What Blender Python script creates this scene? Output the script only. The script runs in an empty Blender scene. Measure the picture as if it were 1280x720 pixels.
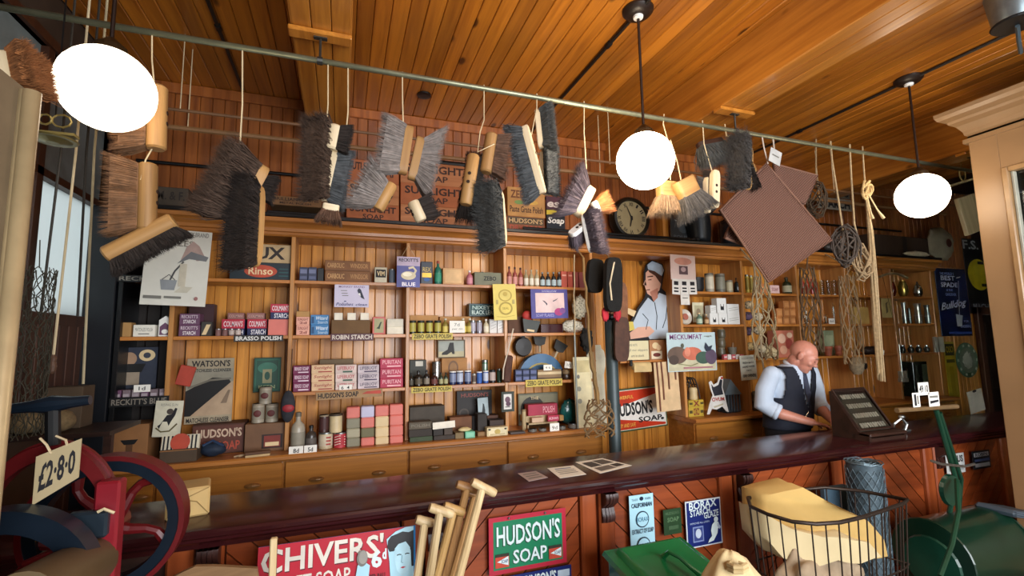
import bpy, math, random
from mathutils import Vector, Matrix, noise
random.seed(7)
scn = bpy.context.scene
C = scn.collection

# ------------------------------------------------------------------ camera
F = 593.906
R = ((.94239468, .02247811, .33374692), (-.33413059, .11032614, .93604748), (-.01578043, -.99364122, .11148139))
EYE = 1.62
cam_d = bpy.data.cameras.new('camera'); cam = bpy.data.objects.new('camera', cam_d); C.objects.link(cam)
cam_d.sensor_width = 36; cam_d.lens = 36*F/1280; cam_d.clip_start = .02
rt = Vector((R[0][0], R[1][0], R[2][0])); dn = Vector((R[0][1], R[1][1], R[2][1])); fw = Vector((R[0][2], R[1][2], R[2][2]))
cam.matrix_world = Matrix(((rt.x, -dn.x, -fw.x, 0), (rt.y, -dn.y, -fw.y, 0), (rt.z, -dn.z, -fw.z, EYE), (0, 0, 0, 1)))
scn.camera = cam

# ------------------------------------------------------------------ light
scn.view_settings.view_transform = 'Standard'; scn.view_settings.look = 'None'
scn.view_settings.gamma = 1; scn.view_settings.use_curve_mapping = False
scn.view_settings.exposure = 0.45
wd = bpy.data.worlds.new('sky'); scn.world = wd; wd.use_nodes = True
bg = wd.node_tree.nodes['Background']; bg.inputs[0].default_value = (.88, .94, 1, 1); bg.inputs[1].default_value = 1.1
scn.cycles.use_denoising = True
scn.cycles.sample_clamp_indirect = 6
LAMP = (3.0, 21.0, 8.0)
def daylight(name, loc, rot, sx, sy, power):
    l = bpy.data.lights.new(name, 'AREA'); l.shape = 'RECTANGLE'; l.size = sx; l.size_y = sy; l.energy = power; l.color = (.95, .97, 1)
    o = bpy.data.objects.new(name, l); o.location = loc; o.rotation_euler = rot; C.objects.link(o); o['kind'] = 'helper'
    return o
daylight('shop_window_daylight', (1.9, -1.95, 1.75), (math.radians(90), 0, 0), 3.4, 2.0, 215)

# ------------------------------------------------------------------ photograph geometry: pixel + plane -> point
def ray(px, py):
    d = (px-640, py-360, F)
    return Vector([sum(R[i][k]*d[k] for k in range(3)) for i in range(3)])
def at(px, py, Y):
    d = ray(px, py); t = Y/d.y; return Vector((d.x*t, Y, EYE+d.z*t))
def atz(px, py, z):
    d = ray(px, py); t = (z-EYE)/d.z; return Vector((d.x*t, d.y*t, z))
def atx(px, py, x):
    d = ray(px, py); t = x/d.x; return Vector((x, d.y*t, EYE+d.z*t))

# ------------------------------------------------------------------ materials
MATS = {}
def lin(h):
    if isinstance(h, tuple): return h
    h = h.lstrip('#'); o = []
    for i in (0, 2, 4):
        c = int(h[i:i+2], 16)/255
        o.append(c/12.92 if c <= .04045 else ((c+.055)/1.055)**2.4)
    return tuple(o)
def nodes_of(name):
    m = bpy.data.materials.new(name); m.use_nodes = True
    nt = m.node_tree; b = nt.nodes['Principled BSDF']
    return m, nt, b
def coords(nt, sc):
    tc = nt.nodes.new('ShaderNodeTexCoord'); oi = nt.nodes.new('ShaderNodeObjectInfo')
    ml = nt.nodes.new('ShaderNodeMath'); ml.operation = 'MULTIPLY'; ml.inputs[1].default_value = 37.0
    ad = nt.nodes.new('ShaderNodeVectorMath'); ad.operation = 'ADD'
    mp = nt.nodes.new('ShaderNodeMapping'); mp.inputs['Scale'].default_value = sc
    L = nt.links.new
    L(oi.outputs['Random'], ml.inputs[0]); L(tc.outputs['Object'], ad.inputs[0]); L(ml.outputs[0], ad.inputs[1]); L(ad.outputs[0], mp.inputs['Vector'])
    return mp.outputs[0], oi.outputs['Random']
def mixc(nt, fac, a, b, mode='MIX'):
    n = nt.nodes.new('ShaderNodeMix'); n.data_type = 'RGBA'; n.blend_type = mode
    for s, v in ((0, fac), (6, a), (7, b)):
        if hasattr(v, 'is_linked'): nt.links.new(v, n.inputs[s])
        else: n.inputs[s].default_value = v if s == 0 else (*v, 1)
    return n.outputs[2]
def ramp(nt, src, stops):
    r = nt.nodes.new('ShaderNodeValToRGB'); e = r.color_ramp.elements
    while len(e) < len(stops): e.new(.5)
    for k, (p, c) in enumerate(stops): e[k].position = p; e[k].color = (*c, 1)
    nt.links.new(src, r.inputs[0]); return r.outputs[0]
def ntex(nt, vec, scale, detail=3, rough=.55, dist=0):
    n = nt.nodes.new('ShaderNodeTexNoise'); n.inputs['Scale'].default_value = scale; n.inputs['Detail'].default_value = detail
    n.inputs['Roughness'].default_value = rough; n.inputs['Distortion'].default_value = dist
    nt.links.new(vec, n.inputs['Vector']); return n.outputs[0]
def bumpn(nt, b, src, s, d=.002):
    n = nt.nodes.new('ShaderNodeBump'); n.inputs['Strength'].default_value = s; n.inputs['Distance'].default_value = d
    nt.links.new(src, n.inputs['Height']); nt.links.new(n.outputs[0], b.inputs['Normal'])
def M(col, rough=.6, metal=0, var=.18, ns=9, bump=0, bs=60, coat=0, emit=0, trans=0, spec=.5, alpha=1):
    key = (col, rough, metal, var, ns, bump, bs, coat, emit, trans, spec, alpha)
    if key in MATS: return MATS[key]
    m, nt, b = nodes_of('paint_%s' % (col if isinstance(col, str) else 'x').strip('#'))
    c = lin(col)
    v, rnd = coords(nt, (1, 1, 1))
    n = ntex(nt, v, ns, 4)
    hi = tuple(min(1, x*(1+var)) for x in c); lo = tuple(x*(1-var) for x in c)
    nt.links.new(mixc(nt, ramp(nt, n, [(.3, (0, 0, 0)), (.7, (1, 1, 1))]), lo, hi), b.inputs['Base Color'])
    b.inputs['Roughness'].default_value = rough; b.inputs['Metallic'].default_value = metal
    b.inputs['Coat Weight'].default_value = coat; b.inputs['Coat Roughness'].default_value = .08
    b.inputs['Specular IOR Level'].default_value = spec
    if trans: b.inputs['Transmission Weight'].default_value = trans
    if emit:
        b.inputs['Emission Color'].default_value = (*c, 1); b.inputs['Emission Strength'].default_value = emit
    if bump: bumpn(nt, b, ntex(nt, v, bs, 3), bump)
    MATS[key] = m; return m
def W(name, dark, light, axis='Z', grain=26, rough=.45, knots=True, coat=0, tint=.28, bump=.15):
    if name in MATS: return MATS[name]
    m, nt, b = nodes_of(name); L = nt.links.new
    sc = {'X': (.045, 1, 1), 'Y': (1, .045, 1), 'Z': (1, 1, .045)}[axis]
    v, rnd = coords(nt, sc)
    g = ntex(nt, v, grain, 5, .6, .6)
    base = ramp(nt, g, [(.25, lin(dark)), (.62, lin(light))])
    mr = nt.nodes.new('ShaderNodeMapRange'); mr.inputs[3].default_value = 1-tint; mr.inputs[4].default_value = 1+tint*.7
    L(rnd, mr.inputs[0])
    cc = nt.nodes.new('ShaderNodeCombineColor')
    for k in range(3): L(mr.outputs[0], cc.inputs[k])
    base = mixc(nt, 1.0, base, cc.outputs[0], 'MULTIPLY')
    if knots:
        ks = {'X': (.5, 1, 1), 'Y': (1, .5, 1), 'Z': (1, 1, .5)}[axis]
        kv, _ = coords(nt, ks)
        vo = nt.nodes.new('ShaderNodeTexVoronoi'); vo.inputs['Scale'].default_value = 4.2; L(kv, vo.inputs['Vector'])
        kr = ramp(nt, vo.outputs['Distance'], [(.07, (1, 1, 1)), (.12, (0, 0, 0))])
        base = mixc(nt, kr, base, tuple(x*.3 for x in lin(dark)))
    L(base, b.inputs['Base Color']); b.inputs['Roughness'].default_value = rough
    b.inputs['Coat Weight'].default_value = coat; b.inputs['Coat Roughness'].default_value = .12
    if bump: bumpn(nt, b, g, bump, .001)
    MATS[name] = m; return m
def weave(name, c1, c2, s=90, rough=.95):
    if name in MATS: return MATS[name]
    m, nt, b = nodes_of(name); v, _ = coords(nt, (1, 1, 1))
    vo = nt.nodes.new('ShaderNodeTexVoronoi'); vo.inputs['Scale'].default_value = s; nt.links.new(v, vo.inputs['Vector'])
    nt.links.new(ramp(nt, vo.outputs['Distance'], [(.1, lin(c2)), (.55, lin(c1))]), b.inputs['Base Color'])
    b.inputs['Roughness'].default_value = rough; bumpn(nt, b, vo.outputs['Distance'], .9, .006)
    MATS[name] = m; return m
def matweave(name, c1, c2):
    if name in MATS: return MATS[name]
    m, nt, b = nodes_of(name); L = nt.links.new
    tc = nt.nodes.new('ShaderNodeTexCoord'); outs = []
    for a in (38, -52):
        mp = nt.nodes.new('ShaderNodeMapping'); mp.inputs['Rotation'].default_value = (0, math.radians(a), 0); L(tc.outputs['Object'], mp.inputs['Vector'])
        w = nt.nodes.new('ShaderNodeTexWave'); w.inputs['Scale'].default_value = 24; w.inputs['Distortion'].default_value = 1.5; w.inputs['Detail'].default_value = 1; L(mp.outputs[0], w.inputs['Vector']); outs.append(w.outputs['Fac'])
    mu = nt.nodes.new('ShaderNodeMath'); mu.operation = 'MULTIPLY'; L(outs[0], mu.inputs[0]); L(outs[1], mu.inputs[1])
    L(ramp(nt, mu.outputs[0], [(.05, lin(c2)), (.6, lin(c1))]), b.inputs['Base Color']); b.inputs['Roughness'].default_value = .95; bumpn(nt, b, mu.outputs[0], .8, .005)
    MATS[name] = m; return m
def glassm(name, col, rough=.05):
    if name in MATS: return MATS[name]
    m, nt, b = nodes_of(name); b.inputs['Base Color'].default_value = (*lin(col), 1)
    b.inputs['Roughness'].default_value = rough; b.inputs['Transmission Weight'].default_value = 1; b.inputs['IOR'].default_value = 1.3
    MATS[name] = m; return m

pine = W('pine_board', '#9c5c1c', '#d8923a', 'Z', 22, .38, True, .25, .2)
pine_ceil = W('pine_ceiling_board', '#8a4a14', '#be7522', 'Y', 22, .33, True, .35)
pine_beam = W('pine_beam', '#8f5018', '#c27f30', 'Y', 20, .3, True, .4, .1)
shelfwood = W('shelf_wood', '#925520', '#c47f3a', 'X', 24, .42, False, .2, .12)
shelfwood_v = W('shelf_upright_wood', '#96602c', '#c48a4c', 'Z', 24, .42, False, .2, .12)
drawerwood = W('drawer_wood', '#8a5320', '#b5762f', 'X', 24, .35, False, .35, .1)
mahog = W('counter_mahogany', '#22090c', '#3c1517', 'X', 16, .24, False, .35, .06, .03)
mahog_f = W('counter_front_boards', '#6b2c12', '#974720', 'X', 22, .33, False, .3, .22)
mahog_p = W('counter_pilaster', '#7a3517', '#9c4d26', 'Z', 22, .3, False, .3, .1)
darkwood = W('dark_wood', '#1a0f09', '#38221a', 'X', 18, .4, False)
ashwood = W('ash_handle', '#a88c5e', '#d6bf92', 'Z', 20, .5, False)
blockwood = W('brush_block', '#8a6236', '#b78c54', 'X', 20, .55, False)
blockpale = W('brush_block_pale', '#c8b189', '#e6d5b2', 'X', 20, .5, False, 0, .1)
cratewood = W('crate_wood', '#a2623a', '#c98a5c', 'X', 20, .65, True, 0, .15)
iron = M('#131415', .45, .3); blackpaint = M('#0c0d0f', .35); steel = M('#8f9290', .35, .9, .1)
zinc = M('#6f7c86', .42, .75, .15); creampaint = M('#957450', .38, 0, .07, 4)
string_m = M('#cbb994', .9); twine = M('#8d7350', .95); ropem = M('#a58f6b', .95, 0, .25, 60)
paper = M('#e6e2d4', .75, 0, .05); card = M('#efece2', .7, 0, .04); ink = M('#15141a', .7, 0, .05)
black = M('#0b0b0c', .5); white = M('#ebe9e2', .5, 0, .04)

# ------------------------------------------------------------------ mesh building
class MB:
    def __init__(s): s.v = []; s.f = []
    def add(s, vs, fs):
        o = len(s.v); s.v += [tuple(p) for p in vs]; s.f += [tuple(i+o for i in f) for f in fs]; return s
    def box(s, x0, x1, y0, y1, z0, z1, b=0):
        if b <= 0:
            return s.add([(x0,y0,z0),(x1,y0,z0),(x1,y1,z0),(x0,y1,z0),(x0,y0,z1),(x1,y0,z1),(x1,y1,z1),(x0,y1,z1)],
                         [(0,3,2,1),(4,5,6,7),(0,1,5,4),(1,2,6,5),(2,3,7,6),(3,0,4,7)])
        b = min(b, (x1-x0)*.45, (y1-y0)*.45, (z1-z0)*.45)
        c = ((x0+x1)/2, (y0+y1)/2, (z0+z1)/2); h = ((x1-x0)/2, (y1-y0)/2, (z1-z0)/2)
        vs = []; ix = {}
        for sx in (-1, 1):
            for sy in (-1, 1):
                for sz in (-1, 1):
                    for a in range(3):
                        q = [h[k]-(b if k != a else 0) for k in range(3)]
                        ix[(sx, sy, sz, a)] = len(vs)
                        vs.append((c[0]+sx*q[0], c[1]+sy*q[1], c[2]+sz*q[2]))
        fs = []
        for a in range(3):
            o = [k for k in range(3) if k != a]
            for s1 in (-1, 1):
                q = []
                for e, g in ((-1,-1),(1,-1),(1,1),(-1,1)):
                    t = [0,0,0]; t[a] = s1; t[o[0]] = e; t[o[1]] = g; q.append(ix[(*t, a)])
                if (s1 > 0) != (a != 1): q.reverse()
                fs.append(tuple(q))
        for a in range(3):
            o = [k for k in range(3) if k != a]
            for e in (-1, 1):
                for g in (-1, 1):
                    t0 = [0,0,0]; t0[a] = -1; t0[o[0]] = e; t0[o[1]] = g
                    t1 = list(t0); t1[a] = 1
                    q = (ix[(*t0, o[0])], ix[(*t1, o[0])], ix[(*t1, o[1])], ix[(*t0, o[1])])
                    fs.append(q)
        for sx in (-1, 1):
            for sy in (-1, 1):
                for sz in (-1, 1): fs.append(tuple(ix[(sx, sy, sz, a)] for a in range(3)))
        return s.add(vs, fs)
    def prism(s, poly, ax, lo, hi):
        n = len(poly); vs = []
        for t in (lo, hi):
            for a, b in poly: vs.append({'x': (t, a, b), 'y': (a, t, b), 'z': (a, b, t)}[ax])
        fs = [tuple(range(n)), tuple(range(2*n-1, n-1, -1))] + [(i, i+n, (i+1) % n+n, (i+1) % n) for i in range(n)]
        return s.add(vs, fs)
    def lathe(s, prof, c=(0, 0, 0), n=16, ax='z', cap=True):
        vs = []; fs = []
        for r, h in prof:
            for i in range(n):
                a = 2*math.pi*i/n; p = (r*math.cos(a), r*math.sin(a), h)
                if ax == 'y': p = (p[0], p[2], p[1])
                if ax == 'x': p = (p[2], p[0], p[1])
                vs.append((p[0]+c[0], p[1]+c[1], p[2]+c[2]))
        for k in range(len(prof)-1):
            for i in range(n): fs.append((k*n+i, k*n+(i+1) % n, (k+1)*n+(i+1) % n, (k+1)*n+i))
        if cap: fs += [tuple(range(n-1, -1, -1)), tuple(range((len(prof)-1)*n, len(prof)*n))]
        return s.add(vs, fs)
    def tube(s, pts, r, n=6, closed=False):
        pts = [Vector(p) for p in pts]; m = len(pts)
        if m < 2: return s
        rr = r if isinstance(r, (list, tuple)) else [r]*m
        vs = []; fs = []; u = None
        for k in range(m):
            if closed: t = pts[(k+1) % m]-pts[k-1]
            else: t = pts[min(k+1, m-1)]-pts[max(k-1, 0)]
            if t.length < 1e-9: t = Vector((0, 0, 1))
            t.normalize()
            if u is None:
                u = t.orthogonal().normalized()
            else:
                u = u-t*u.dot(t)
                u = u.normalized() if u.length > 1e-6 else t.orthogonal().normalized()
            w = t.cross(u)
            for i in range(n):
                a = 2*math.pi*i/n; vs.append(pts[k]+(u*math.cos(a)+w*math.sin(a))*rr[k])
        for k in range(m if closed else m-1):
            k2 = (k+1) % m
            for i in range(n): fs.append((k*n+i, k*n+(i+1) % n, k2*n+(i+1) % n, k2*n+i))
        if not closed: fs += [tuple(range(n-1, -1, -1)), tuple(range((m-1)*n, m*n))]
        return s.add(vs, fs)
    def ell(s, c, r, nu=16, nv=10, fn=None):
        vs = []; fs = []
        for j in range(1, nv):
            b = math.pi*j/nv
            for i in range(nu):
                a = 2*math.pi*i/nu; p = Vector((math.sin(b)*math.cos(a), math.sin(b)*math.sin(a), math.cos(b)))
                if fn: p = fn(p)
                vs.append((c[0]+p[0]*r[0], c[1]+p[1]*r[1], c[2]+p[2]*r[2]))
        for q in ((0, 0, 1), (0, 0, -1)):
            p = Vector(q)
            if fn: p = fn(p)
            vs.append((c[0]+p[0]*r[0], c[1]+p[1]*r[1], c[2]+p[2]*r[2]))
        for j in range(nv-2):
            for i in range(nu): fs.append((j*nu+i, (j+1)*nu+i, (j+1)*nu+(i+1) % nu, j*nu+(i+1) % nu))
        T = len(vs)-2
        for i in range(nu):
            fs.append((T, i, (i+1) % nu)); fs.append((T+1, (nv-2)*nu+(i+1) % nu, (nv-2)*nu+i))
        return s.add(vs, fs)
    def mesh(s, name, smooth=False):
        me = bpy.data.meshes.new(name); me.from_pydata(s.v, [], s.f)
        if smooth: me.polygons.foreach_set('use_smooth', [True]*len(me.polygons))
        me.update(); return me
    def build(s, name, mat, parent=None, loc=None, rot=None, smooth=False):
        return link(name, s.mesh(name, smooth), mat, parent, loc, rot)
def link(name, me, mat, parent=None, loc=None, rot=None):
    if mat and not me.materials: me.materials.append(mat)
    o = bpy.data.objects.new(name, me); C.objects.link(o)
    if parent: o.parent = parent
    if loc is not None: o.location = loc
    if rot is not None: o.rotation_euler = rot
    return o
def tag(o, label=None, cat=None, group=None, kind=None):
    if label: o['label'] = label
    if cat: o['category'] = cat
    if group: o['group'] = group
    if kind: o['kind'] = kind
    return o
def empty(name, loc=(0, 0, 0), rot=(0, 0, 0), label=None, cat=None, group=None):
    o = bpy.data.objects.new(name, None); o.location = loc; o.rotation_euler = rot; o.empty_display_size = .05; C.objects.link(o)
    return tag(o, label, cat, group)
def struct(o): o['kind'] = 'structure'; return o
def smooth_by_angle(o, deg=35):
    o.data.polygons.foreach_set('use_smooth', [True]*len(o.data.polygons))
    try: o.data.set_sharp_from_angle(angle=math.radians(deg))
    except Exception: pass
    return o

# ------------------------------------------------------------------ flat print: lettering and shapes on a face (local x right, z up, facing -y)
TXT = {}
def text_mesh(s, bold, shear):
    k = (s, bold, shear)
    if k not in TXT:
        cu = bpy.data.curves.new('lettering', 'FONT'); cu.body = s; cu.resolution_u = 2; cu.offset = bold; cu.shear = shear; cu.align_x = 'LEFT'
        ob = bpy.data.objects.new('lettering', cu); me = bpy.data.meshes.new_from_object(ob)
        vs = [tuple(v.co) for v in me.vertices]; fs = [tuple(p.vertices) for p in me.polygons]
        bpy.data.objects.remove(ob); bpy.data.curves.remove(cu); bpy.data.meshes.remove(me)
        x0 = min(v[0] for v in vs); x1 = max(v[0] for v in vs); y0 = min(v[1] for v in vs); y1 = max(v[1] for v in vs)
        TXT[k] = ([((v[0]-x0)/(x1-x0), (v[1]-y0)/(y1-y0)) for v in vs], fs)
    return TXT[k]
def prints(parent, w, h, items, y=0.0, cyl=0):
    """items in unit coordinates of a w x h face whose lower left corner is (-w/2, 0)"""
    lay = 0
    for it in items:
        lay += 1; yy = y-.0007*lay; k = it[0]
        def pt(u, v): return ((u-.5)*w, yy, v*h)
        mb = MB()
        if k == 'r':
            _, u0, v0, u1, v1, m = it; mb.add([pt(u0, v0), pt(u1, v0), pt(u1, v1), pt(u0, v1)], [(0, 1, 2, 3)]); nm = 'printed_band'
        elif k == 't':
            _, u0, v0, u1, v1, s, m = it[:7]; bold = it[7] if len(it) > 7 else .012; sh = it[8] if len(it) > 8 else 0; slope = it[9] if len(it) > 9 else 0
            vs, fs = text_mesh(s, bold, sh); mb.add([pt(u0+(u1-u0)*a, v0+(v1-v0)*b+slope*a) for a, b in vs], fs); nm = 'lettering'
        elif k == 'e':
            _, u, v, ru, rv, m = it; mb.add([pt(u+ru*math.cos(a*math.pi/12), v+rv*math.sin(a*math.pi/12)) for a in range(24)], [tuple(range(24))]); nm = 'printed_disc'
        elif k == 'p':
            _, ps, m = it; mb.add([pt(*q) for q in ps], [tuple(range(len(ps)))]); nm = 'printed_shape'
        elif k == 'l':
            _, ps, wd_, m = it; nm = 'printed_line'
            q = [Vector((( a-.5)*w, b*h)) for a, b in ps]; vs = []; fs = []
            for i, c in enumerate(q):
                t = q[min(i+1, len(q)-1)]-q[max(i-1, 0)]
                t = t.normalized() if t.length > 0 else Vector((1, 0)); nn = Vector((-t.y, t.x))*wd_*h/2
                vs += [(c.x+nn.x, yy, c.y+nn.y), (c.x-nn.x, yy, c.y-nn.y)]
            for i in range(len(q)-1): fs.append((2*i, 2*i+1, 2*i+3, 2*i+2))
            mb.add(vs, fs)
        mb.build(nm, m, parent)
def panel(name, label, cat, px, Y, mat, items=(), thick=.004, roll=0, tilt=0, yaw=0, group=None, frame=None, fw_=.01):
    """a flat sheet, card, sign or plate: px=(x0,y0,x1,y1) as seen at depth Y"""
    x0, y0, x1, y1 = px; xm = (x0+x1)/2; ym = (y0+y1)/2
    a = at(x0, ym, Y); b = at(x1, ym, Y); t = at(xm, y0, Y); d = at(xm, y1, Y)
    w = b.x-a.x; h = t.z-d.z
    o = MB().box(-w/2, w/2, 0, thick, 0, h, thick*.2).build(name, mat, None, ((a.x+b.x)/2, Y, d.z), (math.radians(tilt), math.radians(roll), math.radians(yaw)))
    tag(o, label, cat, group)
    if frame:
        f = fw_
        MB().box(-w/2-f*.2, -w/2+f, -.008, thick, -f*.2, h+f*.2).box(w/2-f, w/2+f*.2, -.008, thick, -f*.2, h+f*.2).box(-w/2+f, w/2-f, -.008, thick, -f*.2, f).box(-w/2+f, w/2-f, -.008, thick, h-f, h+f*.2).build('frame', frame, o)
    if items: prints(o, w, h, items)
    return o
def box_item(name, label, cat, px, z0, Y, depth, mat, items=(), group=None, bev=.0025, yaw=0):
    """a box standing on height z0, front face at depth Y; px=(x0, x1, ytop)"""
    x0, x1, yt = px; t = at((x0+x1)/2, yt, Y); ym = yt+6
    a = at(x0, ym, Y); b = at(x1, ym, Y); w = b.x-a.x-.002; h = max(.012, t.z-z0)
    o = MB().box(-w/2, w/2, 0, depth, 0, h, bev).build(name, mat, None, ((a.x+b.x)/2, Y, z0), (0, 0, math.radians(yaw)))
    tag(o, label, cat, group)
    if items: prints(o, w, h, items, -.0004)
    o['top'] = z0+h
    return o
def top(o): return o['top']
ORD = ['first', 'second', 'third', 'fourth', 'fifth', 'sixth', 'seventh', 'eighth', 'ninth', 'tenth', 'eleventh', 'twelfth']
def round_item(name, label, cat, px, z0, Y, prof, mat, parts=(), group=None, n=16):
    """a turned thing: px=(x0, x1, ytop); prof in units of (half width, height); parts=(name, profile, material)"""
    x0, x1, yt = px; xm = (x0+x1)/2; t = at(xm, yt, Y); a = at(x0, yt+6, Y); b = at(x1, yt+6, Y)
    d0 = ray(x0, yt+6); d1 = ray(x1, yt+6); v0 = Vector((d0.x, d0.y)).normalized(); v1 = Vector((d1.x, d1.y)).normalized(); vm = (v0+v1).normalized()
    half = math.acos(min(1, v0.dot(v1)))/2; r = Y/vm.y*math.sin(half); r = (Y+r)/vm.y*math.sin(half); h = max(.01, t.z-z0); Yc = Y+r; xc = vm.x/vm.y*Yc
    o = MB().lathe([(p*r, q*h) for p, q in prof], n=n).build(name, mat, None, (xc, Yc, z0))
    smooth_by_angle(o, 40); tag(o, label, cat, group)
    for nm, pr, m in parts:
        smooth_by_angle(MB().lathe([(p*r, q*h) for p, q in pr], n=n).build(nm, m, o), 40)
    o['top'] = z0+h; o['rad'] = r; o['h'] = h
    return o
TIN = [(.9, 0), (1, .02), (1, .96), (.93, 1)]
BOTTLE = [(.9, 0), (1, .03), (1, .58), (.85, .68), (.36, .78), (.34, .98)]
def tin(label, cat, px, z0, Y, mat, lab=None, group=None, lid=None, name='tin'):
    ps = []
    if lab: ps.append(('label', [(1.02, .18), (1.02, .82)], lab))
    ps.append(('lid', [(1.03, .9), (1.03, .99), (.9, 1.0)], lid or steel))
    return round_item(name, label, cat, px, z0, Y, TIN, mat, ps, group, 14)
def bottle(label, cat, px, z0, Y, mat, lab=None, cap=None, group=None, name='bottle'):
    ps = []
    if lab: ps.append(('label', [(1.03, .12), (1.03, .5)], lab))
    ps.append(('cap', [(.42, .9), (.42, 1.0), (.3, 1.02)], cap or ink))
    return round_item(name, label, cat, px, z0, Y, BOTTLE, mat, ps, group, 12)
# ================================================================== the room
CZ = 3.42; WY = 3.68; XL = -1.42; XR = 8.2; FY = -1.9
def slab(name, x0, x1, y0, y1, z0, z1, m): return struct(MB().box(x0, x1, y0, y1, z0, z1).build(name, m))
floor = slab('floor', XL-.1, XR+.1, FY-.2, WY+.2, -.06, -.004, darkwood)
fb = MB().box(-.07, .07, 0, WY-FY, -.004, .012, .002).mesh('floor_board')
fwood = W('floor_board', '#2b1b10', '#4a321f', 'Y', 18, .55, True)
x = XL+.08
while x < XR-.05: link('floor_board', fb, fwood, floor, (x, FY, -.002)); x += .143
ceiling = slab('ceiling', XL-.1, XR+.1, FY-.2, WY+.2, CZ+.014, CZ+.1, darkwood)
cb = MB().box(-.044, .044, FY+.02, WY, 0, .02, .004).mesh('ceiling_board')
x = XL+.05
while x < 6.6:
    link('ceiling_board', cb, pine_ceil, ceiling, (x, 0, CZ-random.uniform(0, .0015))); x += .0905
wall_back = slab('wall_back', XL-.1, XR+.1, WY+.015, WY+.12, 0, CZ+.1, darkwood)
wb = MB().box(-.036, .036, 0, .02, 0, 2.44, .004).mesh('wall_board'); wb2 = MB().box(-.036, .036, 0, .02, 2.442, CZ, .004).mesh('wall_board_upper')
pine_up = W('old_pine_board', '#6d3514', '#a05c28', 'Z', 22, .4, True, .2, .2)
bay_shade = M('#1c1410', .5); wbd = MB().box(-.036, .036, 0, .02, 0, 2.44, .004).mesh('wall_board_shaded')  # boards behind the end bay: its shade is put into this dark colour
x = XL+.04
while x < 7.6:
    yo = WY-random.uniform(0, .002); link('wall_board', wb if x > -.98 else wbd, pine if x > -.98 else bay_shade, wall_back, (x, yo, 0)); link('wall_board', wb2, pine_up, wall_back, (x, yo, 0)); x += .0745
wl_m = M('#3a2c20', .7)
# left wall with its window opening (Y 2.75..3.6, Z 1.82..3.05)
wy0, wy1, wz0, wz1 = 2.30, 3.56, 1.80, 3.12
wall_left = struct(MB().box(XL-.12, XL, FY-.1, wy0, 0, CZ).box(XL-.12, XL, wy1, WY+.1, 0, CZ).box(XL-.12, XL, wy0, wy1, 0, wz0).box(XL-.12, XL, wy0, wy1, wz1, CZ).build('wall_left', wl_m))
pb = MB().box(0, .016, -.045, .045, .05, wz0-.03, .004).mesh('wall_panel_board')
dk = W('dado_board', '#2a150b', '#4a2814', 'Z', 20, .5, False)
y = .1
while y < 3.6: link('wall_panel_board', pb, dk, wall_left, (XL, y, 0)); y += .094
win = struct(MB().box(XL-.07, XL+.02, wy0-.05, wy0, wz0-.05, wz1+.05).box(XL-.07, XL+.02, wy1, wy1+.06, wz0-.05, wz1+.05).box(XL-.07, XL+.02, wy0, wy1, wz0-.06, wz0).box(XL-.07, XL+.02, wy0, wy1, wz1, wz1+.05).build('window_1', dk))
frost = bpy.data.materials.new('frosted_glass'); frost.use_nodes = True
_nt = frost.node_tree; _b = _nt.nodes['Principled BSDF']; _tr = _nt.nodes.new('ShaderNodeBsdfTranslucent'); _mx = _nt.nodes.new('ShaderNodeMixShader')
_tr.inputs[0].default_value = (.82, .86, .84, 1); _b.inputs['Base Color'].default_value = (.7, .74, .74, 1); _b.inputs['Roughness'].default_value = .3
_mx.inputs[0].default_value = .75; _nt.links.new(_b.outputs[0], _mx.inputs[1]); _nt.links.new(_tr.outputs[0], _mx.inputs[2]); _nt.links.new(_mx.outputs[0], _nt.nodes['Material Output'].inputs[0])
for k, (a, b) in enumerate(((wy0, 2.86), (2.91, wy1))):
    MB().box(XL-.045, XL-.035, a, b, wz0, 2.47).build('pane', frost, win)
    MB().box(XL-.045, XL-.025, a, b, 2.51, wz1).build('shaded_pane', M('#6d7675', .6), win)  # upper panes, opaque; the grey puts their shade into the colour
MB().box(XL-.06, XL+.01, 2.86, 2.91, wz0, wz1).build('mullion', dk, win)
MB().box(XL-.06, XL+.01, wy0, wy1, 2.47, 2.51).build('glazing_bar', dk, win)
wall_right = slab('wall_right', XR, XR+.1, FY-.1, WY+.1, 0, CZ, wl_m)
# shop front behind the viewer, open to the street through its windows
sf = struct(MB().box(XL-.1, XR+.1, FY-.1, FY, 0, .7).box(XL-.1, XR+.1, FY-.1, FY, 2.85, CZ).box(XL-.1, .1, FY-.1, FY, .7, 2.85).box(3.7, XR+.1, FY-.1, FY, .7, 2.85).box(1.15, 1.25, FY-.1, FY, .7, 2.85).build('wall_front', wl_m))
# ceiling beams: boxed in three boards below and one each side
BZ = 3.09
def beam(nm, x0, x1):
    r = struct(MB().box(x0+.02, x1-.02, FY, WY, BZ+.02, CZ).build(nm, darkwood))
    w = (x1-x0)/3
    for k in range(3): MB().box(x0+k*w+.0015, x0+(k+1)*w-.0015, FY, WY, BZ, BZ+.02, .003).build('beam_board', pine_beam, r)
    for xx in (x0-.004, x1-.016): MB().box(xx, xx+.02, FY, WY, BZ+.002, CZ, .003).build('beam_board', pine_beam, r)
    return r
beam('trim_1', -.255, .006); beam('trim_2', 2.245, 2.49); beam('trim_3', 4.72, 4.98)
crown = struct(MB().box(XL, 6.6, WY-.022, WY-.002, CZ-.075, CZ-.002, .004).build('trim_4', pine_up))
struct(MB().box(XL+.002, -1.268, 3.40, WY-.004, 0, 2.46, .004).build('trim_8', M('#10141a', .4)))

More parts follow.
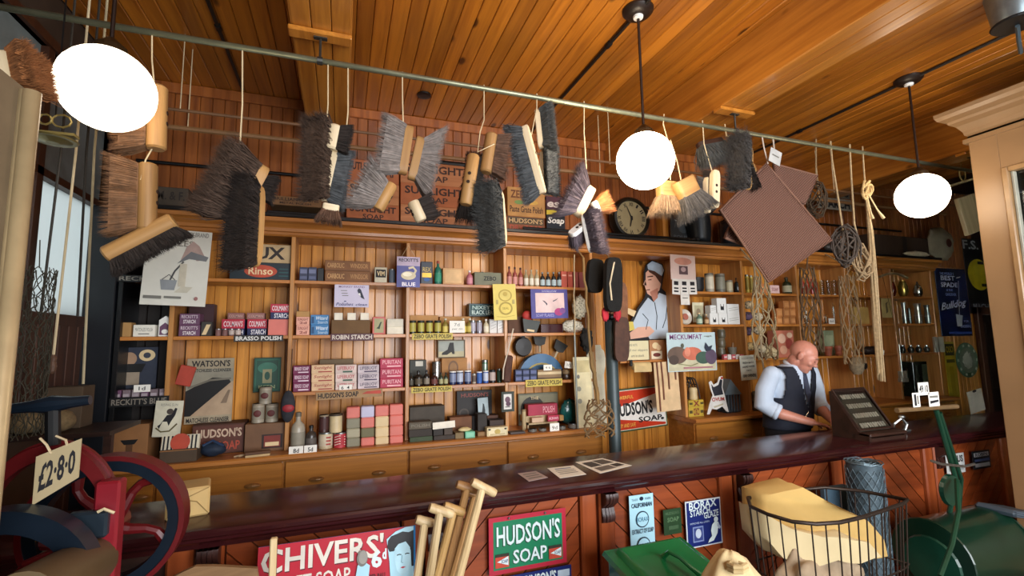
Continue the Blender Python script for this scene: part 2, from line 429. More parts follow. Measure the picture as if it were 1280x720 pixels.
# ------------------------------------------------------------------ wall shelving
YS = 3.42; LZ = .931
def shelving(name, label, xs, levels, ends):
    r = empty(name, (xs[0], YS, 0), (0, 0, 0), label, 'shelving')
    X0 = xs[0]; P = lambda mb, nm, m: mb.build(nm, m, r, (-X0, -YS, 0))
    for x in xs:
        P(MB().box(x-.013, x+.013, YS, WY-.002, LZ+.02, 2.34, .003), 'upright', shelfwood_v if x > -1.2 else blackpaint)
    for i, lv in enumerate(levels):
        for z in lv: P(MB().box(xs[i]+.013, xs[i+1]-.013, YS+.004, WY-.002, z-.022, z, .002), 'shelf', shelfwood)
    P(MB().prism([(WY, LZ+.02), (3.30, LZ+.02), (3.288, LZ+.012), (3.288, LZ-.006), (3.30, LZ-.015), (WY, LZ-.015)], 'x', xs[0]-.02, xs[-1]+.02), 'ledge', shelfwood)
    P(MB().box(xs[0], xs[-1], 3.345, WY-.002, 0, LZ-.015), 'carcass', drawerwood)
    return r, P
ZL1, ZL2, ZL3 = 2.045, 1.682, 1.313
ZR1, ZR2, ZR3 = 2.038, 1.742, 1.425
xl = [-1.25, -.985, -.322, .432, 1.166, 1.914]; xr = [2.79, 3.50, 4.19, 4.87, 5.56, 6.23]
SL, PL = shelving('wall_shelving', 'honey pine shop shelving packed with soap and starch boxes', xl, [(ZL1, ZL2, ZL3), (ZL1, ZL2), (ZL1, ZL2, ZL3), (ZL1, ZL2, ZL3), (ZL1, ZL2, ZL3)], 1)
SR, PR = shelving('wall_shelving', 'pine shop shelving behind the shopkeeper holding glassware and yarn', xr, [(ZR1, ZR2, ZR3), (ZR1, ZR2, ZR3), (ZR1, ZR2, ZR3), (ZR1, ZR2, ZR3), (ZR1, ZR2, ZR3)], 1)
LT = LZ+.02   # top of the ledge
def drawers(P, edges, hs):
    for a, b in zip(edges[:-1], edges[1:]):
        for z0, z1 in ((.665, .902), (.41, .65)):
            d = P(MB().box(a+.008, b-.008, 3.322, 3.35, z0, z1, .004), 'drawer', drawerwood)
            n = 2
            for k in range(n):
                hx = a+(b-a)*(.25+.5*k)
                prof = [(.0, -.0), (.042, .0), (.046, .012), (.04, .026), (.022, .034)]
                MB().ell((hx, 3.316, (z0+z1)/2), (.045, .022, .016), 12, 8, lambda p: Vector((p.x, -abs(p.y) if p.z > -.3 else p.y*.6, p.z))).build('cup_handle', M('#b5824a', .35, .1), d)
drawers(PL, [-1.25, -.985, -.322, .432, 1.13, 1.914], 1)
drawers(PR, [2.79, 3.50, 4.19, 4.87, 5.56, 6.23], 1)
# cornice along both runs
cor = struct(MB().prism([(WY, 2.335), (3.415, 2.335), (3.405, 2.345), (3.405, 2.36), (3.39, 2.365), (3.385, 2.385), (3.36, 2.41), (3.335, 2.42), (3.335, 2.445), (WY, 2.445)], 'x', -1.27, 6.30).build('trim_5', shelfwood))
struct(MB().box(-1.27, 6.30, 3.33, WY, 2.447, 2.472, .003).build('trim_6', blackpaint))
CT = 2.474

# ------------------------------------------------------------------ counter
KZ = .93
counter = empty('shop_counter', (-1.3, 2.2, 0), (0, 0, 0), 'long dark polished mahogany shop counter with chevron boarded front', 'counter')
K = lambda mb, nm, m: mb.build(nm, m, counter, (1.3, -2.2, 0))
kx0, kx1 = -1.39, 6.4
smooth_by_angle(K(MB().prism([(2.64, KZ), (2.185, KZ), (2.174, KZ-.004), (2.168, KZ-.014), (2.17, KZ-.028), (2.178, KZ-.036), (2.18, KZ-.046), (2.19, KZ-.05), (2.205, KZ-.062), (2.215, KZ-.082), (2.64, KZ-.082)], 'x', kx0, kx1), 'countertop', mahog), 30)
K(MB().box(kx0, kx1, 2.285, 2.60, .0, KZ-.082), 'carcass', darkwood)
brx = [1.30+.883*k for k in range(-2, 6)]
def diag_boards(x0, x1, z0, z1, sgn):
    wv = .082; Hh = z1-z0
    import itertools
    t = x0-Hh if sgn > 0 else x0
    def clip(poly, a, b, c):
        out = []
        for i in range(len(poly)):
            p, q = poly[i], poly[(i+1) % len(poly)]
            dp = a*p[0]+b*p[1]-c; dq = a*q[0]+b*q[1]-c
            if dp >= 0: out.append(p)
            if dp*dq < 0: s_ = dp/(dp-dq); out.append((p[0]+(q[0]-p[0])*s_, p[1]+(q[1]-p[1])*s_))
        return out
    k = x0-Hh-.1
    while k < x1+Hh+.1:
        g = .004
        if sgn > 0: poly = [(k+g, z0), (k+wv*1.414-g, z0), (k+wv*1.414-g+Hh, z1), (k+g+Hh, z1)]
        else: poly = [(k+g, z0), (k+wv*1.414-g, z0), (k+wv*1.414-g-Hh, z1), (k+g-Hh, z1)]
        poly = clip(clip(poly, 1, 0, x0), -1, 0, -x1)
        if len(poly) >= 3 and max(p[0] for p in poly)-min(p[0] for p in poly) > .01:
            K(MB().prism(poly, 'y', 2.268, 2.286), 'front_board', mahog_f)
        k += wv*1.414
for k, bx in enumerate(brx):
    # pilaster of two chamfered stiles with the carved bracket between
    for dx in (-.105, .0):
        K(MB().prism([(bx+dx-.045, 2.285), (bx+dx-.045, 2.252), (bx+dx-.036, 2.243), (bx+dx+.036, 2.243), (bx+dx+.045, 2.252), (bx+dx+.045, 2.285)], 'z', .02, KZ-.083), 'pilaster', mahog_p)
    MBb = MB()
    zt = KZ-.084
    prof = [(2.285, zt), (2.186, zt), (2.180, zt-.02), (2.188, zt-.045), (2.212, zt-.062), (2.232, zt-.08), (2.226, zt-.1), (2.218, zt-.125), (2.224, zt-.148), (2.243, zt-.155), (2.25, zt-.165), (2.285, zt-.17)]
    for j in range(4):
        a = bx-.034+j*.0175
        MBb.prism([(p+(.004 if j in (0, 3) else 0), q) for p, q in prof], 'x', a, a+.0145)
    MBb.prism([(p+.006, q) for p, q in prof[:-1]]+[(2.285, zt-.17)], 'x', bx-.036, bx+.036)
    smooth_by_angle(K(MBb, 'carved_bracket', M('#3a211c', .35, 0, .3, 30, .3, 40)), 40)
    if k+1 < len(brx): diag_boards(bx+.05, brx[k+1]-.155, .12, KZ-.084, -1 if k % 2 == 0 else 1)
K(MB().box(kx0, kx1, 2.24, 2.285, 0, .12, .006), 'plinth', mahog_p)

# ------------------------------------------------------------------ pendant globe lamps
LY = 2.044
def opal_glass(strength):
    m = bpy.data.materials.new('lit_opal_glass'); m.use_nodes = True; b = m.node_tree.nodes['Principled BSDF']
    b.inputs['Base Color'].default_value = (.9, .88, .82, 1); b.inputs['Emission Color'].default_value = (1, .82, .60, 1); b.inputs['Emission Strength'].default_value = strength
    return m
for (X, Zg, lb), pw in zip(((-.832, 2.56, 'lit white globe pendant lamp hanging above the red mangle'), (1.488, 2.557, 'lit white globe pendant lamp hanging in front of the wall clock'), (3.725, 2.568, 'lit white globe pendant lamp nearest the cream window surround')), LAMP):
    r = empty('globe_lamp', (X, LY, CZ), (0, 0, 0), lb, 'lamp', 'globe pendant lamps')
    smooth_by_angle(MB().lathe([(.085, -.002), (.085, -.012), (.07, -.03), (.045, -.04), (.03, -.041)], n=24).build('ceiling_rose', M('#1d110b', .4), r))
    MB().lathe([(.028, -.041), (.026, -.052), (.012, -.056)], n=16).build('rose_cap', white, r)
    MB().lathe([(.0075, -.05), (.0075, Zg+.15-CZ)], n=8).build('rod', M('#2a1a12', .4, .4), r)
    MB().lathe([(.012, Zg+.20-CZ), (.05, Zg+.165-CZ), (.055, Zg+.135-CZ)], n=16).build('gallery', M('#3a2a18', .35, .6), r)
    MB().ell((0, 0, Zg-CZ), (.15, .15, .15), 28, 18).build('globe', opal_glass(pw), r, smooth=True)
def conduit(label, pts):
    o = MB().tube(pts, .011, 8).build('ceiling_conduit', M('#17120e', .5)); tag(o, label, 'conduit')
    for p in pts[1:-1]: MB().lathe([(.017, -.02), (.017, .02)], p, 8, 'y').build('pipe_clip', iron, o)
    return o
for X, lb in ((1.488, 'black conduit pipe running back from the lamp by the clock'), (3.725, 'black conduit pipe along ceiling over the lamp by the cream surround'), (-.70, 'black conduit pipe on the shadowed ceiling above the brown brushes')):
    conduit(lb, [(X, FY+.1, CZ-.014), (X, 1.4, CZ-.014), (X, 2.9, CZ-.014), (X, WY-.08, CZ-.014)] if X != 1.488 else [(X, FY+.1, CZ-.014), (X, 1.2, CZ-.014), (X, 2.35, CZ-.014), (X, WY-.08, CZ-.014)])
tag(MB().lathe([(.05, 0), (.05, -.012), (.03, -.014)], (.52, 3.3, CZ-.002), 16).build('ceiling_vent', blackpaint), 'small round black vent in the pine ceiling', 'vent')

# ------------------------------------------------------------------ rail for the hanging brushes
RY, RZ = 2.285, 2.95
rail = MB().tube([(XL, RY, RZ), (1, RY, RZ), (5.4, RY, RZ)], .014, 10).build('hanging_rail', M('#8d9077', .4, .7), smooth=True)
tag(rail, 'long grey metal pipe rail hung below the ceiling with brushes', 'rail')
for X in (-.13, 2.37, 4.85):
    MB().box(X-.14, X+.14, RY-.035, RY+.035, BZ-.024, BZ-.001, .004).build('hanger_block', pine_beam, rail)
    MB().box(X-.03, X+.03, RY-.012, RY+.012, BZ-.03, BZ-.024).tube([(X, RY, BZ-.03), (X, RY, RZ+.01)], .006, 6).lathe([(.019, -.012), (.019, .012)], (X, RY, RZ), 10, 'x').build('hanger_rod', M('#4a4a46', .4, .7), rail)
# wooden drying poles nearer the wall
for k, (yy, zz, m, lb) in enumerate(((3.2, 2.91, M('#7a5632', .6), 'pale wooden drying pole hung high in front of wall, lower of two'), (3.05, 2.955, M('#6d4a2c', .6), 'slim wooden drying pole hung high in front of wall, upper of two'))):
    p = MB().tube([(-1.3, yy, zz), (2, yy, zz+.015), (6.2, yy, zz+.02)], .016 if k == 0 else .010, 8).build('drying_pole', m); tag(p, lb, 'pole')
    for X in (-.9, 1.9, 4.3): MB().tube([(X, yy, zz), (X, yy+.002, CZ)], .003, 5).build('cord', string_m, p)
gp = MB().tube([(-1.3, WY-.03, 2.84), (6.2, WY-.03, 2.84)], .012, 8).build('wall_pipe', iron); tag(gp, 'thin black pipe along the boarded wall above the cornice', 'pipe')

# ------------------------------------------------------------------ cream painted window partition
PX_, PY_ = 4.13, 1.95
part_ = struct(MB().box(PX_, PX_+.12, PY_-.155, PY_, 0, 2.98, .004).box(PX_, PX_+.12, FY, PY_-.155, 2.72, 2.98).box(PX_, PX_+.12, FY, PY_-.155, 0, .8).build('window_2', creampaint))
MB().box(PX_+.05, PX_+.056, FY, PY_-.155, .8, 2.72).build('pane', glassm('window_glass', '#dfe8e4', .02), part_)
for (a, b, c, d) in ((PY_-.19, PY_-.155, .8, 2.72), (FY, PY_-.19, 2.685, 2.72)):
    MB().box(PX_-.014, PX_+.05, a, b, c, d, .006).build('glazing_bead', M('#9c7a52', .35), part_)
MB().box(PX_+.015, PX_+.05, PY_-.207, PY_-.191, .8, 2.685, .003).build('glazing_putty', M('#a9a898', .4), part_)
MB().prism([(PX_-.02, PY_+.02), (PX_+.12, PY_+.02), (PX_+.12, FY), (PX_-.02, FY)], 'z', 2.955, 2.985).build('astragal', creampaint, part_)
cp = [(0, 0), (.0, .02), (.02, .03), (.03, .055), (.07, .09), (.12, .105), (.13, .12), (.19, .13), (.21, .15), (.215, .175), (0, .175)]
ring = []
mbc = MB(); n = len(cp); vs = []
for q in range(3):
    for d, h in cp:
        if q == 0: vs.append((PX_-d, FY, 2.985+h))
        elif q == 1: vs.append((PX_-d, PY_+d*.35, 2.985+h))
        else: vs.append((PX_+.3, PY_+d*.35, 2.985+h))
fs = []
for q in range(2):
    for i in range(n): fs.append((q*n+i, (q+1)*n+i, (q+1)*n+(i+1) % n, q*n+(i+1) % n))
mbc.add(vs, fs).build('cornice', creampaint, part_)
# ================================================================== goods on the left shelving
YF = 3.455
red = M('#b02a33', .6, 0, .08); crim = M('#8f1f3a', .6, 0, .08); navy = M('#1b2350', .55, 0, .1); blue = M('#2f5d9c', .55, 0, .08); purple = M('#6a4560', .6, 0, .1)
salmon = M('#d9776a', .55, 0, .08); sage = M('#86826c', .6, 0, .08); cream = M('#dfc596', .6, 0, .06); lav = M('#c3c0d8', .55, 0, .05); pinkc = M('#e2a792', .6, 0, .06)
yellow = M('#d6c05a', .6, 0, .07); kraft = M('#8f6238', .75, 0, .12); tan = M('#b58a52', .7, 0, .1); dkgrey = M('#3a3733', .7, 0, .12); dgreen = M('#1f4a3a', .5, 0, .1); mint = M('#6fc09a', .6, 0, .05)
maroon = M('#4a1420', .5, 0, .1); teal = M('#1e4f52', .5, 0, .15); silver = M('#a7a9a6', .3, .85, .1); gold = M('#b28a3a', .35, .7, .1); olive = M('#6f6a4c', .65, 0, .1)
orange = M('#c8693c', .6, 0, .08); ltblue = M('#8fb4cf', .6, 0, .06); pale_pink = M('#e9cfc9', .7, 0, .04); grey = M('#77756d', .7, 0, .1); brown = M('#5a3a22', .7, 0, .15); amber_gl = M('#4a2a14', .15, 0, .1)
bluewhite = M('#c5cfdb', .55, 0, .05); rose = M('#c24a68', .6, 0, .06); inkblue = M('#27346e', .6, 0, .05)
def strip(name, label, px, Y, mat, txt, tm, items=()):
    return panel(name, label, 'shelf sign', px, Y, mat, [('t', .04, .2, .96, .84, txt, tm, .02)]+list(items), .006)
# --- narrow end bay
box_item('carton', 'small plain brown carton beside a cream box in end bay', 'box', (149, 164, 403), ZL2, YF, .07, tan)
box_item('carton', 'low cream carton with faint printed lines in the end bay', 'box', (166, 194, 406), ZL2, YF, .08, paper, [('t', .1, .45, .9, .75, 'MATCHLESS POLISH', grey, 0), ('r', .25, .2, .75, .28, grey)])
o = box_item('peaked_carton', 'white gable topped carton with purple picture in the end bay', 'carton', (198, 215, 400), ZL2, YF, .06, white, [('p', [(.1, .1), (.9, .1), (.9, .6), (.5, .85), (.1, .6)], purple), ('e', .5, .3, .25, .14, white)])
h = top(o)-ZL2; w = .07; MB().prism([(-.032, h), (.032, h), (.0, h+.025)], 'y', 0, .06).build('gable_top', white, o)
strip('shelf_sign', 'white lettered sign on the top shelf edge of the end bay', (146, 344, 214, 353), YS-.002, blackpaint, "RECKITT'S", M('#8a857a', .6))
strip('shelf_sign', 'dark lettered shelf sign under small packets in the end bay', (136, 496, 211, 508), YS-.002, black, "RECKITT'S BLUE", M('#7d766b', .6))
panel('show_card', 'dark show card with two pale figures in the end bay', 'show card', (149, 434, 196, 486), 3.56, M('#2b3140', .6), [('e', .25, .72, .2, .16, M('#a58468')), ('e', .72, .8, .22, .14, cream), ('e', .72, .8, .1, .07, M('#3a3f4c')), ('r', .1, .1, .55, .4, M('#9a8a76')), ('p', [(.1, .4), (.6, .4), (.7, .6), (.2, .6)], black)], .01)
panel('price_card', 'small white price card above the dark lettered shelf sign', 'price card', (167, 481, 188, 490), 3.44, card, [('t', .3, .25, .7, .75, '1d', ink)], .002)
for k in range(6):
    box_item('blue_packet', ORD[k]+' small mauve packet from left above the dark lettered shelf sign', 'packet', (141+k*11.5, 151+k*11.5, 488-k*.4), ZL3, 3.455, .05, [purple, M('#7b6a70'), M('#8a7a80')][k % 3], [('r', .1, .3, .9, .6, M('#a79aa0'))], 'mauve packets in the end bay')
box_item('wrapped_parcel', 'brown cardboard box with dark slot low in end bay', 'box', (136, 186, 531), LT, 3.40, .2, kraft, [('p', [(.3, .62), (.75, .62), (.66, .5), (.4, .5)], black), ('r', .45, .2, .62, .5, M('#5c3a1c'))])
# --- big hanging poster with the washerwoman
panel('poster', 'large white poster of a kneeling washerwoman with bucket hung at shelf end', 'poster', (177, 287, 259, 382), 3.32, M('#dcd9cc', .6, 0, .05), [
    ('t', .45, .92, .95, .98, 'MONKEY BRAND', grey, .01), ('t', .35, .78, .72, .86, 'SIZES', M('#8a8478'), .02), ('p', [(.55, .6), (.62, .78), (.72, .86), (.82, .8), (.95, .62), (.8, .6), (.7, .66)], M('#b3988e')), ('p', [(.5, .55), (.68, .62), (.95, .6), (.98, .66), (.7, .72), (.6, .64)], M('#77787a')),
    ('l', [(.6, .58), (.48, .45), (.42, .33)], .02, M('#4a4a4a')), ('p', [(.3, .2), (.5, .2), (.53, .33), (.27, .33)], M('#8d9194')), ('l', [(.3, .33), (.4, .4), (.5, .33)], .01, M('#4a4a4a')), ('r', .55, .25, .66, .55, M('#cfc6b0')), ('p', [(.5, .17), (.7, .17), (.78, .25), (.6, .25)], M('#c9c2ae')), ('r', .05, .08, .32, .12, grey), ('r', .36, .09, .62, .12, grey), ('e', .85, .1, .03, .025, M('#9a6a66'))], .003, 2.2)
# --- second bay: Lux, Rinso, Colman's
o = box_item('soap_powder_box', 'navy soap powder box with red oval on top shelf', 'box', (287, 364, 328), ZL1, YF, .16, M('#1e2c33', .6, 0, .1), [('e', .5, .5, .27, .36, M('#b5492f')), ('t', .3, .3, .7, .72, 'Rinso', M('#e5c79a'), .02), ('r', .8, .62, .96, .68, teal), ('r', .8, .42, .96, .48, teal), ('r', .8, .22, .96, .28, teal)])
box_item('soap_flakes_box', 'cream soap flakes box standing on a navy box', 'box', (290, 364, 305), top(o), YF, .15, M('#b79d74', .65), [('t', .22, .18, .9, .85, 'LUX', M('#2a211c'), .03)])
for k, (a, b, yt, z) in enumerate(((223, 250, 406, 0), (224, 250, 392, 1))):
    o = box_item('starch_packet', ['mauve starch packet, lower of the pair beside the upright', 'mauve starch packet, upper of the pair beside the upright'][k], 'packet', (a, b, yt), ZL2 if not z else zt, YF, .09, purple, [('t', .1, .58, .9, .88, "RECKITT'S", M('#d9c7cf'), .01), ('t', .2, .12, .8, .45, 'STARCH', M('#e9dfe0'), .02)], 'mauve starch packets')
    zt = top(o)
box_item('carton', 'tall dark maroon carton standing behind the mauve starch packets', 'box', (236, 268, 380), ZL2, 3.58, .08, M('#3c1f24'))
box_item('carton', 'small black carton with cream diagonal picture by mauve packets', 'box', (251, 265, 402), ZL2, YF, .05, dkgrey, [('p', [(.1, .1), (.5, .1), (.9, .8), (.5, .8)], cream)])
for k in range(4): tin(ORD[k]+' small squat tin from left before the starch boxes', 'tin', (269+k*8.3, 276.5+k*8.3, 411), ZL2, YF-.01, M('#7a5550'), M('#b9a9a0') if k > 1 else None, 'small squat tins before the starch')
colred = M('#b8263c', .55, 0, .06)
def colman(px, z, lab, Y=YF): return box_item('starch_box', lab, 'box', px, z, Y, .1, navy, [('r', 0, .45, 1, 1, colred), ('t', .08, .55, .92, .9, "COLMAN'S", M('#f0dcdc'), .015), ('t', .2, .08, .95, .38, 'STARCH', M('#e9e6ea'), .02)])
o1 = colman((277, 306, 399), ZL2, 'red and navy starch box, first of the pair behind squat tins', YF+.06); o2 = colman((309, 334, 399), ZL2, 'red and navy starch box, second of the pair behind squat tins', YF+.05)
for a, b, oo, l in ((284, 305, o1, 'pinkish brown carton on first red starch box'), (308, 331, o2, 'pinkish brown carton on second red starch box')): box_item('carton', l, 'box', (a, b, 391), top(oo), YF+.07, .06, M('#9a6a62'), [('t', .1, .3, .9, .7, 'COLMAN', M('#c9a39a'))])
o = box_item('starch_box', 'plain salmon carton under a red and navy starch box', 'box', (335, 363, 399), ZL2, YF, .1, salmon)
colman((338, 363, 380), top(o), 'red and navy starch box topmost beside the upright')
strip('shelf_sign', 'shelf edge polish sign in white letters on dark ground', (292, 419, 354, 427), YS-.002, dkgrey, 'BRASSO POLISH', white)
panel('enamel_sign', 'tall cleanser show card with rows of marching figures by wall', 'show card', (232, 448, 291, 529), 3.60, M('#a5977c', .6), [('r', .0, .12, 1, .84, M('#8f8a78')), ('p', [(.0, .12), (.12, .12), (.95, .62), (.9, .68), (.55, .7), (0, .5)], black), ('p', [(.12, .12), (1, .12), (1, .64), (.95, .62)], M('#b0977a')), ('l', [(.05, .55), (.5, .66), (.95, .68)], .03, M('#6f6a5c')), ('t', .1, .87, .92, .97, "WATSON'S", ink, .02), ('t', .08, .79, .95, .84, 'MATCHLESS CLEANSER', ink, .01), ('t', .05, .02, .95, .09, 'MATCHLESS CLEANSER', ink, .015), ('p', [(.75, .3), (.88, .3), (.95, .5), (.9, .5)], M('#7e6a55'))], .008)
panel('paper_packet', 'tilted red paper packet leaning by the marching figures card', 'packet', (218, 457, 238, 482), 3.52, M('#a8402f', .7), [], .02, 14)
panel('framed_sign', 'small dark green framed sign hung on the boards', 'sign', (317, 447, 351, 490), 3.62, dgreen, [('r', .06, .05, .94, .95, M('#2f6650')), ('r', .1, .08, .9, .92, dgreen), ('e', .5, .7, .36, .16, M('#3f7560')), ('r', .33, .26, .67, .66, M('#8f8a66')), ('e', .5, .47, .1, .12, dgreen), ('t', .2, .1, .8, .2, 'KEEN', M('#9aa57a'))], .008)
panel('picture_card', 'white card with a black rocking horse drawing pinned at upright', 'card', (191, 501, 226, 546), 3.38, M('#cfcab2', .7), [('t', .2, .85, .8, .92, 'RISING SUN', grey, .0), ('p', [(.15, .3), (.25, .35), (.45, .6), (.6, .62), (.72, .8), (.8, .78), (.75, .6), (.62, .42), (.55, .3), (.48, .42), (.32, .42), (.22, .22)], ink), ('l', [(.1, .25), (.3, .14), (.6, .16), (.85, .36)], .04, M('#5c5230')), ('e', .55, .7, .12, .08, M('#4a4038'))], .003, 3)
o = box_item('striped_box', 'black and white striped box with a red oval on ledge', 'box', (199, 246, 562), LT, 3.34, .13, M('#4a3a2a', .7), [('r', 0, .9, 1, .98, kraft)])
w = o.dimensions.x; hh = at(222, 543, 3.36).z-top(o)
lid = MB().box(-w/2-.003, w/2+.003, .02, .05, 0, hh, .002).build('open_lid', M('#cfc6ae', .6), o, (0, 0, top(o)-LT), (math.radians(-12), 0, 0))
for k in range(9): MB().box(-w/2+.006+k*w/9.2, -w/2+.006+k*w/9.2+w/22, .0185, .0197, .004, hh-.004).build('stripe', ink, lid)
MB().lathe([(.001, 0), (w*.27, 0.0005)], (0, .0165, hh*.5), 20, 'y', True).build('printed_oval', M('#b5452f', .6), lid)
box_item('soap_crate', 'dark wooden dry soap box behind the striped box', 'crate', (240, 306, 530), LT, 3.50, .15, M('#4a2a1c', .7), [('r', .02, .05, .98, .95, M('#5a2f22')), ('t', .08, .55, .95, .85, "HUDSON'S", M('#c3a88f'), .03), ('t', .1, .12, .92, .42, 'DRY SOAP', M('#a8442f'), .02)])
box_item('show_case_box', 'plain brown box with small framed red label on ledge', 'box', (306, 362, 529), LT, 3.46, .17, M('#6b4a2f', .6), [('r', .38, .1, .85, .6, M('#2d1a12')), ('r', .43, .15, .8, .55, M('#7a2c22')), ('r', .46, .18, .77, .32, cream)])
zb = LT+(at(334, 529, 3.46).z-LT)
o = None
for k, (a, b, yt, l) in enumerate(((315, 331, 505, 'cream tin with dark oval, first of two on plain brown box'), (332, 348, 505, 'cream tin with dark oval, second of two on plain brown box'), (324, 340, 484, 'cream tin with dark oval standing on two other tins'))):
    z = zb if k < 2 else zt
    t = tin(l, 'tin', (a, b, yt), z, 3.48, M('#a59a86', .45), M('#8f8674'), None, M('#8a7d6a'))
    MB().ell((0, -t['rad']*1.0, t['h']*.5), (t['rad']*.6, t['rad']*.12, t['h']*.18), 12, 8).build('printed_oval', M('#5a2420'), t)
    zt = top(t)
bl = MB().ell((0, 0, 0), (.07, .05, .04), 20, 12, lambda p: p*(1+.18*noise.noise(p*3))).build('cloth_bag', M('#15263a', .7), None, Vector(at(266, 567, 3.44))+Vector((0, 0, 0)), smooth=True); bl.location.z = LT+.042; tag(bl, 'small crumpled navy cloth bag before the dry soap box', 'bag')
MB().tube([(-.05, -.03, .03), (0, -.02, .055), (.06, -.02, .02)], .008, 6).build('fold', M('#1d3350'), bl)
s_ = MB()
p0 = at(292, 574, 3.34)
for dx, rr in ((0, .2), (.025, -.15)): s_.tube([(dx, 0, .006), (dx+.06, .02, .012), (dx+.12+rr*.05, .04, .012)], .005, 5)
tag(s_.build('wooden_tongs', M('#a08a6a'), None, (p0.x, p0.y, LT)), 'pale wooden tongs lying on the ledge before brown box', 'tongs')
p0 = at(322, 571, 3.33); o = MB().box(-.07, .07, -.015, .015, .0, .018, .004).build('scrubbing_brush', brown, None, (p0.x, p0.y, LT+.012), (0, 0, .15)); MB().box(-.066, .066, -.013, .013, -.012, 0).build('bristles', M('#b59a6a'), o); tag(o, 'small brown nail brush lying on the ledge', 'brush')
# hanging dark slipper
q = at(360, 508, 3.36); o = MB().ell((0, 0, 0), (.042, .02, .1), 16, 12).build('hanging_pad', M('#24252b', .8, 0, .4, 30), None, q, smooth=True); tag(o, 'dark mottled oval pad with red band hung from an upright', 'pad')
MB().ell((.002, -.008, -.01), (.036, .018, .03), 14, 8).build('red_band', M('#a02c34'), o, smooth=True); MB().tube([(0, 0, .09), (.01, .01, .2), (.012, .02, .36)], .004, 5).build('cord', brown, o)
# --- third bay
for k in range(2): box_item('blue_box', ['dark blue box beside the upright on top shelf, first of pair', 'dark blue box on top shelf, second of pair'][k], 'box', (374+k*11, 385+k*11, 334), ZL1, YF, .07, M('#3a4058', .6), [('r', .1, .55, .9, .85, M('#6d7390')), ('r', .1, .15, .9, .35, M('#59607e'))], 'dark blue boxes')
box_item('carton', 'plain black carton beside two dark blue boxes', 'box', (396.5, 405, 335), ZL1, YF+.02, .07, black)
zt = ZL1
for k in range(2):
    o = box_item('wooden_soap_box', ['long brown printed wooden box, lower of two on top shelf', 'long brown printed wooden box, upper of two on top shelf'][k], 'box', (406, 463, 339 if k == 0 else 326), zt, YF, .12, M('#7d5433', .7), [('t', .05, .3, .42, .75, 'CARBOLIC', M('#c79a63'), .01), ('t', .55, .3, .95, .75, 'WINDSOR', M('#b98a55'), .01), ('r', .02, .05, .98, .1, M('#5a381f'))]); zt = top(o)
box_item('tin_box', 'square tin printed black and cream between long boxes and blue card', 'tin', (468, 484, 334), ZL1, YF, .07, M('#b6ab8e', .4), [('r', .1, .35, .9, .85, ink), ('t', .2, .45, .8, .75, 'VIM', cream, .02)])
tin('narrow grey tin beside the hanging blue advert card', 'tin', (486, 494, 336), ZL1, YF, M('#5f6b78', .4))
o = panel('advert_card', 'hanging card of a white swan over a blue lettered ground', 'card', (496, 321, 525, 359), 3.395, M('#b9a9bd', .6), [('r', 0, .0, 1, .7, M('#5a5c96')), ('t', .08, .84, .92, .95, "RECKITT'S", ink, .02), ('e', .5, .38, .32, .14, M('#d6c9a8')), ('l', [(.72, .4), (.82, .55), (.7, .66), (.5, .62)], .07, M('#d6c9a8')), ('e', .45, .42, .2, .07, M('#efe6cc')), ('t', .22, .03, .8, .16, 'BLUE', M('#ebe3e8'), .03)], .003)
w_ = o.dimensions.x; hq = o.dimensions.z
MB().tube([(-w_*.3, 0, hq), (0, .01, hq+.085)], .0012, 4).tube([(w_*.3, 0, hq), (0, .01, hq+.085)], .0012, 4).build('hanging_string', string_m, o)
panel('postcard', 'pale lilac postcard with a penguin sketch hung under top shelf', 'card', (418, 356, 461, 384), 3.41, M('#c9c2d6', .6, 0, .04), [('t', .12, .86, .88, .96, 'MONKEY BRAND', M('#8a6f96'), .01), ('r', .18, .72, .36, .75, grey), ('r', .2, .6, .38, .63, grey), ('r', .22, .5, .4, .53, grey), ('p', [(.66, .75), (.7, .85), (.76, .8), (.84, .5), (.88, .35), (.78, .42), (.7, .6)], M('#2a2c3e')), ('p', [(.68, .6), (.74, .64), (.76, .48)], white), ('t', .05, .06, .55, .2, 'Polishes', inkblue, .0, .3), ('t', .62, .06, .95, .18, 'clean', inkblue, .0, .3), ('r', .28, .24, .34, .28, inkblue)], .002)
zt = ZL2
for k, (yt, l) in enumerate(((406.5, 'small pink lettered carton, bottom of a stack of three'), (396, 'small pink lettered carton, middle of a stack of three'), (389, 'plain buff carton on two pink lettered cartons'))):
    o = box_item('carton', l, 'box', (370, 387, yt), zt, YF, .08, pinkc if k < 2 else tan, [('t', .1, .55, .9, .85, 'SUNLIGHT', M('#8a3a34'), .01), ('t', .25, .15, .8, .42, '2d', M('#8a3a34'), .02)] if k < 2 else []); zt = top(o)
zt = ZL2
for k in range(2):
    o = box_item('starch_packet', ['bright blue packet, lower of the two in third bay', 'bright blue packet, upper of the two in third bay'][k], 'packet', (388, 411, 406 if k == 0 else 393.5), zt, YF, .09, M('#3f7db0', .55), [('t', .3, .5, .95, .85, 'Wizard', M('#dce6ec'), .01, .2), ('t', .4, .12, .95, .4, 'Starch', M('#c7dbe6'), .0), ('r', .06, .15, .2, .8, M('#234f7c'))]); zt = top(o)
o = box_item('display_box', 'low brown open display box holding three white packets', 'box', (414, 463, 400), ZL2, YF, .11, M('#6f512f', .75))
for k in range(3): box_item('white_packet', ORD[k]+' white packet from left poking out of brown display box', 'packet', (417.5+k*16.4, 428.5+k*16.4, 391), top(o)-.0, YF+.03, .04, M('#e6dcc8', .6), group='white packets in brown display box')
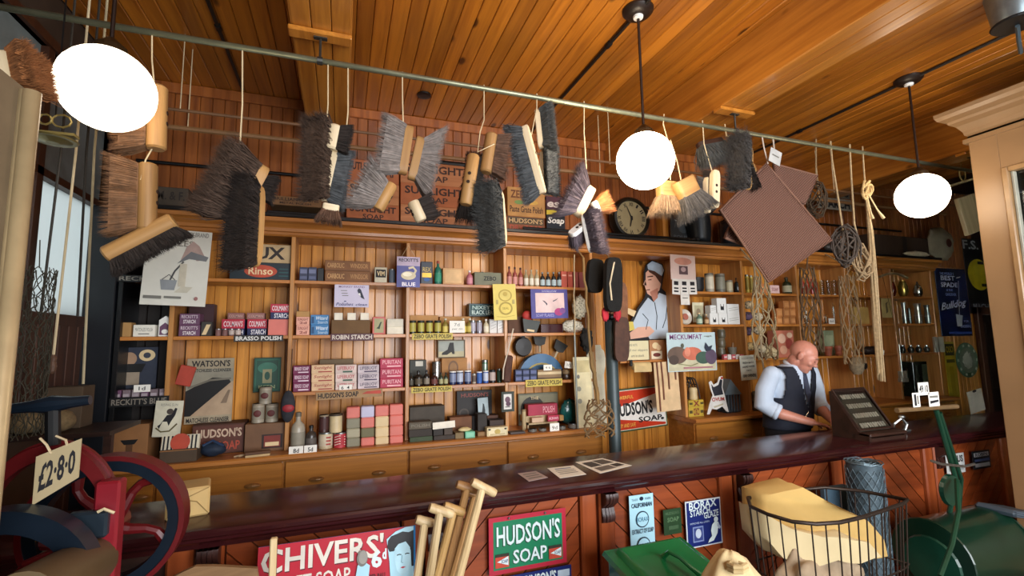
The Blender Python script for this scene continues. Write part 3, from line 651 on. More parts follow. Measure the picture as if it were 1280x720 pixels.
box_item('picture_box', 'pink bordered green box with bird picture beside white boxes', 'box', (465.5, 482, 396), ZL2, YF, .05, M('#c96a60', .6), [('r', .14, .1, .86, .9, M('#a9a37a')), ('p', [(.3, .35), (.45, .45), (.6, .7), (.72, .72), (.62, .5), (.55, .3)], M('#33402f'))])
zt = ZL2
for k in range(2):
    o = box_item('white_box', ['plain white box, lower of two at right of third bay', 'plain white box, upper of two at right of third bay'][k], 'box', (483.5, 504.5, 408.5 if k == 0 else 398.5), zt, YF, .09, M('#d9d2bd', .6)); zt = top(o)
strip('shelf_sign', 'maroon shelf edge starch sign lettered in cream', (413, 417, 467, 426), YS-.002, maroon, 'ROBIN STARCH', M('#dccfc0'))
cols = [(366, 388, 457, 489, 'purple soap packet', M('#6d2148', .6), 'RINSO SOAP', M('#e3cbd6'), 3), (389, 418, 456, 489, 'cream soap packet with slanting red script', M('#d8b58d', .6), 'Sunlight', M('#a03f34'), 3), (419, 446, 456, 488, 'pale soap packet with red and green lettering', M('#d3bfb5', .6), 'LIFEBUOY', M('#b5323c'), 3), (447, 474, 456, 487, 'pale soap packet with dark dotted lettering', M('#c9bcc0', .6), 'LIFEBUOY', M('#3c2c4a'), 3), (475, 504, 448, 485, 'crimson pink soap packet', M('#b53450', .6), 'PURITAN', M('#eeb3b8'), 3)]
for a, b, y0, y1, l, m, t, tm, n in cols:
    zt = ZL3; z1 = at((a+b)/2, y0, YF).z
    for k in range(n):
        yt = y0+(y1-y0)*(n-1-k)/n
        its = [('t', .1, .42, .9, .84, t, tm, .012, .2 if t == 'Sunlight' else 0, .0), ('r', .3, .14, .9, .28, tm)]
        if 'green' in l: its[1] = ('r', .35, .1, .8, .3, M('#3f5c4a'))
        o = box_item('soap_packet', l+', '+['bottom', 'middle', 'top'][k]+' of its stack of three', 'packet', (a, b, yt), zt, YF, .1, m, its, 'stacked soap packets'); zt = top(o)
box_item('carton', 'flat grey brown carton behind the cream soap packets', 'box', (399, 442, 449), ZL3, 3.58, .07, M('#6d5a40', .7))
panel('price_card', 'white price card standing before the pale soap packets', 'price card', (424, 481, 440, 488), 3.445, card, [('t', .15, .2, .35, .8, '6', ink), ('t', .6, .2, .8, .8, '4', ink)], .002)
o = panel('shelf_sign', 'buff shelf edge soap sign with a red end', 'shelf sign', (395, 488, 478, 498), YS-.004, M('#9c7a50', .6), [('t', .03, .2, .63, .85, "HUDSON'S SOAP", ink, .03), ('p', [(.68, .45), (.76, .75), (.98, .8), (.98, .35)], M('#b5402c'))], .006, -1)
bottle('stoneware bottle with grey glaze and printed label on ledge', 'bottle', (364, 382, 517), LT, 3.36, M('#a89f8c', .35, 0, .15), M('#8a8474'), M('#6a6254'))
bottle('short dark bottle with black top beside stoneware bottle', 'bottle', (382, 396, 533), LT, 3.37, M('#3d352f', .3), M('#57504a'), black)
for k, (a, b, t) in enumerate(((361, 379, '8d'), (380, 396, '5d'))): panel('price_card', ['white price card marked 8d before stoneware bottle', 'white price card marked 5d before dark bottle'][k], 'price card', (a, 558 if k == 0 else 556.5, b, 569 if k == 0 else 567), 3.31, card, [('t', .3, .25, .7, .75, t, ink, .02)], .003)
o = tin('cream tin with red striped side under a dark tin', 'tin', (398, 416, 541), LT, 3.36, M('#c2b08c', .5), M('#cfc0a5', .5))
for k in range(3): MB().box(o['rad']*.1, o['rad']*.75, -o['rad']*1.04, -o['rad']*.7, o['h']*(.25+k*.2), o['h']*(.34+k*.2)).build('printed_stripe', M('#a8443a'), o)
tin('dark brown tin standing on the cream striped tin', 'tin', (399, 411, 519), top(o), 3.365, M('#3d1f1c', .4), M('#4a2826'), None, M('#8a7a62'))
o2 = tin('red and white zigzag tin under a plain cream tin', 'tin', (417, 433, 541), LT, 3.36, M('#b0343c', .5), M('#a82c36'))
for k in range(4): MB().tube([(-o2['rad']*.8, -o2['rad']*.68, o2['h']*(.2+k*.17)), (-.1*o2['rad'], -o2['rad']*1.02, o2['h']*(.3+k*.17)), (o2['rad']*.8, -o2['rad']*.68, o2['h']*(.2+k*.17))], .003, 4).build('zigzag', M('#e8cdbd'), o2)
tin('plain cream canister standing on red zigzag tin', 'canister', (411.5, 428, 518), top(o2), 3.362, M('#cdb98e', .5), None, None, M('#3a2c22'))
# soap blocks
sc = [(433, 450, [sage, M('#a9a287', .6, 0, .06), sage, salmon], (509, 523, 536, 547.5, 560)), (451, 468, [salmon, olive, salmon, lav], (508, 522, 535, 547, 560)), (469, 486, [cream, cream, cream, salmon], (507, 520.5, 534, 546.5, 559.5)), (487, 504, [salmon, salmon, salmon, salmon], (505.5, 519, 532, 545, 558.5))]
cn = {id(sage): 'sage grey', id(salmon): 'salmon pink', id(olive): 'olive', id(lav): 'lavender', id(cream): 'cream'}
for ci, (a, b, ms, ys) in enumerate(sc):
    zt = LT
    for k in range(4):
        o = box_item('soap_block', '%s soap block, %s in the %s column of the soap stack' % (cn.get(id(ms[k]), 'pale sage'), ['bottom', 'second up', 'third up', 'top'][k], ORD[ci]), 'soap', (a, b, ys[3-k]), zt, 3.36, .085, ms[k], [], 'soap blocks stacked on the ledge', .006); zt = top(o)
# --- fourth bay
o = box_item('tin_box', 'dark blue upright tin with gold band beside green bottle', 'tin', (526, 541, 327), ZL1, YF, .08, M('#1c2433', .4), [('r', .1, .3, .9, .5, gold), ('t', .15, .55, .85, .75, 'REX', M('#c9b06a'), .02), ('e', .5, .2, .25, .08, blue)])
bottle('slim green bottle with red cap on top shelf', 'bottle', (543, 552, 326), ZL1, YF, M('#2f7a68', .2), M('#3f9a7a'), M('#a54a3a'))
box_item('carton', 'plain cream carton with paler front label on top shelf', 'box', (553.5, 580, 335), ZL1, YF, .1, M('#cfa06c', .6), [('r', .1, .12, .88, .9, M('#e0b985'))])
bottle('small pink bottle with white cap next to grey tin', 'bottle', (583, 591, 338), ZL1, YF, M('#b56a78', .3), M('#c98a94'), white)
o = box_item('polish_box', 'grey green lettered polish box on the top shelf', 'box', (593, 627, 340.5), ZL1, YF, .12, M('#6f7057', .55), [('t', .33, .38, .8, .7, 'ZEBO', ink, .02)])
MB().lathe([(.012, 0), (.012, .012)], (-.03, .06, top(o)-ZL1), 10).build('stopper', black, o); MB().box(.0, .05, .04, .08, top(o)-ZL1, top(o)-ZL1+.01).build('lid_catch', M('#8c6f4a'), o)
o1 = box_item('display_carton', 'open buff display carton behind black yellow tins', 'box', (512, 548, 394), ZL2, YF+.10, .06, M('#b5854d', .7)); o2 = box_item('display_carton', 'open buff display carton behind white capped bottles', 'box', (549.5, 588, 395.5), ZL2, YF+.10, .06, M('#b5854d', .7))
for k in range(4): tin(ORD[k]+' black and yellow polish tin from left above yellow sign', 'tin', (511.5+k*10.5, 520+k*10.5, 400.5), ZL2, YF-.005, M('#20241a', .35), M('#b3a94e', .5), 'polish tins above the yellow sign', M('#2a2a20'))
for k, x in enumerate((552.5, 574.5, 583)): bottle(['yellow labelled bottle beside the white price card', 'yellow labelled bottle just behind the white price card', 'yellow labelled bottle before two silver tins'][k], 'bottle', (x, x+8.5, 398), ZL2, YF+.01, M('#8a7a3a', .3), M('#d9c76a'), M('#cfc9b5'))
panel('price_card', 'white handwritten price card among bottles above yellow sign', 'price card', (562, 401, 581, 416), 3.435, card, [('t', .3, .55, .65, .8, '7d', grey, 0), ('t', .15, .2, .85, .4, 'per tin', grey, 0, .2)], .002)
for k in range(2): tin(ORD[k]+' silver grey tin from left beside white boxes', 'tin', (587.5+k*8, 594.5+k*8, 400.5), ZL2, YF, M('#8b8c96', .35, .5), M('#a9a5b2', .4))
bottle('white capped cream bottle beside two white boxes', 'bottle', (604, 611, 399), ZL2, YF, M('#cfc3a2', .4), M('#e3dac2'), white)
for k in range(2): box_item('white_box', ['white lined box beside cream bottle, first of two', 'white lined box at upright, second of two'][k], 'box', (612+k*9.8, 621.3+k*9.8, 399), ZL2, YF, .06, M('#d8d6d2', .6), [('l', [(.15, .7), (.85, .85)], .02, grey), ('l', [(.15, .5), (.85, .65)], .02, grey), ('l', [(.15, .3), (.85, .45)], .02, grey)], 'white lined boxes')
box_item('black_lead_box', 'dark teal tin lettered Black Lead on display cartons', 'tin', (586, 621, 379.5), top(o2), YF+.10, .07, M('#14302f', .4), [('r', .05, .08, .95, .92, M('#1d4446')), ('t', .12, .55, .9, .85, "NIXEY'S", M('#b9cfc6'), .015), ('t', .1, .15, .95, .48, 'BLACK LEAD', M('#c9dad2'), .015)])
zs = dict(mat=M('#c9b24a', .55, 0, .06))
strip('shelf_sign', 'yellow grate polish sign under black yellow tins', (515, 416.5, 566, 424.5), YS-.002, zs['mat'], 'ZEBO GRATE POLISH', ink)
strip('shelf_sign', 'yellow grate polish sign under dark little bottles', (514, 483, 565, 490.5), YS-.002, zs['mat'], 'ZEBO GRATE POLISH', ink)
strip('shelf_sign', 'yellow grate polish sign beneath the blue half round tin', (657, 474, 703, 483), YS-.002, zs['mat'], 'ZEBO GRATE POLISH', ink)
panel('leaflet', 'yellow leaflet with two round seals hung on an upright', 'leaflet', (617.5, 355, 646, 400), 3.385, M('#dcc86a', .65, 0, .04), [('e', .52, .68, .3, .17, M('#b59c45')), ('e', .52, .68, .24, .135, M('#d9c56a')), ('e', .52, .72, .1, .06, M('#b59c45')), ('e', .52, .32, .3, .18, M('#a8913c')), ('e', .52, .32, .23, .14, M('#d3bd5c')), ('t', .38, .29, .66, .35, 'SEAL', M('#8f7a2c')), ('r', .12, .44, .2, .56, M('#b0a060')), ('r', .82, .44, .92, .56, M('#b0a060')), ('l', [(.1, .1), (.5, .08), (.9, .12)], .01, M('#a8913c'))], .002, -2)
panel('postcard', 'framed postcard of a black lady boot on the boards', 'picture', (547, 425, 581, 447), 3.64, M('#c3b28a', .6), [('r', .04, .06, .96, .94, M('#a9aca0')), ('r', .04, .06, .96, .35, M('#c9bd96')), ('p', [(.15, .16), (.16, .28), (.36, .45), (.44, .85), (.58, .85), (.6, .5), (.62, .2), (.54, .2), (.5, .32), (.34, .16)], M('#26221f'))], .004, frame=M('#6a5a40'), fw_=.006)
box_item('carton', 'tan printed carton with round seal behind blue tins', 'box', (552, 584, 447.5), ZL3, 3.60, .09, M('#a87845', .7), [('e', .45, .6, .2, .3, M('#6b4a2c')), ('e', .45, .6, .14, .22, M('#9b7040'))])
box_item('carton', 'dark olive carton with white tag behind dark bottles', 'box', (512, 533, 450), ZL3, 3.56, .09, M('#33352c', .6), [('r', .35, .75, .8, .95, M('#c9c5b6'))])
for k, (a, b, yt, m, lm, l) in enumerate(((511, 517, 467, '#2a2620', '#4a463c', 'narrow dark bottle against the upright'), (518, 528, 464, '#241f1a', '#5a5040', 'squat dark brown bottle with grey label'), (529.5, 537, 463, '#2a2420', '#8a8070', 'slim dark bottle with pale label'), (538.5, 547, 466, '#3a1f1a', '#6a3a34', 'dark red jar beneath a silver tin'))): bottle(l, 'bottle', (a, b, yt), ZL3, YF, M(m, .2), M(lm), black)
for k in range(2): bottle(['green labelled bottle beside the dark red jar, first of two', 'green labelled bottle beside blue tins, second of two'][k], 'bottle', (548.5+k*6, 554+k*6, 466), ZL3, YF, M('#2f3a2a', .25), M('#a7a578'), black)
tin('tall bare silver tin standing behind dark red jar', 'tin', (540, 551, 452), ZL3, 3.54, M('#9a9690', .25, .8))
tin('tall green topped silver tin behind the blue and white tins', 'tin', (602, 610, 450), ZL3, 3.54, M('#5f7a66', .3, .5), M('#8a9c8c', .3, .6))
for k, x in enumerate((561.5, 570.5, 580.5)): tin(ORD[k]+' dark blue and white tin from left in middle shelf row', 'tin', (x, x+8.5, 464-k*.5), ZL3, YF, M('#1d2c56', .35), M('#a9b3c6', .4) if k == 1 else M('#7d89a6', .4), 'blue and white tins', white)
tin('little pale tin between the blue tins', 'tin', (590, 595, 467), ZL3, YF, M('#b5aa98', .4), M('#6a5a50'))
for k, x in enumerate((595.5, 603.5)): tin(['bright blue tin with white ring in middle shelf row', 'striped blue and white tin in middle shelf row'][k], 'tin', (x, x+7, 464.5-k), ZL3, YF, M('#2c55a0', .4), M('#c9d0de', .4) if k else M('#3f6ab5'), None, white)
tin('black tin with pale red badge in middle shelf row', 'tin', (611.5, 619.5, 462.5), ZL3, YF, M('#241f22', .35), M('#b5a59c'), None, black)
tin('dark green tin at right end of middle shelf row', 'tin', (621, 627, 461), ZL3, YF, M('#1f3b2c', .35), M('#2f5540'))
panel('slate_sign', 'dark slate soap sign with red lettering leaning at back of ledge', 'sign', (571, 488, 615, 525), 3.62, M('#231d1a', .6), [('t', .12, .78, .9, .92, "HUDSON'S", M('#8a4034'), .02), ('e', .2, .25, .14, .16, M('#4a4038')), ('e', .2, .25, .1, .11, M('#2f2823')), ('t', .5, .5, .85, .65, 'SOAP', M('#5a4a40'))], .012)
panel('picture_card', 'small pale blue card of a black shoe before slate sign', 'card', (598, 497, 611, 520), 3.54, M('#aebfc4', .6), [('p', [(.35, .15), (.65, .15), (.68, .3), (.6, .65), (.48, .7), (.42, .4)], M('#2a3236'))], .002, -3)
bx = [  # x0,x1,ytop,base,Y,mat,label
 ('a', 512, 541, 546, None, 3.35, '#3c4a32', 'long mossy green box at bottom of dark stack'), ('b', 511, 540.5, 536.5, 'a', 3.352, '#332b24', 'long black brown box in middle of dark stack'), ('c', 511, 540, 527.5, 'b', 3.355, '#5a5142', 'long patterned grey box on top of dark stack'),
 ('d', 512, 556, 508, None, 3.50, '#453d33', 'big grey brown box behind the dark stack'),
 ('e', 542, 572, 544, None, 3.345, '#382f28', 'low dark brown box beside the dark stack'), ('f', 541.5, 554, 535.5, 'e', 3.35, '#2f2a26', 'small black carton on the low dark brown box'), ('g', 555, 566, 535, 'e', 3.35, '#4c4036', 'small grey brown carton on the low dark brown box'),
 ('h', 562, 590, 521, None, 3.46, '#6d4427', 'upright reddish brown box behind white tray'), ('i', 569, 580, 541, None, 3.335, '#7d6a48', 'tan cube box beside the mint box'), ('j', 581.5, 594, 539.5, None, 3.33, '#6fb897', 'small mint green box on the ledge'),
 ('k', 597, 607, 540, None, 3.36, '#8a6a42', 'small buff box beside the mint box'), ('l', 597, 609, 517.5, 'k', 3.40, '#2c2723', 'tall black box on the buff box'), ('m', 609, 623, 519, None, 3.53, '#573626', 'reddish brown box behind cream label tin'), ('n', 612, 630, 525, None, 3.42, '#3d2f28', 'dark box just behind cream label tin'), ('o', 590, 599, 520, None, 3.48, '#241f1d', 'narrow black box left of the tall black box')]
tops = {}
for k, a, b, yt, base, Y, m, l in bx:
    o = box_item('boot_polish_box', l, 'box', (a, b, yt), LT if base is None else tops[base], Y, .09 if k != 'd' else .12, M(m, .7, 0, .2, 14), [('t', .1, .3, .9, .7, 'POLISH', M('#8a8270'), .0)] if k == 'c' else ([('r', .12, .2, .88, .8, M('#8fd0b0'))] if k == 'j' else []), 'dark boxes on the ledge'); tops[k] = top(o)
panel('price_card', 'long blank white card lying before the reddish brown box', 'price card', (541, 527, 569, 535.5), 3.335, M('#e6dfcd', .6), [], .003, -2)
q = at(581, 538, 3.36); o = MB().ell((0, 0, 0), (.048, .03, .014), 18, 8).build('oval_soap', M('#dcca94', .5), None, q, smooth=True); o.location.z = tops['i']+.014; o.location.y = 3.37; tag(o, 'cream oval soap dish resting on the tan cube box', 'soap'); MB().ell((0, 0, .011), (.03, .018, .006), 12, 6).build('stamp', M('#c9b57c'), o)
box_item('label_tin', 'cream ornate label tin at the foot of an upright', 'tin', (608.5, 635, 534), LT, 3.325, .06, M('#d6c79c', .45), [('r', .04, .08, .96, .92, M('#c9b88a')), ('r', .07, .12, .93, .88, M('#dfd2aa')), ('e', .5, .5, .14, .3, M('#c4ab5c')), ('e', .12, .78, .06, .1, dkgrey), ('e', .88, .78, .06, .1, dkgrey), ('r', .15, .16, .85, .28, M('#bfae80'))])
o = panel('framed_card', 'small dark framed picture card hung on an upright by ledge', 'picture', (627, 490, 642, 514), 3.37, M('#dcd8d2', .6), [('e', .5, .6, .22, .16, M('#6a4a5a')), ('e', .55, .38, .2, .12, M('#5a3a4c')), ('r', .3, .2, .7, .26, grey)], .004, frame=M('#2a3226'), fw_=.014)
q = at(635, 461, 3.37); o = MB().box(-.03, .03, -.012, .012, -.10, .10, .012).build('leather_pad', M('#4d2f24', .8, 0, .3, 40), None, q, (0, math.radians(7), 0)); tag(o, 'brown leather pad hung on a white loop by an upright', 'pad')
MB().tube([(-.035, -.01, -.08), (-.04, -.012, 0), (-.02, -.01, .12), (.0, 0, .22), (.01, 0, .3)], .005, 5).build('hanging_loop', M('#d8cab4'), o)
# --- fifth bay
for k in range(3): bottle(ORD[k]+' pink red bottle from left at start of bottle row', 'bottle', (633.5+k*7, 639.5+k*7, 333+k*.8), ZL1, YF, M('#8f4a44', .2), M('#c98f86'), M('#3a1f1c'), 'bottle row on the top shelf')
for k in range(3): bottle(ORD[k]+' white labelled bottle from left in middle of bottle row', 'bottle', (654.5+k*6.7, 660.3+k*6.7, 337), ZL1, YF, M('#a89a78', .25), M('#dcd8c6'), M('#b5aa90'), 'bottle row on the top shelf')
for k in range(4): bottle(ORD[k]+' black shouldered pale blue bottle from left in bottle row', 'bottle', (674.8+k*7, 681+k*7, 340), ZL1, YF, M('#20282c', .2), M('#a9bcc0'), M('#8a8c88'), 'bottle row on the top shelf')
for k, (a, b) in enumerate(((701.5, 709), (709.5, 716), (717, 723), (723.5, 731))): box_item('red_box', ORD[k]+' brick red carton from left beside the bottle row', 'box', (a, b, 339+k*.4), ZL1, YF+.01*k, .08, M('#b5513f', .6) if k < 2 else M('#94403a', .6), [('r', .15, .7, .85, .8, pinkc)] if k < 2 else [], 'brick red cartons')
panel('framed_picture', 'purple mounted pink picture with two swallows under top shelf', 'picture', (664, 361.5, 710, 398), 3.40, M('#4f4a8f', .6), [('t', .3, .9, .7, .96, 'SWALLOW', M('#c9c6e0'), 0), ('r', .12, .2, .9, .87, M('#e0c3bf')), ('p', [(.3, .62), (.38, .52), (.42, .44), (.44, .5), (.36, .6)], M('#4a4a58')), ('p', [(.58, .6), (.66, .64), (.74, .7), (.68, .62), (.6, .57)], M('#4a4a58')), ('e', .74, .22, .12, .13, M('#b03a7a')), ('e', .84, .26, .08, .1, M('#7a4a8a')), ('t', .12, .06, .6, .16, 'SOAP FLAKES', M('#a9a6d6'), 0)], .005, -1)
q = at(665, 401, 3.46)
o = MB().prism([(-.05, 0), (.05, 0), (.075, .1), (-.075, .1)], 'y', 0, .03).build('dust_pan', M('#2b3029', .5), None, (q.x-.02, 3.45, ZL2+.002), (0, math.radians(8), 0)); tag(o, 'small dark green dustpan with red top on second shelf', 'dustpan')
MB().ell((-.03, .015, .13), (.05, .025, .04), 14, 8).build('red_brush', M('#b0342c', .7), o, smooth=True); MB().box(-.03, .03, -.004, 0, .01, .025).build('label', cream, o)
box_item('lacquer_tray', 'dark maroon lacquer box lying under the purple picture', 'box', (676, 704, 405), ZL2, 3.47, .1, M('#3a1013', .15))
box_item('brown_box', 'brown fibre box behind the small dustpan', 'box', (635, 657, 396), ZL2, 3.52, .1, M('#5a3d2c', .8))
def lumpy(name, label, cat, c, r, m, amp=.25, fr=4, seed=0, nu=26, nv=16, group=None, parent=None):
    sd = Vector((seed*7.1, seed*3.3, seed))
    o = MB().ell((0, 0, 0), r, nu, nv, lambda p: p*(1+amp*noise.noise(p*fr+sd)+amp*.5*noise.noise(p*fr*2.3+sd))).build(name, m, parent, c, smooth=True)
    if label: tag(o, label, cat, group)
    return o
q = at(724, 384, 3.5); o = lumpy('lace_cloth', 'cream crocheted lace heap high beside the end panel', 'cloth', (q.x, 3.5, q.z), (.06, .05, .09), weave('lace', '#e6ddc2', '#8a8064', 60), .25, 5, 1)
q = at(716, 404, 3.48); lumpy('lace_cloth', 'white crocheted lace bundle lying on the second shelf', 'cloth', (q.x+.0, 3.50, ZL2+.05), (.1, .045, .05), weave('lace2', '#ece7d6', '#9a9478', 60), .22, 5, 2)
# blue half round tin, scoops
q0 = at(649, 476, 3.52); q1 = at(707, 476, 3.52); rr = (q1.x-q0.x)/2; hz = at(678, 442, 3.52).z-ZL3
o = MB().prism([(rr*math.cos(a*math.pi/16), hz*math.sin(a*math.pi/16)) for a in range(17)], 'y', 0, .06).build('half_round_tin', M('#2f5f86', .4), None, ((q0.x+q1.x)/2, 3.54, ZL3)); tag(o, 'large blue half round tin lettered in gold on third shelf', 'tin')
prints(o, rr*2, hz, [('p', [(.5+.36*math.cos(a*math.pi/10), .1+.55*math.sin(a*math.pi/10)) for a in range(11)], M('#9a8a4a')), ('p', [(.5+.33*math.cos(a*math.pi/10), .1+.48*math.sin(a*math.pi/10)) for a in range(11)], M('#254e70')), ('t', .24, .2, .76, .38, 'MANSION POLISH', M('#c9b670'), .01)])
def scoop(label, pc, Y, w, h, roll):
    q = at(*pc, Y); o = MB().prism([(-w*.5, 0), (w*.5, 0), (w*.38, -h*.6), (0, -h*.75), (-w*.38, -h*.6)], 'y', 0, .02).build('scoop', M('#2c2a26', .5, .4), None, q, (0, math.radians(roll), 0)); tag(o, label, 'scoop')
    MB().tube([(0, .01, -h*.7), (0, .01, -h*1.25)], .01, 8).build('handle', M('#b5a486', .5), o); return o
scoop('dark scoop standing handle down behind blue half round tin', (675, 421, ), 3.60, .11, .1, 0)
scoop('grey heart shaped shovel head leaning behind price card', (703, 428), 3.60, .12, .12, 30)
q = at(655, 432, 3.6); o = MB().lathe([(.0, 0), (.07, .005), (.08, .03), (.07, .04)], n=20, ax='y').build('iron_pan', M('#1f1a17', .5), None, (q.x, 3.6, q.z-.01)); tag(o, 'round black iron pan behind the blue half round tin', 'pan'); MB().box(-.012, .012, .01, .025, .05, .13).build('pan_handle', iron, o)
zt = ZL3
for r_ in range(2):
    for k in range(3):
        o = box_item('navy_box', '%s navy blue box from left, %s row, beside the brown hanging pad' % (ORD[k], ['lower', 'upper'][r_]), 'box', (644+k*9.2, 653+k*9.2, 469.5-k*.4 if r_ == 0 else 462-k*.4), zt, 3.45, .05, M('#26304f', .55), [('r', .1, .25, .9, .75, M('#56608a'))], 'navy boxes')
    zt = top(o)
box_item('long_carton', 'long striped buff carton above the yellow sign on third shelf', 'box', (672, 702, 462), ZL3, 3.45, .08, M('#8a6f4c', .65), [('r', 0, .55, 1, .8, M('#c9b48c')), ('r', 0, .1, 1, .3, M('#5f4830'))])
round_item('polish_jar', 'small brown lidded jar at end of third shelf', 'jar', (701.5, 713, 462), ZL3, 3.45, [(.8, 0), (1, .2), (.85, .5), (.7, .55)], M('#3a2a20', .3), [('lid', [(.8, .55), (.95, .8), (.5, 1)], M('#8a7354'))])
panel('price_card', 'white price card in front of the blue half round tin', 'price card', (679.5, 456, 690, 463), 3.44, card, [('t', .2, .3, .8, .7, '4 6', grey)], .002)
panel('price_card', 'tilted white price card above the small brown jar', 'price card', (705.5, 452, 716.5, 460.5), 3.44, card, [('t', .25, .3, .7, .7, '1/2', grey)], .002, 8)
panel('show_board', 'grey show board lettered Best standing on the ledge', 'show board', (648, 491, 698, 536), 3.645, M('#6d6a55', .6), [('r', .03, .04, .97, .95, M('#8a8468')), ('e', .35, .55, .3, .36, M('#2f2c26')), ('t', .16, .5, .56, .72, 'BEST', M('#cfc9b0'), .02), ('e', .72, .45, .3, .3, M('#b0a684')), ('e', .72, .45, .22, .22, M('#3a3228')), ('t', .3, .82, .5, .9, 'THE', cream)], .012)
o = box_item('crimson_box', 'long crimson display box before the grey show board', 'box', (660, 697, 505), at(678, 519, 3.52).z, 3.52, .08, M('#a32440', .55), [('t', .5, .2, .9, .8, 'POLISH', M('#e0a0a8'))])
zsh = at(678, 528, 3.46).z
st = MB().box(-.13, .13, 0, .1, zsh-LT-.012, zsh-LT).box(-.13, -.12, 0, .1, 0, zsh-LT).box(.12, .13, 0, .1, 0, zsh-LT).box(-.125, .125, .06, .17, zsh-LT, at(678, 519, 3.52).z-LT).build('display_stand', ashwood, None, (at(679, 528, 3.46).x, 3.46, LT)); tag(st, 'little stepped wooden stand holding small cartons on ledge', 'stand')
box_item('crimson_box', 'small crimson carton on the little wooden stand', 'box', (685, 699, 519), zsh+.001, 3.462, .035, M('#b5304e', .55), [('t', .1, .3, .9, .7, 'KIWI', M('#f0c0c8'), .02)])
box_item('carton', 'pale pink stick carton on the little wooden stand', 'box', (665, 680, 522), zsh+.001, 3.465, .04, M('#c9a98c', .6)); box_item('carton', 'buff cube carton at the end of the little stand', 'box', (699.5, 705, 519), zsh, 3.465, .04, tan)
tin('tall cream candle tube beside the little wooden stand', 'tube', (652, 657.5, 512), LT, 3.44, M('#b5a078', .6), None, None, M('#8a7350'))
lumpy('teal_packet', 'crumpled glossy teal packet standing beside the show board', 'packet', (at(714, 513, 3.5).x, 3.52, LT+.1), (.085, .04, .1), M('#1c5a58', .15, 0, .4, 12), .18, 4, 5)
for k, (a, b, yt, l) in enumerate(((660, 671, 537, 'round grey polish tin first on ledge below the stand'), (673, 683, 536, 'round grey polish tin second on ledge below the stand'), (698, 707, 533, 'round black polish tin on ledge by price card'), (710, 722, 530, 'round dark polish tin on ledge nearest the end boards'))): tin(l, 'tin', (a, b, yt), LT, 3.34, M('#4a4742', .4, .3), M('#6d6a62'), 'round polish tins on the ledge')
box_item('slate_box', 'flat slate grey box with white beads on ledge', 'box', (638, 657, 540), LT, 3.335, .07, M('#4a4544', .6))
panel('price_card', 'white price card on the ledge beneath little stand', 'price card', (687.5, 529, 699, 540), 3.33, card, [('t', .2, .3, .8, .7, '9d', grey)], .002)
# white enamel boards leaning at the end of the unit
def lean(label, px, Y, m, its, roll=0, tilt=-4, th=.012): return panel('leaning_board', label, 'board', px, Y, m, its, th, roll, tilt)
lean('tall cream washboard panel with grey knobs leaning on the ledge', (720, 446, 742, 536), 3.36, M('#d8cba0', .5), [('e', .25, .72, .08, .03, grey), ('e', .25, .55, .12, .035, M('#8c8878')), ('e', .25, .38, .12, .035, M('#8c8878')), ('r', .1, .78, .9, .95, M('#c9b987'))])
q = at(750, 540, 3.40); a = at(742, 480, 3.40); b = at(758, 480, 3.40); ht = at(750, 431, 3.40).z-LT; w = (b.x-a.x)
sil = [(-.5, 0), (.5, 0), (.5, .62), (.62, .72), (.66, .82), (.6, .92), (.45, .95), (.4, 1), (-.4, 1), (-.5, .95)]
o = MB().prism([(u*w*1.25, v*ht) for u, v in sil], 'y', 0, .012).build('leaning_board', M('#e3dcc0', .45), None, (q.x, 3.41, LT), (math.radians(-3), 0, 0)); tag(o, 'tall white shaped bread board leaning at end of shelving', 'board'); prints(o, w, ht, [('e', .3, .6, .08, .02, grey), ('e', .3, .45, .08, .02, grey), ('r', .2, .3, .6, .315, tan), ('e', .5, .8, .06, .015, tan)])
q = at(733, 425, 3.33); o = lumpy('feather_duster', 'black feathery tuft hung before the cream boards', 'duster', (q.x, 3.33, q.z), (.045, .035, .085), M('#15130f', .9), .6, 4, 8); MB().tube([(0, 0, .07), (0, .0, .2)], .006, 6).build('handle', brown, o)
o = MB().tube([(at(719, 400, 3.31).x, 3.33, at(719, 400, 3.31).z), (at(724, 540, 3.31).x, 3.33, LT+.004)], .008, 8).build('thin_cane', M('#8a8f88', .4, .3)); tag(o, 'thin grey cane standing on ledge before the cream boards', 'cane')
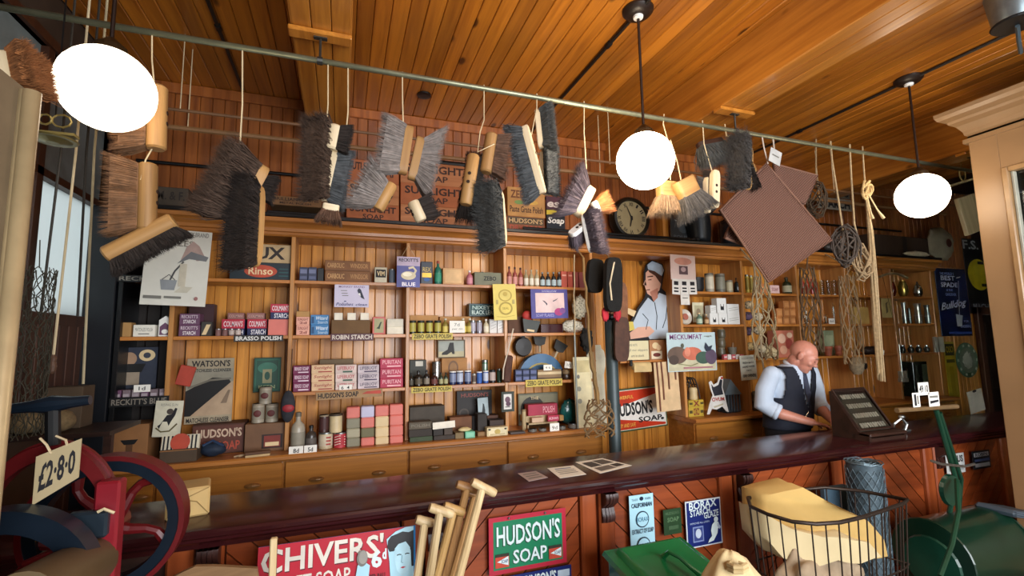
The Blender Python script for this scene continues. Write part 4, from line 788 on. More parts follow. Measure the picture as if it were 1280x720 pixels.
# rope and basket hanging from cornice at the end of the unit
def wob(a, b, n, amp, seed):
    rnd = random.Random(seed); a = Vector(a); b = Vector(b)
    return [a.lerp(b, k/n)+(Vector((rnd.uniform(-amp, amp), rnd.uniform(-amp, amp)*.5, 0)) if 0 < k < n else Vector()) for k in range(n+1)]
def string(name, label, cat, pts, r=.004, m=None, n=5): return tag(MB().tube(pts, r, n).build(name, m or string_m), label, cat)
s0 = at(718, 318, 3.30); s1 = at(718, 420, 3.30)
string('twine_cord', 'white cord with a knot hung from the cornice by the lace', 'cord', wob((s0.x, 3.30, s0.z), (s1.x, 3.30, s1.z), 8, .004, 3), .005)
def net(name, label, cat, top_px, px, Y, m, seed, r=.005, dep=.04, cols_=6, rows_=9, sides=5, topw=.25, anchor=False):
    """a hanging knotted net or skein: crossing cords inside px=(x0,y0,x1,y1), gathered at top_px"""
    x0, y0, x1, y1 = px; a = at(x0, (y0+y1)/2, Y); b = at(x1, (y0+y1)/2, Y); t = at((x0+x1)/2, y0, Y).z; d = at((x0+x1)/2, y1, Y).z
    xc = (a.x+b.x)/2; hw = (b.x-a.x)/2; rnd = random.Random(seed); mb = MB(); org = Vector((xc, Y, d))
    for k in range(cols_*2):
        ph = 2*math.pi*k/(cols_*2); sg = 1 if k % 2 else -1; pts = []
        for j in range(rows_*2+1):
            f = j/(rows_*2); wv = topw+(1-topw)*min(1, f*2.2)
            ang = ph+sg*f*3.2+rnd.uniform(-.15, .15)
            pts.append((hw*wv*math.cos(ang)+rnd.uniform(-.004, .004), dep*math.sin(ang), (t-d)*(1-f)+rnd.uniform(-.004, .004)))
        mb.tube(pts, r, sides)
    o = mb.build(name, m, None, org); tag(o, label, cat)
    tp = at(*top_px, Y); cp_ = [(tp.x-xc, 0, tp.z-d), (0, 0, t-d)]
    if anchor: cp_ = [(tp.x-xc, 3.333-Y, 2.43-d)]+cp_
    MB().tube(cp_, r*1.2, 5).build('hanging_cord', m, o)
    return o
NY = 3.09
o = net('rope_net', 'brown knotted rope pouch and hank hanging before the cream boards', 'net bag', (741, 440), (731, 500, 767, 545), NY, M('#7a6040', .95), 4, .006, .06, 6, 8, 5, .6)
A_ = lambda a, b: tuple(Vector((at(a, b, NY).x, NY, at(a, b, NY).z))-Vector(o.location))
MB().tube(wob(A_(738, 440), A_(748, 505), 10, .006, 9), .016, 7).tube(wob(A_(729, 322), A_(738, 440), 12, .006, 9), .009, 7).tube([A_(729, 322), (A_(729, 322)[0], 3.333-NY, 2.43-o.location.z)], .007, 6).build('rope_hank', M('#84683f', .95), o)
# iron column between the two runs
q = at(766, 480, 3.2); cr = .046
o = MB().lathe([(cr*1.25, 0), (cr*1.25, .25), (cr, .3), (cr, at(766, 404, 3.2).z), (cr*.85, at(766, 400, 3.2).z)], (0, 0, 0), 20).build('iron_post', M('#3d4a4d', .45, .2), None, (q.x, 3.2, 0)); tag(smooth_by_angle(o), 'blue grey iron post with cap between the shelving runs', 'post')
MB().lathe([(cr*.5, 0), (cr*.9, .01), (cr*.9, .03), (cr*.3, .05)], (0, 0, at(766, 400, 3.2).z), 16).build('cap', iron, o)
# black shoe brushes, red tassels and brown leather strips hung together
g8 = 3.05
def pad(label, name, px, Y, th, m, roll, cat):
    x0, y0, x1, y1 = px; a = at(x0, (y0+y1)/2, Y); b = at(x1, (y0+y1)/2, Y); t = at((x0+x1)/2, y0, Y).z; d = at((x0+x1)/2, y1, Y).z
    w, h = b.x-a.x, t-d
    pts = []
    for k in range(20):
        an = 2*math.pi*k/20; c, s = math.cos(an), math.sin(an)
        pts.append((w/2*math.copysign(abs(c)**.5, c), h/2*math.copysign(abs(s)**.5, s)))
    o = MB().prism(pts, 'y', -th/2, th/2).build(name, m, None, ((a.x+b.x)/2, Y, (t+d)/2), (0, math.radians(roll), 0)); tag(o, label, cat); return o
fuzzblack = M('#121211', .95, 0, .4, 60, .8, 120)
pad('black boot brush hung beside its twin, further from the cutout figure', 'boot_brush', (734, 324, 753, 366), g8+.13, .05, fuzzblack, 6, 'brush'); o = pad('black boot brush hung nearer the cutout figure on white cord', 'boot_brush', (756, 322, 776, 390), g8-.06, .05, fuzzblack, 3, 'brush')
MB().tube([(-.03, -.035, -.12), (-.045, -.035, 0), (-.01, -.03, .15), (.02, 0, .19)], .006, 5).build('cord', M('#d6c7a8'), o)
st_ = pad('tan leather strop with red tassels hanging behind the black boot brushes', 'leather_strop', (762, 352, 784, 412), 3.19, .02, M('#7a4f33', .75, 0, .3, 20), 2, 'strop')
for k, (x, y) in enumerate(((757, 394), (772, 393))): lumpy('red_tassel', None, None, Vector(at(x, y, g8))-Vector(st_.location), (.028, .02, .05), M('#c22a38', .8), .3, 4, k+3, parent=st_)
st2 = pad('long brown leather razor strop hanging below black brushes', 'leather_strop', (768, 396, 786, 452), 3.08, .02, M('#4a2c1e', .7, 0, .3, 20), 3, 'strop')
for o, zz in ((st_, 2.34), (st2, 2.34)): MB().tube([(0, 0, .08), (0, .12, zz-o.location.z-.1), (0, 3.36-o.location.y, zz-o.location.z)], .004, 5).build('hanging_cord', twine, o)
# ------------------------------------------------------------------ boarded bay between the runs: cutout figure and signs
Yb = 3.60
def cut(pxs, y, mat, parent, nm, th):
    mb = MB(); mb.prism([(p.x, p.z) for p in [at(a, b, Yb)-Vector((0, 0, 0)) for a, b in pxs]], 'y', y, y+th); return mb.build(nm, mat, parent)
body_out = [(808, 331), (815, 325), (828, 330), (831, 338), (829, 347), (827, 360), (835, 368), (842, 380), (843, 424), (800, 426), (787, 426), (787, 404), (797, 385), (806, 372), (808, 364), (805, 352), (805, 340)]
fig = MB().prism([(at(a, b, Yb).x, at(a, b, Yb).z) for a, b in body_out], 'y', Yb, Yb+.01).build('cutout_figure', M('#14161c', .6)); tag(fig, 'flat cutout of a man in white cap and shirt between shelving runs', 'show card')
def fp(ps, m, lay, nm): return MB().prism([(at(a, b, Yb).x, at(a, b, Yb).z) for a, b in ps], 'y', Yb-.001*lay-.0004, Yb).build(nm, m, fig)
skin_p = M('#d9a890', .6, 0, .06); shirt_p = M('#b9c6d2', .6, 0, .05)
fp([(809, 331), (815, 326.5), (827, 331), (830, 338), (827, 345), (818, 339), (810, 337)], M('#a9bccd', .6), 2, 'cap')
fp([(810, 337), (818, 339), (828, 346), (826, 355), (823, 351), (819, 345), (811, 340)], M('#4a2a1a', .6), 3, 'hair')
fp([(807, 341), (810, 338), (818, 340), (824, 348), (826, 355), (824, 363), (815, 371), (809, 367), (807, 361), (805, 355), (807, 350)], skin_p, 2, 'face')
fp([(812, 365), (822, 360), (822, 372), (817, 377)], M('#b87c66'), 3, 'neck')
fp([(810, 372), (817, 378), (824, 366), (834, 370), (841, 382), (842, 423), (812, 424), (806, 412), (794, 414), (790, 406), (799, 387)], shirt_p, 1, 'shirt')
for k, ps in enumerate(([(818, 378), (821, 395), (820, 412)], [(834, 380), (832, 398), (828, 410)], [(803, 392), (810, 400), (807, 412)])): MB().tube([(at(a, b, Yb).x, Yb-.002, at(a, b, Yb).z) for a, b in ps], .004, 4).build('outline', ink, fig)
fp([(787, 416), (797, 409), (812, 408), (818, 414), (810, 421), (788, 424)], skin_p, 3, 'forearm')
fp([(785, 385), (795, 389), (792, 396), (784, 392)], cream, 3, 'badge')
fp([(786, 402), (791, 402), (793, 412), (786, 414)], yellow, 3, 'cup')
for ps_ in ([(806.5, 350), (803.8, 356), (808, 357)],): fp(ps_, skin_p, 2, 'nose')
fp([(809, 345.5), (816, 344.5), (816, 346), (809, 346.8)], M('#4a2a1a'), 4, 'eyebrow')
for a, b, l in ((812, 349.5, 'eye'), (810, 362, 'mouth')): fp([(a-2, b), (a+2, b-.6), (a+2, b+.8), (a-2, b+1)], M('#5a2a24'), 4, l)
sh = MB().box(0, at(838, 450, 3.44).x-at(778, 450, 3.44).x, 0, .2, -.015, 0).build('bracket_shelf', shelfwood, None, (at(778, 450, 3.44).x, 3.47, at(800, 451, 3.47).z)); tag(sh, 'short pine bracket shelf holding paper notices by iron post', 'shelf'); MB().prism([(.02, -.015), (.18, -.015), (.02, -.12)], 'x', .3, .315).build('bracket', shelfwood, sh)
panel('notice', 'cream handwritten notice standing on the short bracket shelf', 'notice', (779, 426, 811, 450), 3.50, M('#d9cfa6', .7, 0, .04), [('t', .15, .72, .55, .84, 'PLEASE NOTE', grey, 0), ('t', .2, .42, .95, .58, 'all our slippers', grey, 0), ('t', .3, .15, .8, .3, 'are in stock', grey, 0)], .003)
panel('picture_card', 'small brown picture card beside the cream handwritten notice', 'card', (812, 425, 831, 450), 3.50, M('#a8744a', .6), [('e', .4, .72, .22, .16, cream), ('e', .6, .62, .16, .14, M('#d6b48a')), ('r', .1, .06, .8, .45, M('#d8c9ac')), ('e', .45, .26, .25, .1, M('#6a2c24'))], .003)
q = at(803, 457, 3.42); o = MB().lathe([(.012, 0), (.03, .004), (.03, .17), (.012, .174)], (0, 0, 0), 14, 'x').build('paper_roll', M('#cdb27c', .7), None, (at(790, 457, 3.42).x, 3.42, q.z)); tag(o, 'roll of buff paper hung under the short bracket shelf', 'paper roll'); MB().box(.0, .17, -.031, -.029, -.05, 0).build('paper_end', M('#cdb27c', .7), o); MB().box(-.02, .0, -.01, .01, 0, .05).build('bracket', iron, o)
o = panel('enamel_sign', 'red and white enamel soap sign behind hanging card strips', 'sign', (766, 484, 834, 537), 3.62, M('#1f4a34', .3), [('r', .02, .03, .98, .97, M('#cfc9b2', .3)), ('r', .04, .05, .96, .95, M('#c2391f', .3)), ('p', [(.04, .56), (.04, .32), (.96, .1), (.96, .86)], M('#e6e2da', .3)), ('t', .03, .36, .74, .68, "HUDSON'S", black, .04), ('t', .46, .17, .9, .3, 'SOAP', black, .03), ('t', .05, .76, .4, .84, 'POWERFUL', M('#e8b04a'), .01), ('t', .07, .1, .4, .19, 'EASY AND SAFE', M('#e8b04a'), .01, .2), ('e', .9, .2, .03, .03, black)], .006, -3)
o = panel('card_strip_rack', 'buff hanging card with brown leather laces by red enamel sign', 'card', (820, 452, 850, 514), 3.40, M('#d2b388', .7), [], .004, -2)
w_, h_ = o.dimensions.x, o.dimensions.z
for k, (u, v0) in enumerate(((.12, .0), (.3, .22), (.55, .42), (.85, .6))): MB().tube([((u-.5)*w_, -.006, h_*1.0), ((u-.5)*w_+.003, -.008, h_*(.5+v0*.5)), ((u-.49)*w_, -.006, h_*(v0+.02))], .007, 6).build('leather_lace', M('#7a4a34', .7), o)
panel('poultry_poster', 'pale blue poster with poultry at the shelving end', 'poster', (834, 415.5, 895, 464), 3.375, M('#b9cdd0', .6, 0, .05), [('r', .02, .02, .98, .3, M('#c9c3a2')), ('t', .06, .82, .72, .95, 'MECKUMFAT', M('#7a3f74'), .015), ('e', .2, .42, .2, .22, M('#6a5548')), ('e', .12, .3, .1, .12, M('#4a3c34')), ('e', .5, .45, .2, .17, M('#c26a52')), ('e', .4, .5, .06, .12, M('#d98a70')), ('e', .72, .34, .16, .16, M('#3f5a4c')), ('e', .88, .36, .12, .2, M('#5a4a5e')), ('p', [(.75, .6), (.78, .74), (.84, .62), (.92, .66), (.88, .52), (.78, .5)], M('#2c3444')), ('e', .3, .66, .03, .06, M('#5a5a4a')), ('r', .3, .07, .9, .11, M('#a9707a')), ('l', [(.2, .2), (.45, .14), (.6, .2)], .02, M('#8a8a5a')), ('t', .76, .87, .92, .92, 'regd.', grey)], .003)
panel('calendar', 'pink tinted calendar sheet with tear-off slips hung from cornice', 'calendar', (838, 319, 869, 350), 3.345, M('#e0c7be', .65, 0, .05), [('e', .5, .75, .35, .15, M('#d99a86')), ('r', .33, .22, .68, .56, M('#5a4248')), ('e', .5, .42, .1, .1, M('#b59a9a'))], .002, 1)
for k in range(3): o = panel('calendar_slip', ORD[k]+' white printed slip from left below the pink calendar', 'slip', (840+k*10.5, 348.5+k*.5, 850+k*10.5, 368), 3.34, M('#dedad2', .65, 0, .04), [('r', .2, .6, .75, .85, ink), ('r', .2, .35, .75, .45, ink), ('r', .2, .15, .75, .25, ink)], .002, 3-k*2)
panel('calendar_slip', 'plain white slip hanging lowest under the pink calendar', 'slip', (851, 368, 862, 381), 3.36, M('#d8d2c8'), [('r', .2, .6, .8, .7, grey)], .002)
# ================================================================== goods on the right shelving
YG = 3.455
clear = glassm('clear_glass', '#e8eeea', .03); redgl = M('#8a2a20', .08, 0, .1, 9, 0, 60, .3)
o = round_item('iron_pot', 'black iron pot on top shelf beside printed canisters', 'pot', (860, 880, 346), ZR1, YG, [(.7, 0), (1, .25), (1, .8), (1.05, .85), (1.05, 1)], M('#17171a', .5), [('handle', [(.1, .3), (.1, .31)], iron)])
for k, (a, b, yt, m, lm, l) in enumerate(((880.5, 892, 341, '#9c9684', '#c9c2ac', 'cream printed canister, tallest on the right top shelf'), (893, 906, 341.5, '#59594f', '#7d7c6c', 'grey screw lidded canister next to the cream canister'), (906.5, 916, 350, '#8f866c', '#b5ac8c', 'short buff canister next to grey screw lidded one'))): tin(l, 'canister', (a, b, yt), ZR1, YG, M(m, .45), M(lm, .5), None, M('#6d675a', .4))
bottle('dark glass flask at the end of the right top shelf', 'flask', (917, 925, 347), ZR1, YG, M('#1d2426', .15))
q = at(860, 392, 3.5); o = MB().lathe([(.0, .012), (.05, .01), (.07, -.004), (.072, 0), (.05, .016)], (0, 0, 0), 24, 'y').build('plate', M('#c9bfae', .3), None, (q.x, 3.54, ZR2+.074), (math.radians(-10), 0, 0)); tag(smooth_by_angle(o), 'upright floral china plate beside framed card', 'plate'); MB().lathe([(.001, -.006), (.03, -.0055)], (0, -.002, 0), 16, 'y').build('printed_flower', M('#a8604c'), o)
panel('framed_card', 'cream framed card standing beside the floral plate', 'card', (866, 378, 880, 403), 3.56, M('#d6cfae', .6), [('r', .15, .15, .85, .85, M('#b5ae8c')), ('e', .5, .5, .2, .2, M('#8a7a60'))], .006)
bottle('little green bottle before the cream framed card', 'bottle', (870, 878, 391), ZR2, YG, M('#5f7a68', .2), M('#a9b8a0'), cream); bottle('little amber bottle beside the white boxes', 'bottle', (880, 886, 393), ZR2, YG, M('#7a5430', .2), M('#c9a67a'), cream)
wbx = [(887.5, 898, 391.5, None, 'a'), (898.5, 909.5, 391.5, None, 'b'), (910, 925, 393, None, 'c'), (888, 895.5, 381.5, 'a', 'd'), (896, 908, 372.5, 'b', 'e'), (909, 924, 380, 'c', 'f')]
tp_ = {}
for a, b, yt, base, k in wbx:
    nm_ = {'a': 'first in the bottom row', 'b': 'second in the bottom row', 'c': 'third in the bottom row', 'd': 'smallest, on top at left', 'e': 'tallest one on top', 'f': 'wide one on top at right'}[k]
    o = box_item('medicine_box', 'white medicine box of the white stack, '+nm_, 'box', (a, b, yt), ZR2 if base is None else tp_[base], YG, .07, M('#d9dad6', .55, 0, .04), [('r', .35, .2, .7, .6, ink), ('e', .52, .55, .12, .12, M('#d9dad6'))] if k in 'abe' else [('l', [(.1, .55), (.9, .7)], .03, grey), ('l', [(.1, .35), (.9, .5)], .03, grey)], 'white medicine boxes'); tp_[k] = top(o)
for k in range(3):
    z = ZR3 if k == 0 else zt
    o = round_item('stoneware_jar', ['bottom', 'middle', 'top'][k]+' jar of the dark stoneware stack behind poultry poster', 'jar', (896, 907, 434.5-k*11.5), z, 3.53, [(.8, 0), (1, .2), (1, .75), (.8, .95), (.85, 1)], M('#57503f', .4), [('rim', [(.86, .9), (.86, 1.0)], M('#6d6450'))]); zt = top(o)
o = round_item('mortar', 'grey stone mortar with wooden pestle beside dark jars', 'mortar', (910, 921, 434), ZR3, 3.45, [(.6, 0), (.7, .1), (.55, .25), (.95, .6), (1.05, 1), (.9, .98), (.5, .5)], M('#6a6558', .6)); MB().tube([(0, 0, .06), (.012, 0, .15)], [.014, .009], 8).build('pestle', M('#7a5a38'), o)
for k in range(5): box_item('sweet_packet', ORD[k]+' tiny red and white packet along the third right shelf', 'packet', (905+k*5.2, 909.6+k*5.2, 443), ZR3, YG-.02, .03, [M('#b5565a'), M('#d6ccc6')][k % 2], [('r', .1, .4, .9, .6, M('#e0d6d0'))], 'tiny red and white packets')
panel('notice', 'white printed notice pinned to an upright behind shopkeeper', 'notice', (926, 444, 946, 475), 3.405, M('#d5d6c6', .65), [('t', .12, .84, .88, .92, 'HOLLOW WARE', grey, 0), ('t', .15, .66, .85, .74, 'FRESH MADE', ink, .01), ('t', .12, .5, .88, .58, 'SOUND WATER', ink, .01), ('t', .35, .36, .65, .42, 'cans', grey), ('t', .1, .12, .9, .24, 'CAN OPENERS', ink, .02)], .003, -2)
# ledge of the right run
o = MB()
a = at(859, 512, 3.5); b = at(877, 512, 3.5); rr = (b.x-a.x)/2; hz = at(868, 472, 3.5).z-LT
for k in range(4): o.tube([(rr*.95*math.cos(t*math.pi/10), k*.035, hz*math.sin(t*math.pi/10)) for t in range(11)], .007, 6)
for t in range(1, 10, 2): o.tube([(rr*.95*math.cos(t*math.pi/10), 0, hz*math.sin(t*math.pi/10)), (rr*.95*math.cos(t*math.pi/10), .105, hz*math.sin(t*math.pi/10))], .004, 5)
tag(o.build('wicker_arch', M('#2b2019', .7), None, ((a.x+b.x)/2, 3.5, LT)), 'dark arched wicker basket frame on the right ledge', 'basket')
zt = LT
for k in range(2):
    o = box_item('yellow_tin', ['yellow cube tin with red letters, lower of two on right ledge', 'yellow cube tin with red letters, upper of two on right ledge'][k], 'tin', (861, 880, 508.5 if k == 0 else 500), zt, 3.42, .07, M('#b59a34', .5), [('t', .3, .1, .7, .9, 'X' if k else 'OXO', M('#7a2c1c'), .04), ('r', .04, .35, .24, .65, M('#4a3c14')), ('r', .76, .35, .96, .65, M('#4a3c14'))]); zt = top(o)
round_item('cream_jar', 'cream jar standing on the yellow cube tins', 'jar', (860.5, 872, 485), zt, 3.43, [(.9, 0), (1, .1), (.9, .5), (1, .85), (.8, 1)], M('#c9b283', .5), [('lid', [(.85, .9), (.7, 1.02)], M('#b39a6c'))])
Yo = 3.36
hen = [(884, 518), (887, 505), (891, 494), (888, 486), (886, 478), (889, 476), (892, 481), (897, 478), (899, 471), (903, 470), (904, 475), (903, 484), (906, 494), (908, 503), (911, 515), (908, 514), (903, 508), (896, 512), (890, 511), (887, 518)]
o = MB().prism([(at(x, y, Yo).x, at(x, y, Yo).z) for x, y in hen], 'y', Yo, Yo+.006).build('hen_cutout', M('#d8d6d0', .5)); tag(o, 'hen shaped white cutout advertising card with red lettering on ledge', 'show card')
def hp(ps, m, lay, nm): MB().prism([(at(x, y, Yo).x, at(x, y, Yo).z) for x, y in ps], 'y', Yo-.0012*lay, Yo).build(nm, m, o)
hp([(889, 480), (892, 484), (898, 481), (900, 474), (903, 475), (902, 484), (904, 493), (893, 495), (890, 487)], M('#23242c'), 1, 'printed_hen')
ov = MB(); vs, fs = text_mesh('OVUM', .03, 0); A0 = at(890, 502, Yo); A1 = at(905, 496, Yo)
ov.add([(A0.x+(A1.x-A0.x)*u, Yo-.003, A0.z+(A1.z-A0.z)*v) for u, v in vs], fs).build('lettering', M('#a8382f'), o)
hp([(892, 508), (904, 504), (904, 506), (893, 510)], M('#b0a890'), 1, 'printed_ring'); hp([(901, 471), (903.5, 471.5), (903, 474), (901, 474)], M('#b5362c'), 2, 'comb')
o = empty('bird_house', (at(917, 514, 3.46).x, 3.46, LT), (0, 0, 0), 'pale blue grey model house with pitched roof on right ledge', 'model house')
hz = at(917, 493, 3.46).z-LT; hr = at(912, 474, 3.46).z-LT; hw = .085
for k in range(6): MB().box(-hw+k*.032, -hw+k*.032+.012, 0, .012, 0, hz).build('bar', M('#4d5b66', .5), o)
MB().box(-hw, hw, .1, .11, 0, hz).box(-hw, hw, 0, .11, -.0, .01).build('back', M('#2b333a', .5), o); MB().prism([(-hw*1.15, hz), (hw*1.15, hz), (-.02, hr)], 'y', -.01, .12).build('roof', M('#6d7f8a', .5), o)
lumpy('cloth_bundle', 'grey speckled cloth bundle on ledge behind shopkeeper', 'cloth', (at(949, 497, 3.45).x, 3.46, LT+.085), (.085, .06, .1), M('#6a6252', .9, 0, .4, 30), .2, 3, 12)
# second bay of the right run
for k, (a, b, yt, m) in enumerate(((931, 936, 343, '#c2b04a'), (936.5, 941, 344, '#b5a040'))): tin(['yellow tin by the upright above the yarn, first', 'yellow tin above the yarn, second'][k], 'tin', (a, b, yt), ZR1, YG, M(m, .5), M('#8a7a30'), 'yellow tins above the yarn')
for k in range(2): box_item('orange_carton', ['small orange carton under the coarse mat, first of two', 'small orange carton under the coarse mat, second of two'][k], 'box', (951+k*5.5, 956+k*5.5, 354.5), ZR1, YG, .05, M('#c27c48', .6), [('r', .2, .2, .8, .7, M('#d6955c'))], 'small orange cartons')
box_item('pink_packet', 'pale pink white packet on top shelf below mat corner', 'packet', (963, 974.5, 356.5), ZR1, YG, .05, M('#d6b5b0', .6), [('t', .15, .3, .85, .7, 'SOAP', M('#8a4a4c'))])
bottle('fat dark green flask with pale label below mat corner', 'flask', (976.5, 989, 346), ZR1, YG, M('#26301f', .2), M('#b5b394'), M('#4a3a1c'))
for k, (x, y, m, l) in enumerate(((938, 381, '#c9b690', 'cream'), (937, 395, '#6a5670', 'mauve'), (945, 396, '#d3c7aa', 'pale'), (937, 414, '#57455c', 'plum'), (946, 413, '#d0c2a2', 'ivory'), (940, 433, '#cdb27a', 'straw'), (949, 436, '#d8cba8', 'off white'))):
    zz = at(x, y, 3.47).z; base = ZR2 if y < 400 else ZR3
    lumpy('wool_ball', l+' ball of wool in the yarn pile by the upright', 'wool', (at(x, y, 3.47).x, 3.49 if l in ('mauve', 'plum', 'straw', 'cream') else 3.45, max(zz, base+.04)), (.05, .04, .04), weave('wool_'+l.replace(' ', '_'), m, '#3a3028', 45), .12, 4, k, group='yarn pile')
for r_ in range(3):
    for k in range([3, 3, 2][r_]):
        if r_ == 0: zt0 = ZR2
        o = box_item('orange_soap', '%s orange soap tablet from left, %s row of orange stack' % (ORD[k], ['bottom', 'middle', 'top'][r_]), 'soap', ((971, 979.5, 987.5)[k] if r_ < 2 else 979.5+k*8, ((978.5, 987, 995)[k] if r_ < 2 else 987+k*8), [396, 385.5, 376][r_]), zt0, YG, .06, M('#b5763f', .6), [('r', .15, .2, .85, .75, M('#c98d55'))], 'orange soap tablets')
    zt0 = top(o)
box_item('floral_box', 'red and cream floral patterned box above the shopkeeper', 'box', (970, 992, 413), ZR3, YG, .1, M('#b56a52', .6), [('e', .3, .7, .22, .18, M('#d9b095')), ('e', .7, .5, .2, .2, M('#9a3f34')), ('e', .35, .28, .2, .16, M('#cf9a7c')), ('e', .75, .82, .16, .1, M('#dcbb9c'))])
lumpy('cloth_bundle', 'folded cream knitted cloth on shelf above the shopkeeper', 'cloth', (at(963, 438, 3.45).x, 3.46, ZR3+.05), (.075, .05, .06), weave('knit', '#cdbb90', '#6b5c3c', 50), .2, 4, 15)
# third bay: glassware
for k in range(4): bottle(ORD[k]+' red glass cruet from left above the glass ornaments', 'cruet', (1000.5+k*5.6, 1005.5+k*5.6, 346), ZR1, YG, redgl, None, M('#b5784a'), 'red glass cruets')
for k in range(4): o = round_item('tumbler', ORD[k]+' clear glass tumbler from left on right top shelf', 'glass', (1023.5+k*7.6, 1030.3+k*7.6, 350), ZR1, YG, [(.75, 0), (1, 1), (.92, 1), (.66, .06)], clear, [('foot', [(.76, 0), (.76, .06)], M('#cfd6d2', .1))], 'clear tumblers')
for k, (a, b, yt, l) in enumerate(((1029, 1036, 393, 'low clear glass dish behind price tag'), (1038, 1045, 378, 'tall clear glass figurine above price tag'), (1004, 1011, 383, 'clear glass stopper bottle by the upright'))): round_item('glass_ornament', l, 'ornament', (a, b, yt), ZR2, YG, [(.9, 0), (1, .12), (.4, .3), (.8, .5), (.5, .7), (.65, .85), (.2, 1)], clear, [('stem', [(.15, .1), (.15, .8)], M('#c9d0cc', .1))])
panel('price_card', 'small white price tag before the glass figurine', 'price card', (1036, 398, 1043.5, 405), 3.43, card, [('t', .2, .3, .8, .7, '6d', grey)], .002)
box_item('green_box', 'pale green box on third shelf above terracotta pots', 'box', (1030, 1042.5, 413), ZR3, 3.58, .07, M('#8c9a78', .6), [('r', .15, .2, .85, .8, M('#a3af8c'))])
POT = [(.7, 0), (.95, .72), (1.05, .74), (1.05, 1), (.9, 1), (.8, .8)]
for k, (a, b, yt, l) in enumerate(((1029, 1041, 433, 'terracotta flower pot beside a turned red jar'), (1043, 1053.5, 432, 'turned red terracotta jar on third shelf'))): round_item('flower_pot', l, 'pot', (a, b, yt), ZR3, YG, POT if k == 0 else [(.6, 0), (.95, .2), (.75, .4), (1, .6), (.8, .9), (.85, 1)], M('#8f4a30', .6), [('rim', [(1.06, .78), (1.06, .98)], M('#9c5438'))])
# fourth bay
box_item('tan_box', 'plain tan carton beside the hanging rope skein', 'box', (1068, 1086, 384), ZR2, YG, .1, M('#b5924f', .65)); panel('picture_card', 'cream picture card under the brass pots', 'card', (1102, 373, 1115, 397), 3.40, M('#a8935c', .6), [('p', [(.4, .2), (.6, .3), (.55, .7), (.7, .85), (.4, .75)], M('#5a4a2c'))], .003)
lumpy('leather_pouch', 'dark leather pouch lying on third right shelf', 'pouch', (at(1092, 440, 3.47).x, 3.48, ZR3+.04), (.14, .06, .045), M('#2b1d15', .7), .25, 3, 21)
panel('price_card', 'white tag beside the dark leather pouch', 'price card', (1099, 437, 1105, 443), 3.42, card, [], .002, 15)
o = round_item('woven_nest', 'round woven basket nest hanging beside the shopkeeper', 'basket', (1060, 1081, 447), at(1070, 469, 3.2).z, 3.2, [(.5, 0), (.95, .3), (1, .6), (.7, .95), (.5, 1)], M('#8f7f64', .9, 0, .3, 50)); MB().lathe([(.001, 0), (o['rad']*.5, .001)], (.03, -o['rad']*.93, o['h']*.5), 14, 'y').build('hole', M('#17110c'), o); MB().tube([(-.03, 0, o['h']), (0, 0, o['h']+.12), (.0, 0, 2.33-o.location.z)], .005, 5).build('hanging_cord', twine, o)
# fifth bay: brass and pewter
for k, (a, b, yt, m, l) in enumerate(((1108, 1120, 351, '#5a1d14', 'dark red glass jug behind hanging rope skein'), (1121, 1135, 350, '#a8934a', 'round brass jar facing outward on right top shelf'))): round_item('brass_jar', l, 'jar', (a, b, yt), ZR1, YG, [(.6, 0), (1, .3), (1, .65), (.6, .95), (.5, 1)], M(m, .2, .7 if k else 0), [('rim', [(.56, .95), (.6, 1.02)], gold)])
o = round_item('teapot', 'pewter teapot on the right top shelf end', 'teapot', (1140, 1153, 351), ZR1, YG, [(.6, 0), (1, .25), (1, .5), (.6, .75), (.3, .8), (.1, 1)], M('#8f9088', .2, .9)); r_ = o['rad']; h_ = o['h']
MB().tube([(-r_*.9, 0, h_*.3), (-r_*1.2, -.01, h_*.5), (-r_*1.35, -.02, h_*.72)], [.014, .009, .006], 8).build('spout', silver, o); MB().tube([(r_*.9, 0, h_*.6), (r_*1.3, 0, h_*.62), (r_*1.25, 0, h_*.3), (r_*.95, 0, h_*.22)], .006, 6).build('handle', silver, o)
q = at(1116, 347, 3.4); o = MB().tube([(-.22+.44*t/8, 0, .045*math.sin(math.pi*t/8)) for t in range(9)], .013, 8).build('wooden_yoke', M('#7a6a4a', .6), None, (q.x, 3.39, q.z)); tag(o, 'curved wooden yoke hung across the right top shelf', 'yoke'); MB().tube([(0, 0, .05), (0, .0, 2.33-q.z)], .004, 5).build('cord', twine, o)
for k, (a, b, yt, m, l) in enumerate(((1126, 1133, 378, '#9ca39c', 'tall clear jug first on the pewter shelf'), (1134, 1139, 385, '#55605c', 'small smoky beaker on the pewter shelf'), (1141, 1152, 379, '#a9a99c', 'pewter jug with lip on the pewter shelf'), (1154, 1163, 381, '#7a837c', 'grey green mug at the end of pewter shelf'))): round_item('jug', l, 'jug', (a, b, yt), ZR2, YG, [(.8, 0), (1, .25), (.8, .6), (.75, .8), (1, 1), (.9, 1), (.68, .8)], M(m, .2, .5), [('handle', [(1.1, .4), (1.1, .42)], steel)])
for k in range(4): round_item('glass_jar', ORD[k]+' round glass jar from left on third pewter shelf', 'jar', (1124+k*10, 1133+k*10, 432), ZR3, YG, [(.6, 0), (1, .3), (1, .6), (.5, .85), (.55, 1)], M('#3a4240', .05, .3, .1, 9, 0, 60, .5), [('lid', [(.6, .92), (.6, 1.02), (.2, 1.1)], M('#b5bab5', .15, .8))], 'round glass jars')
box_item('white_card_box', 'plain pale upright card at end of pewter shelf', 'box', (1168, 1180, 421), ZR3, 3.42, .02, M('#a8a594', .6))
o = MB().tube([(0, 0, 0), (0, 0, .32)], .004, 5); o2 = o.build('hanging_lantern', M('#8a8c84', .3, .6), None, at(1128, 470, 3.3)); tag(o2, 'small pale metal crown shaped lantern hung by a wire', 'lantern')
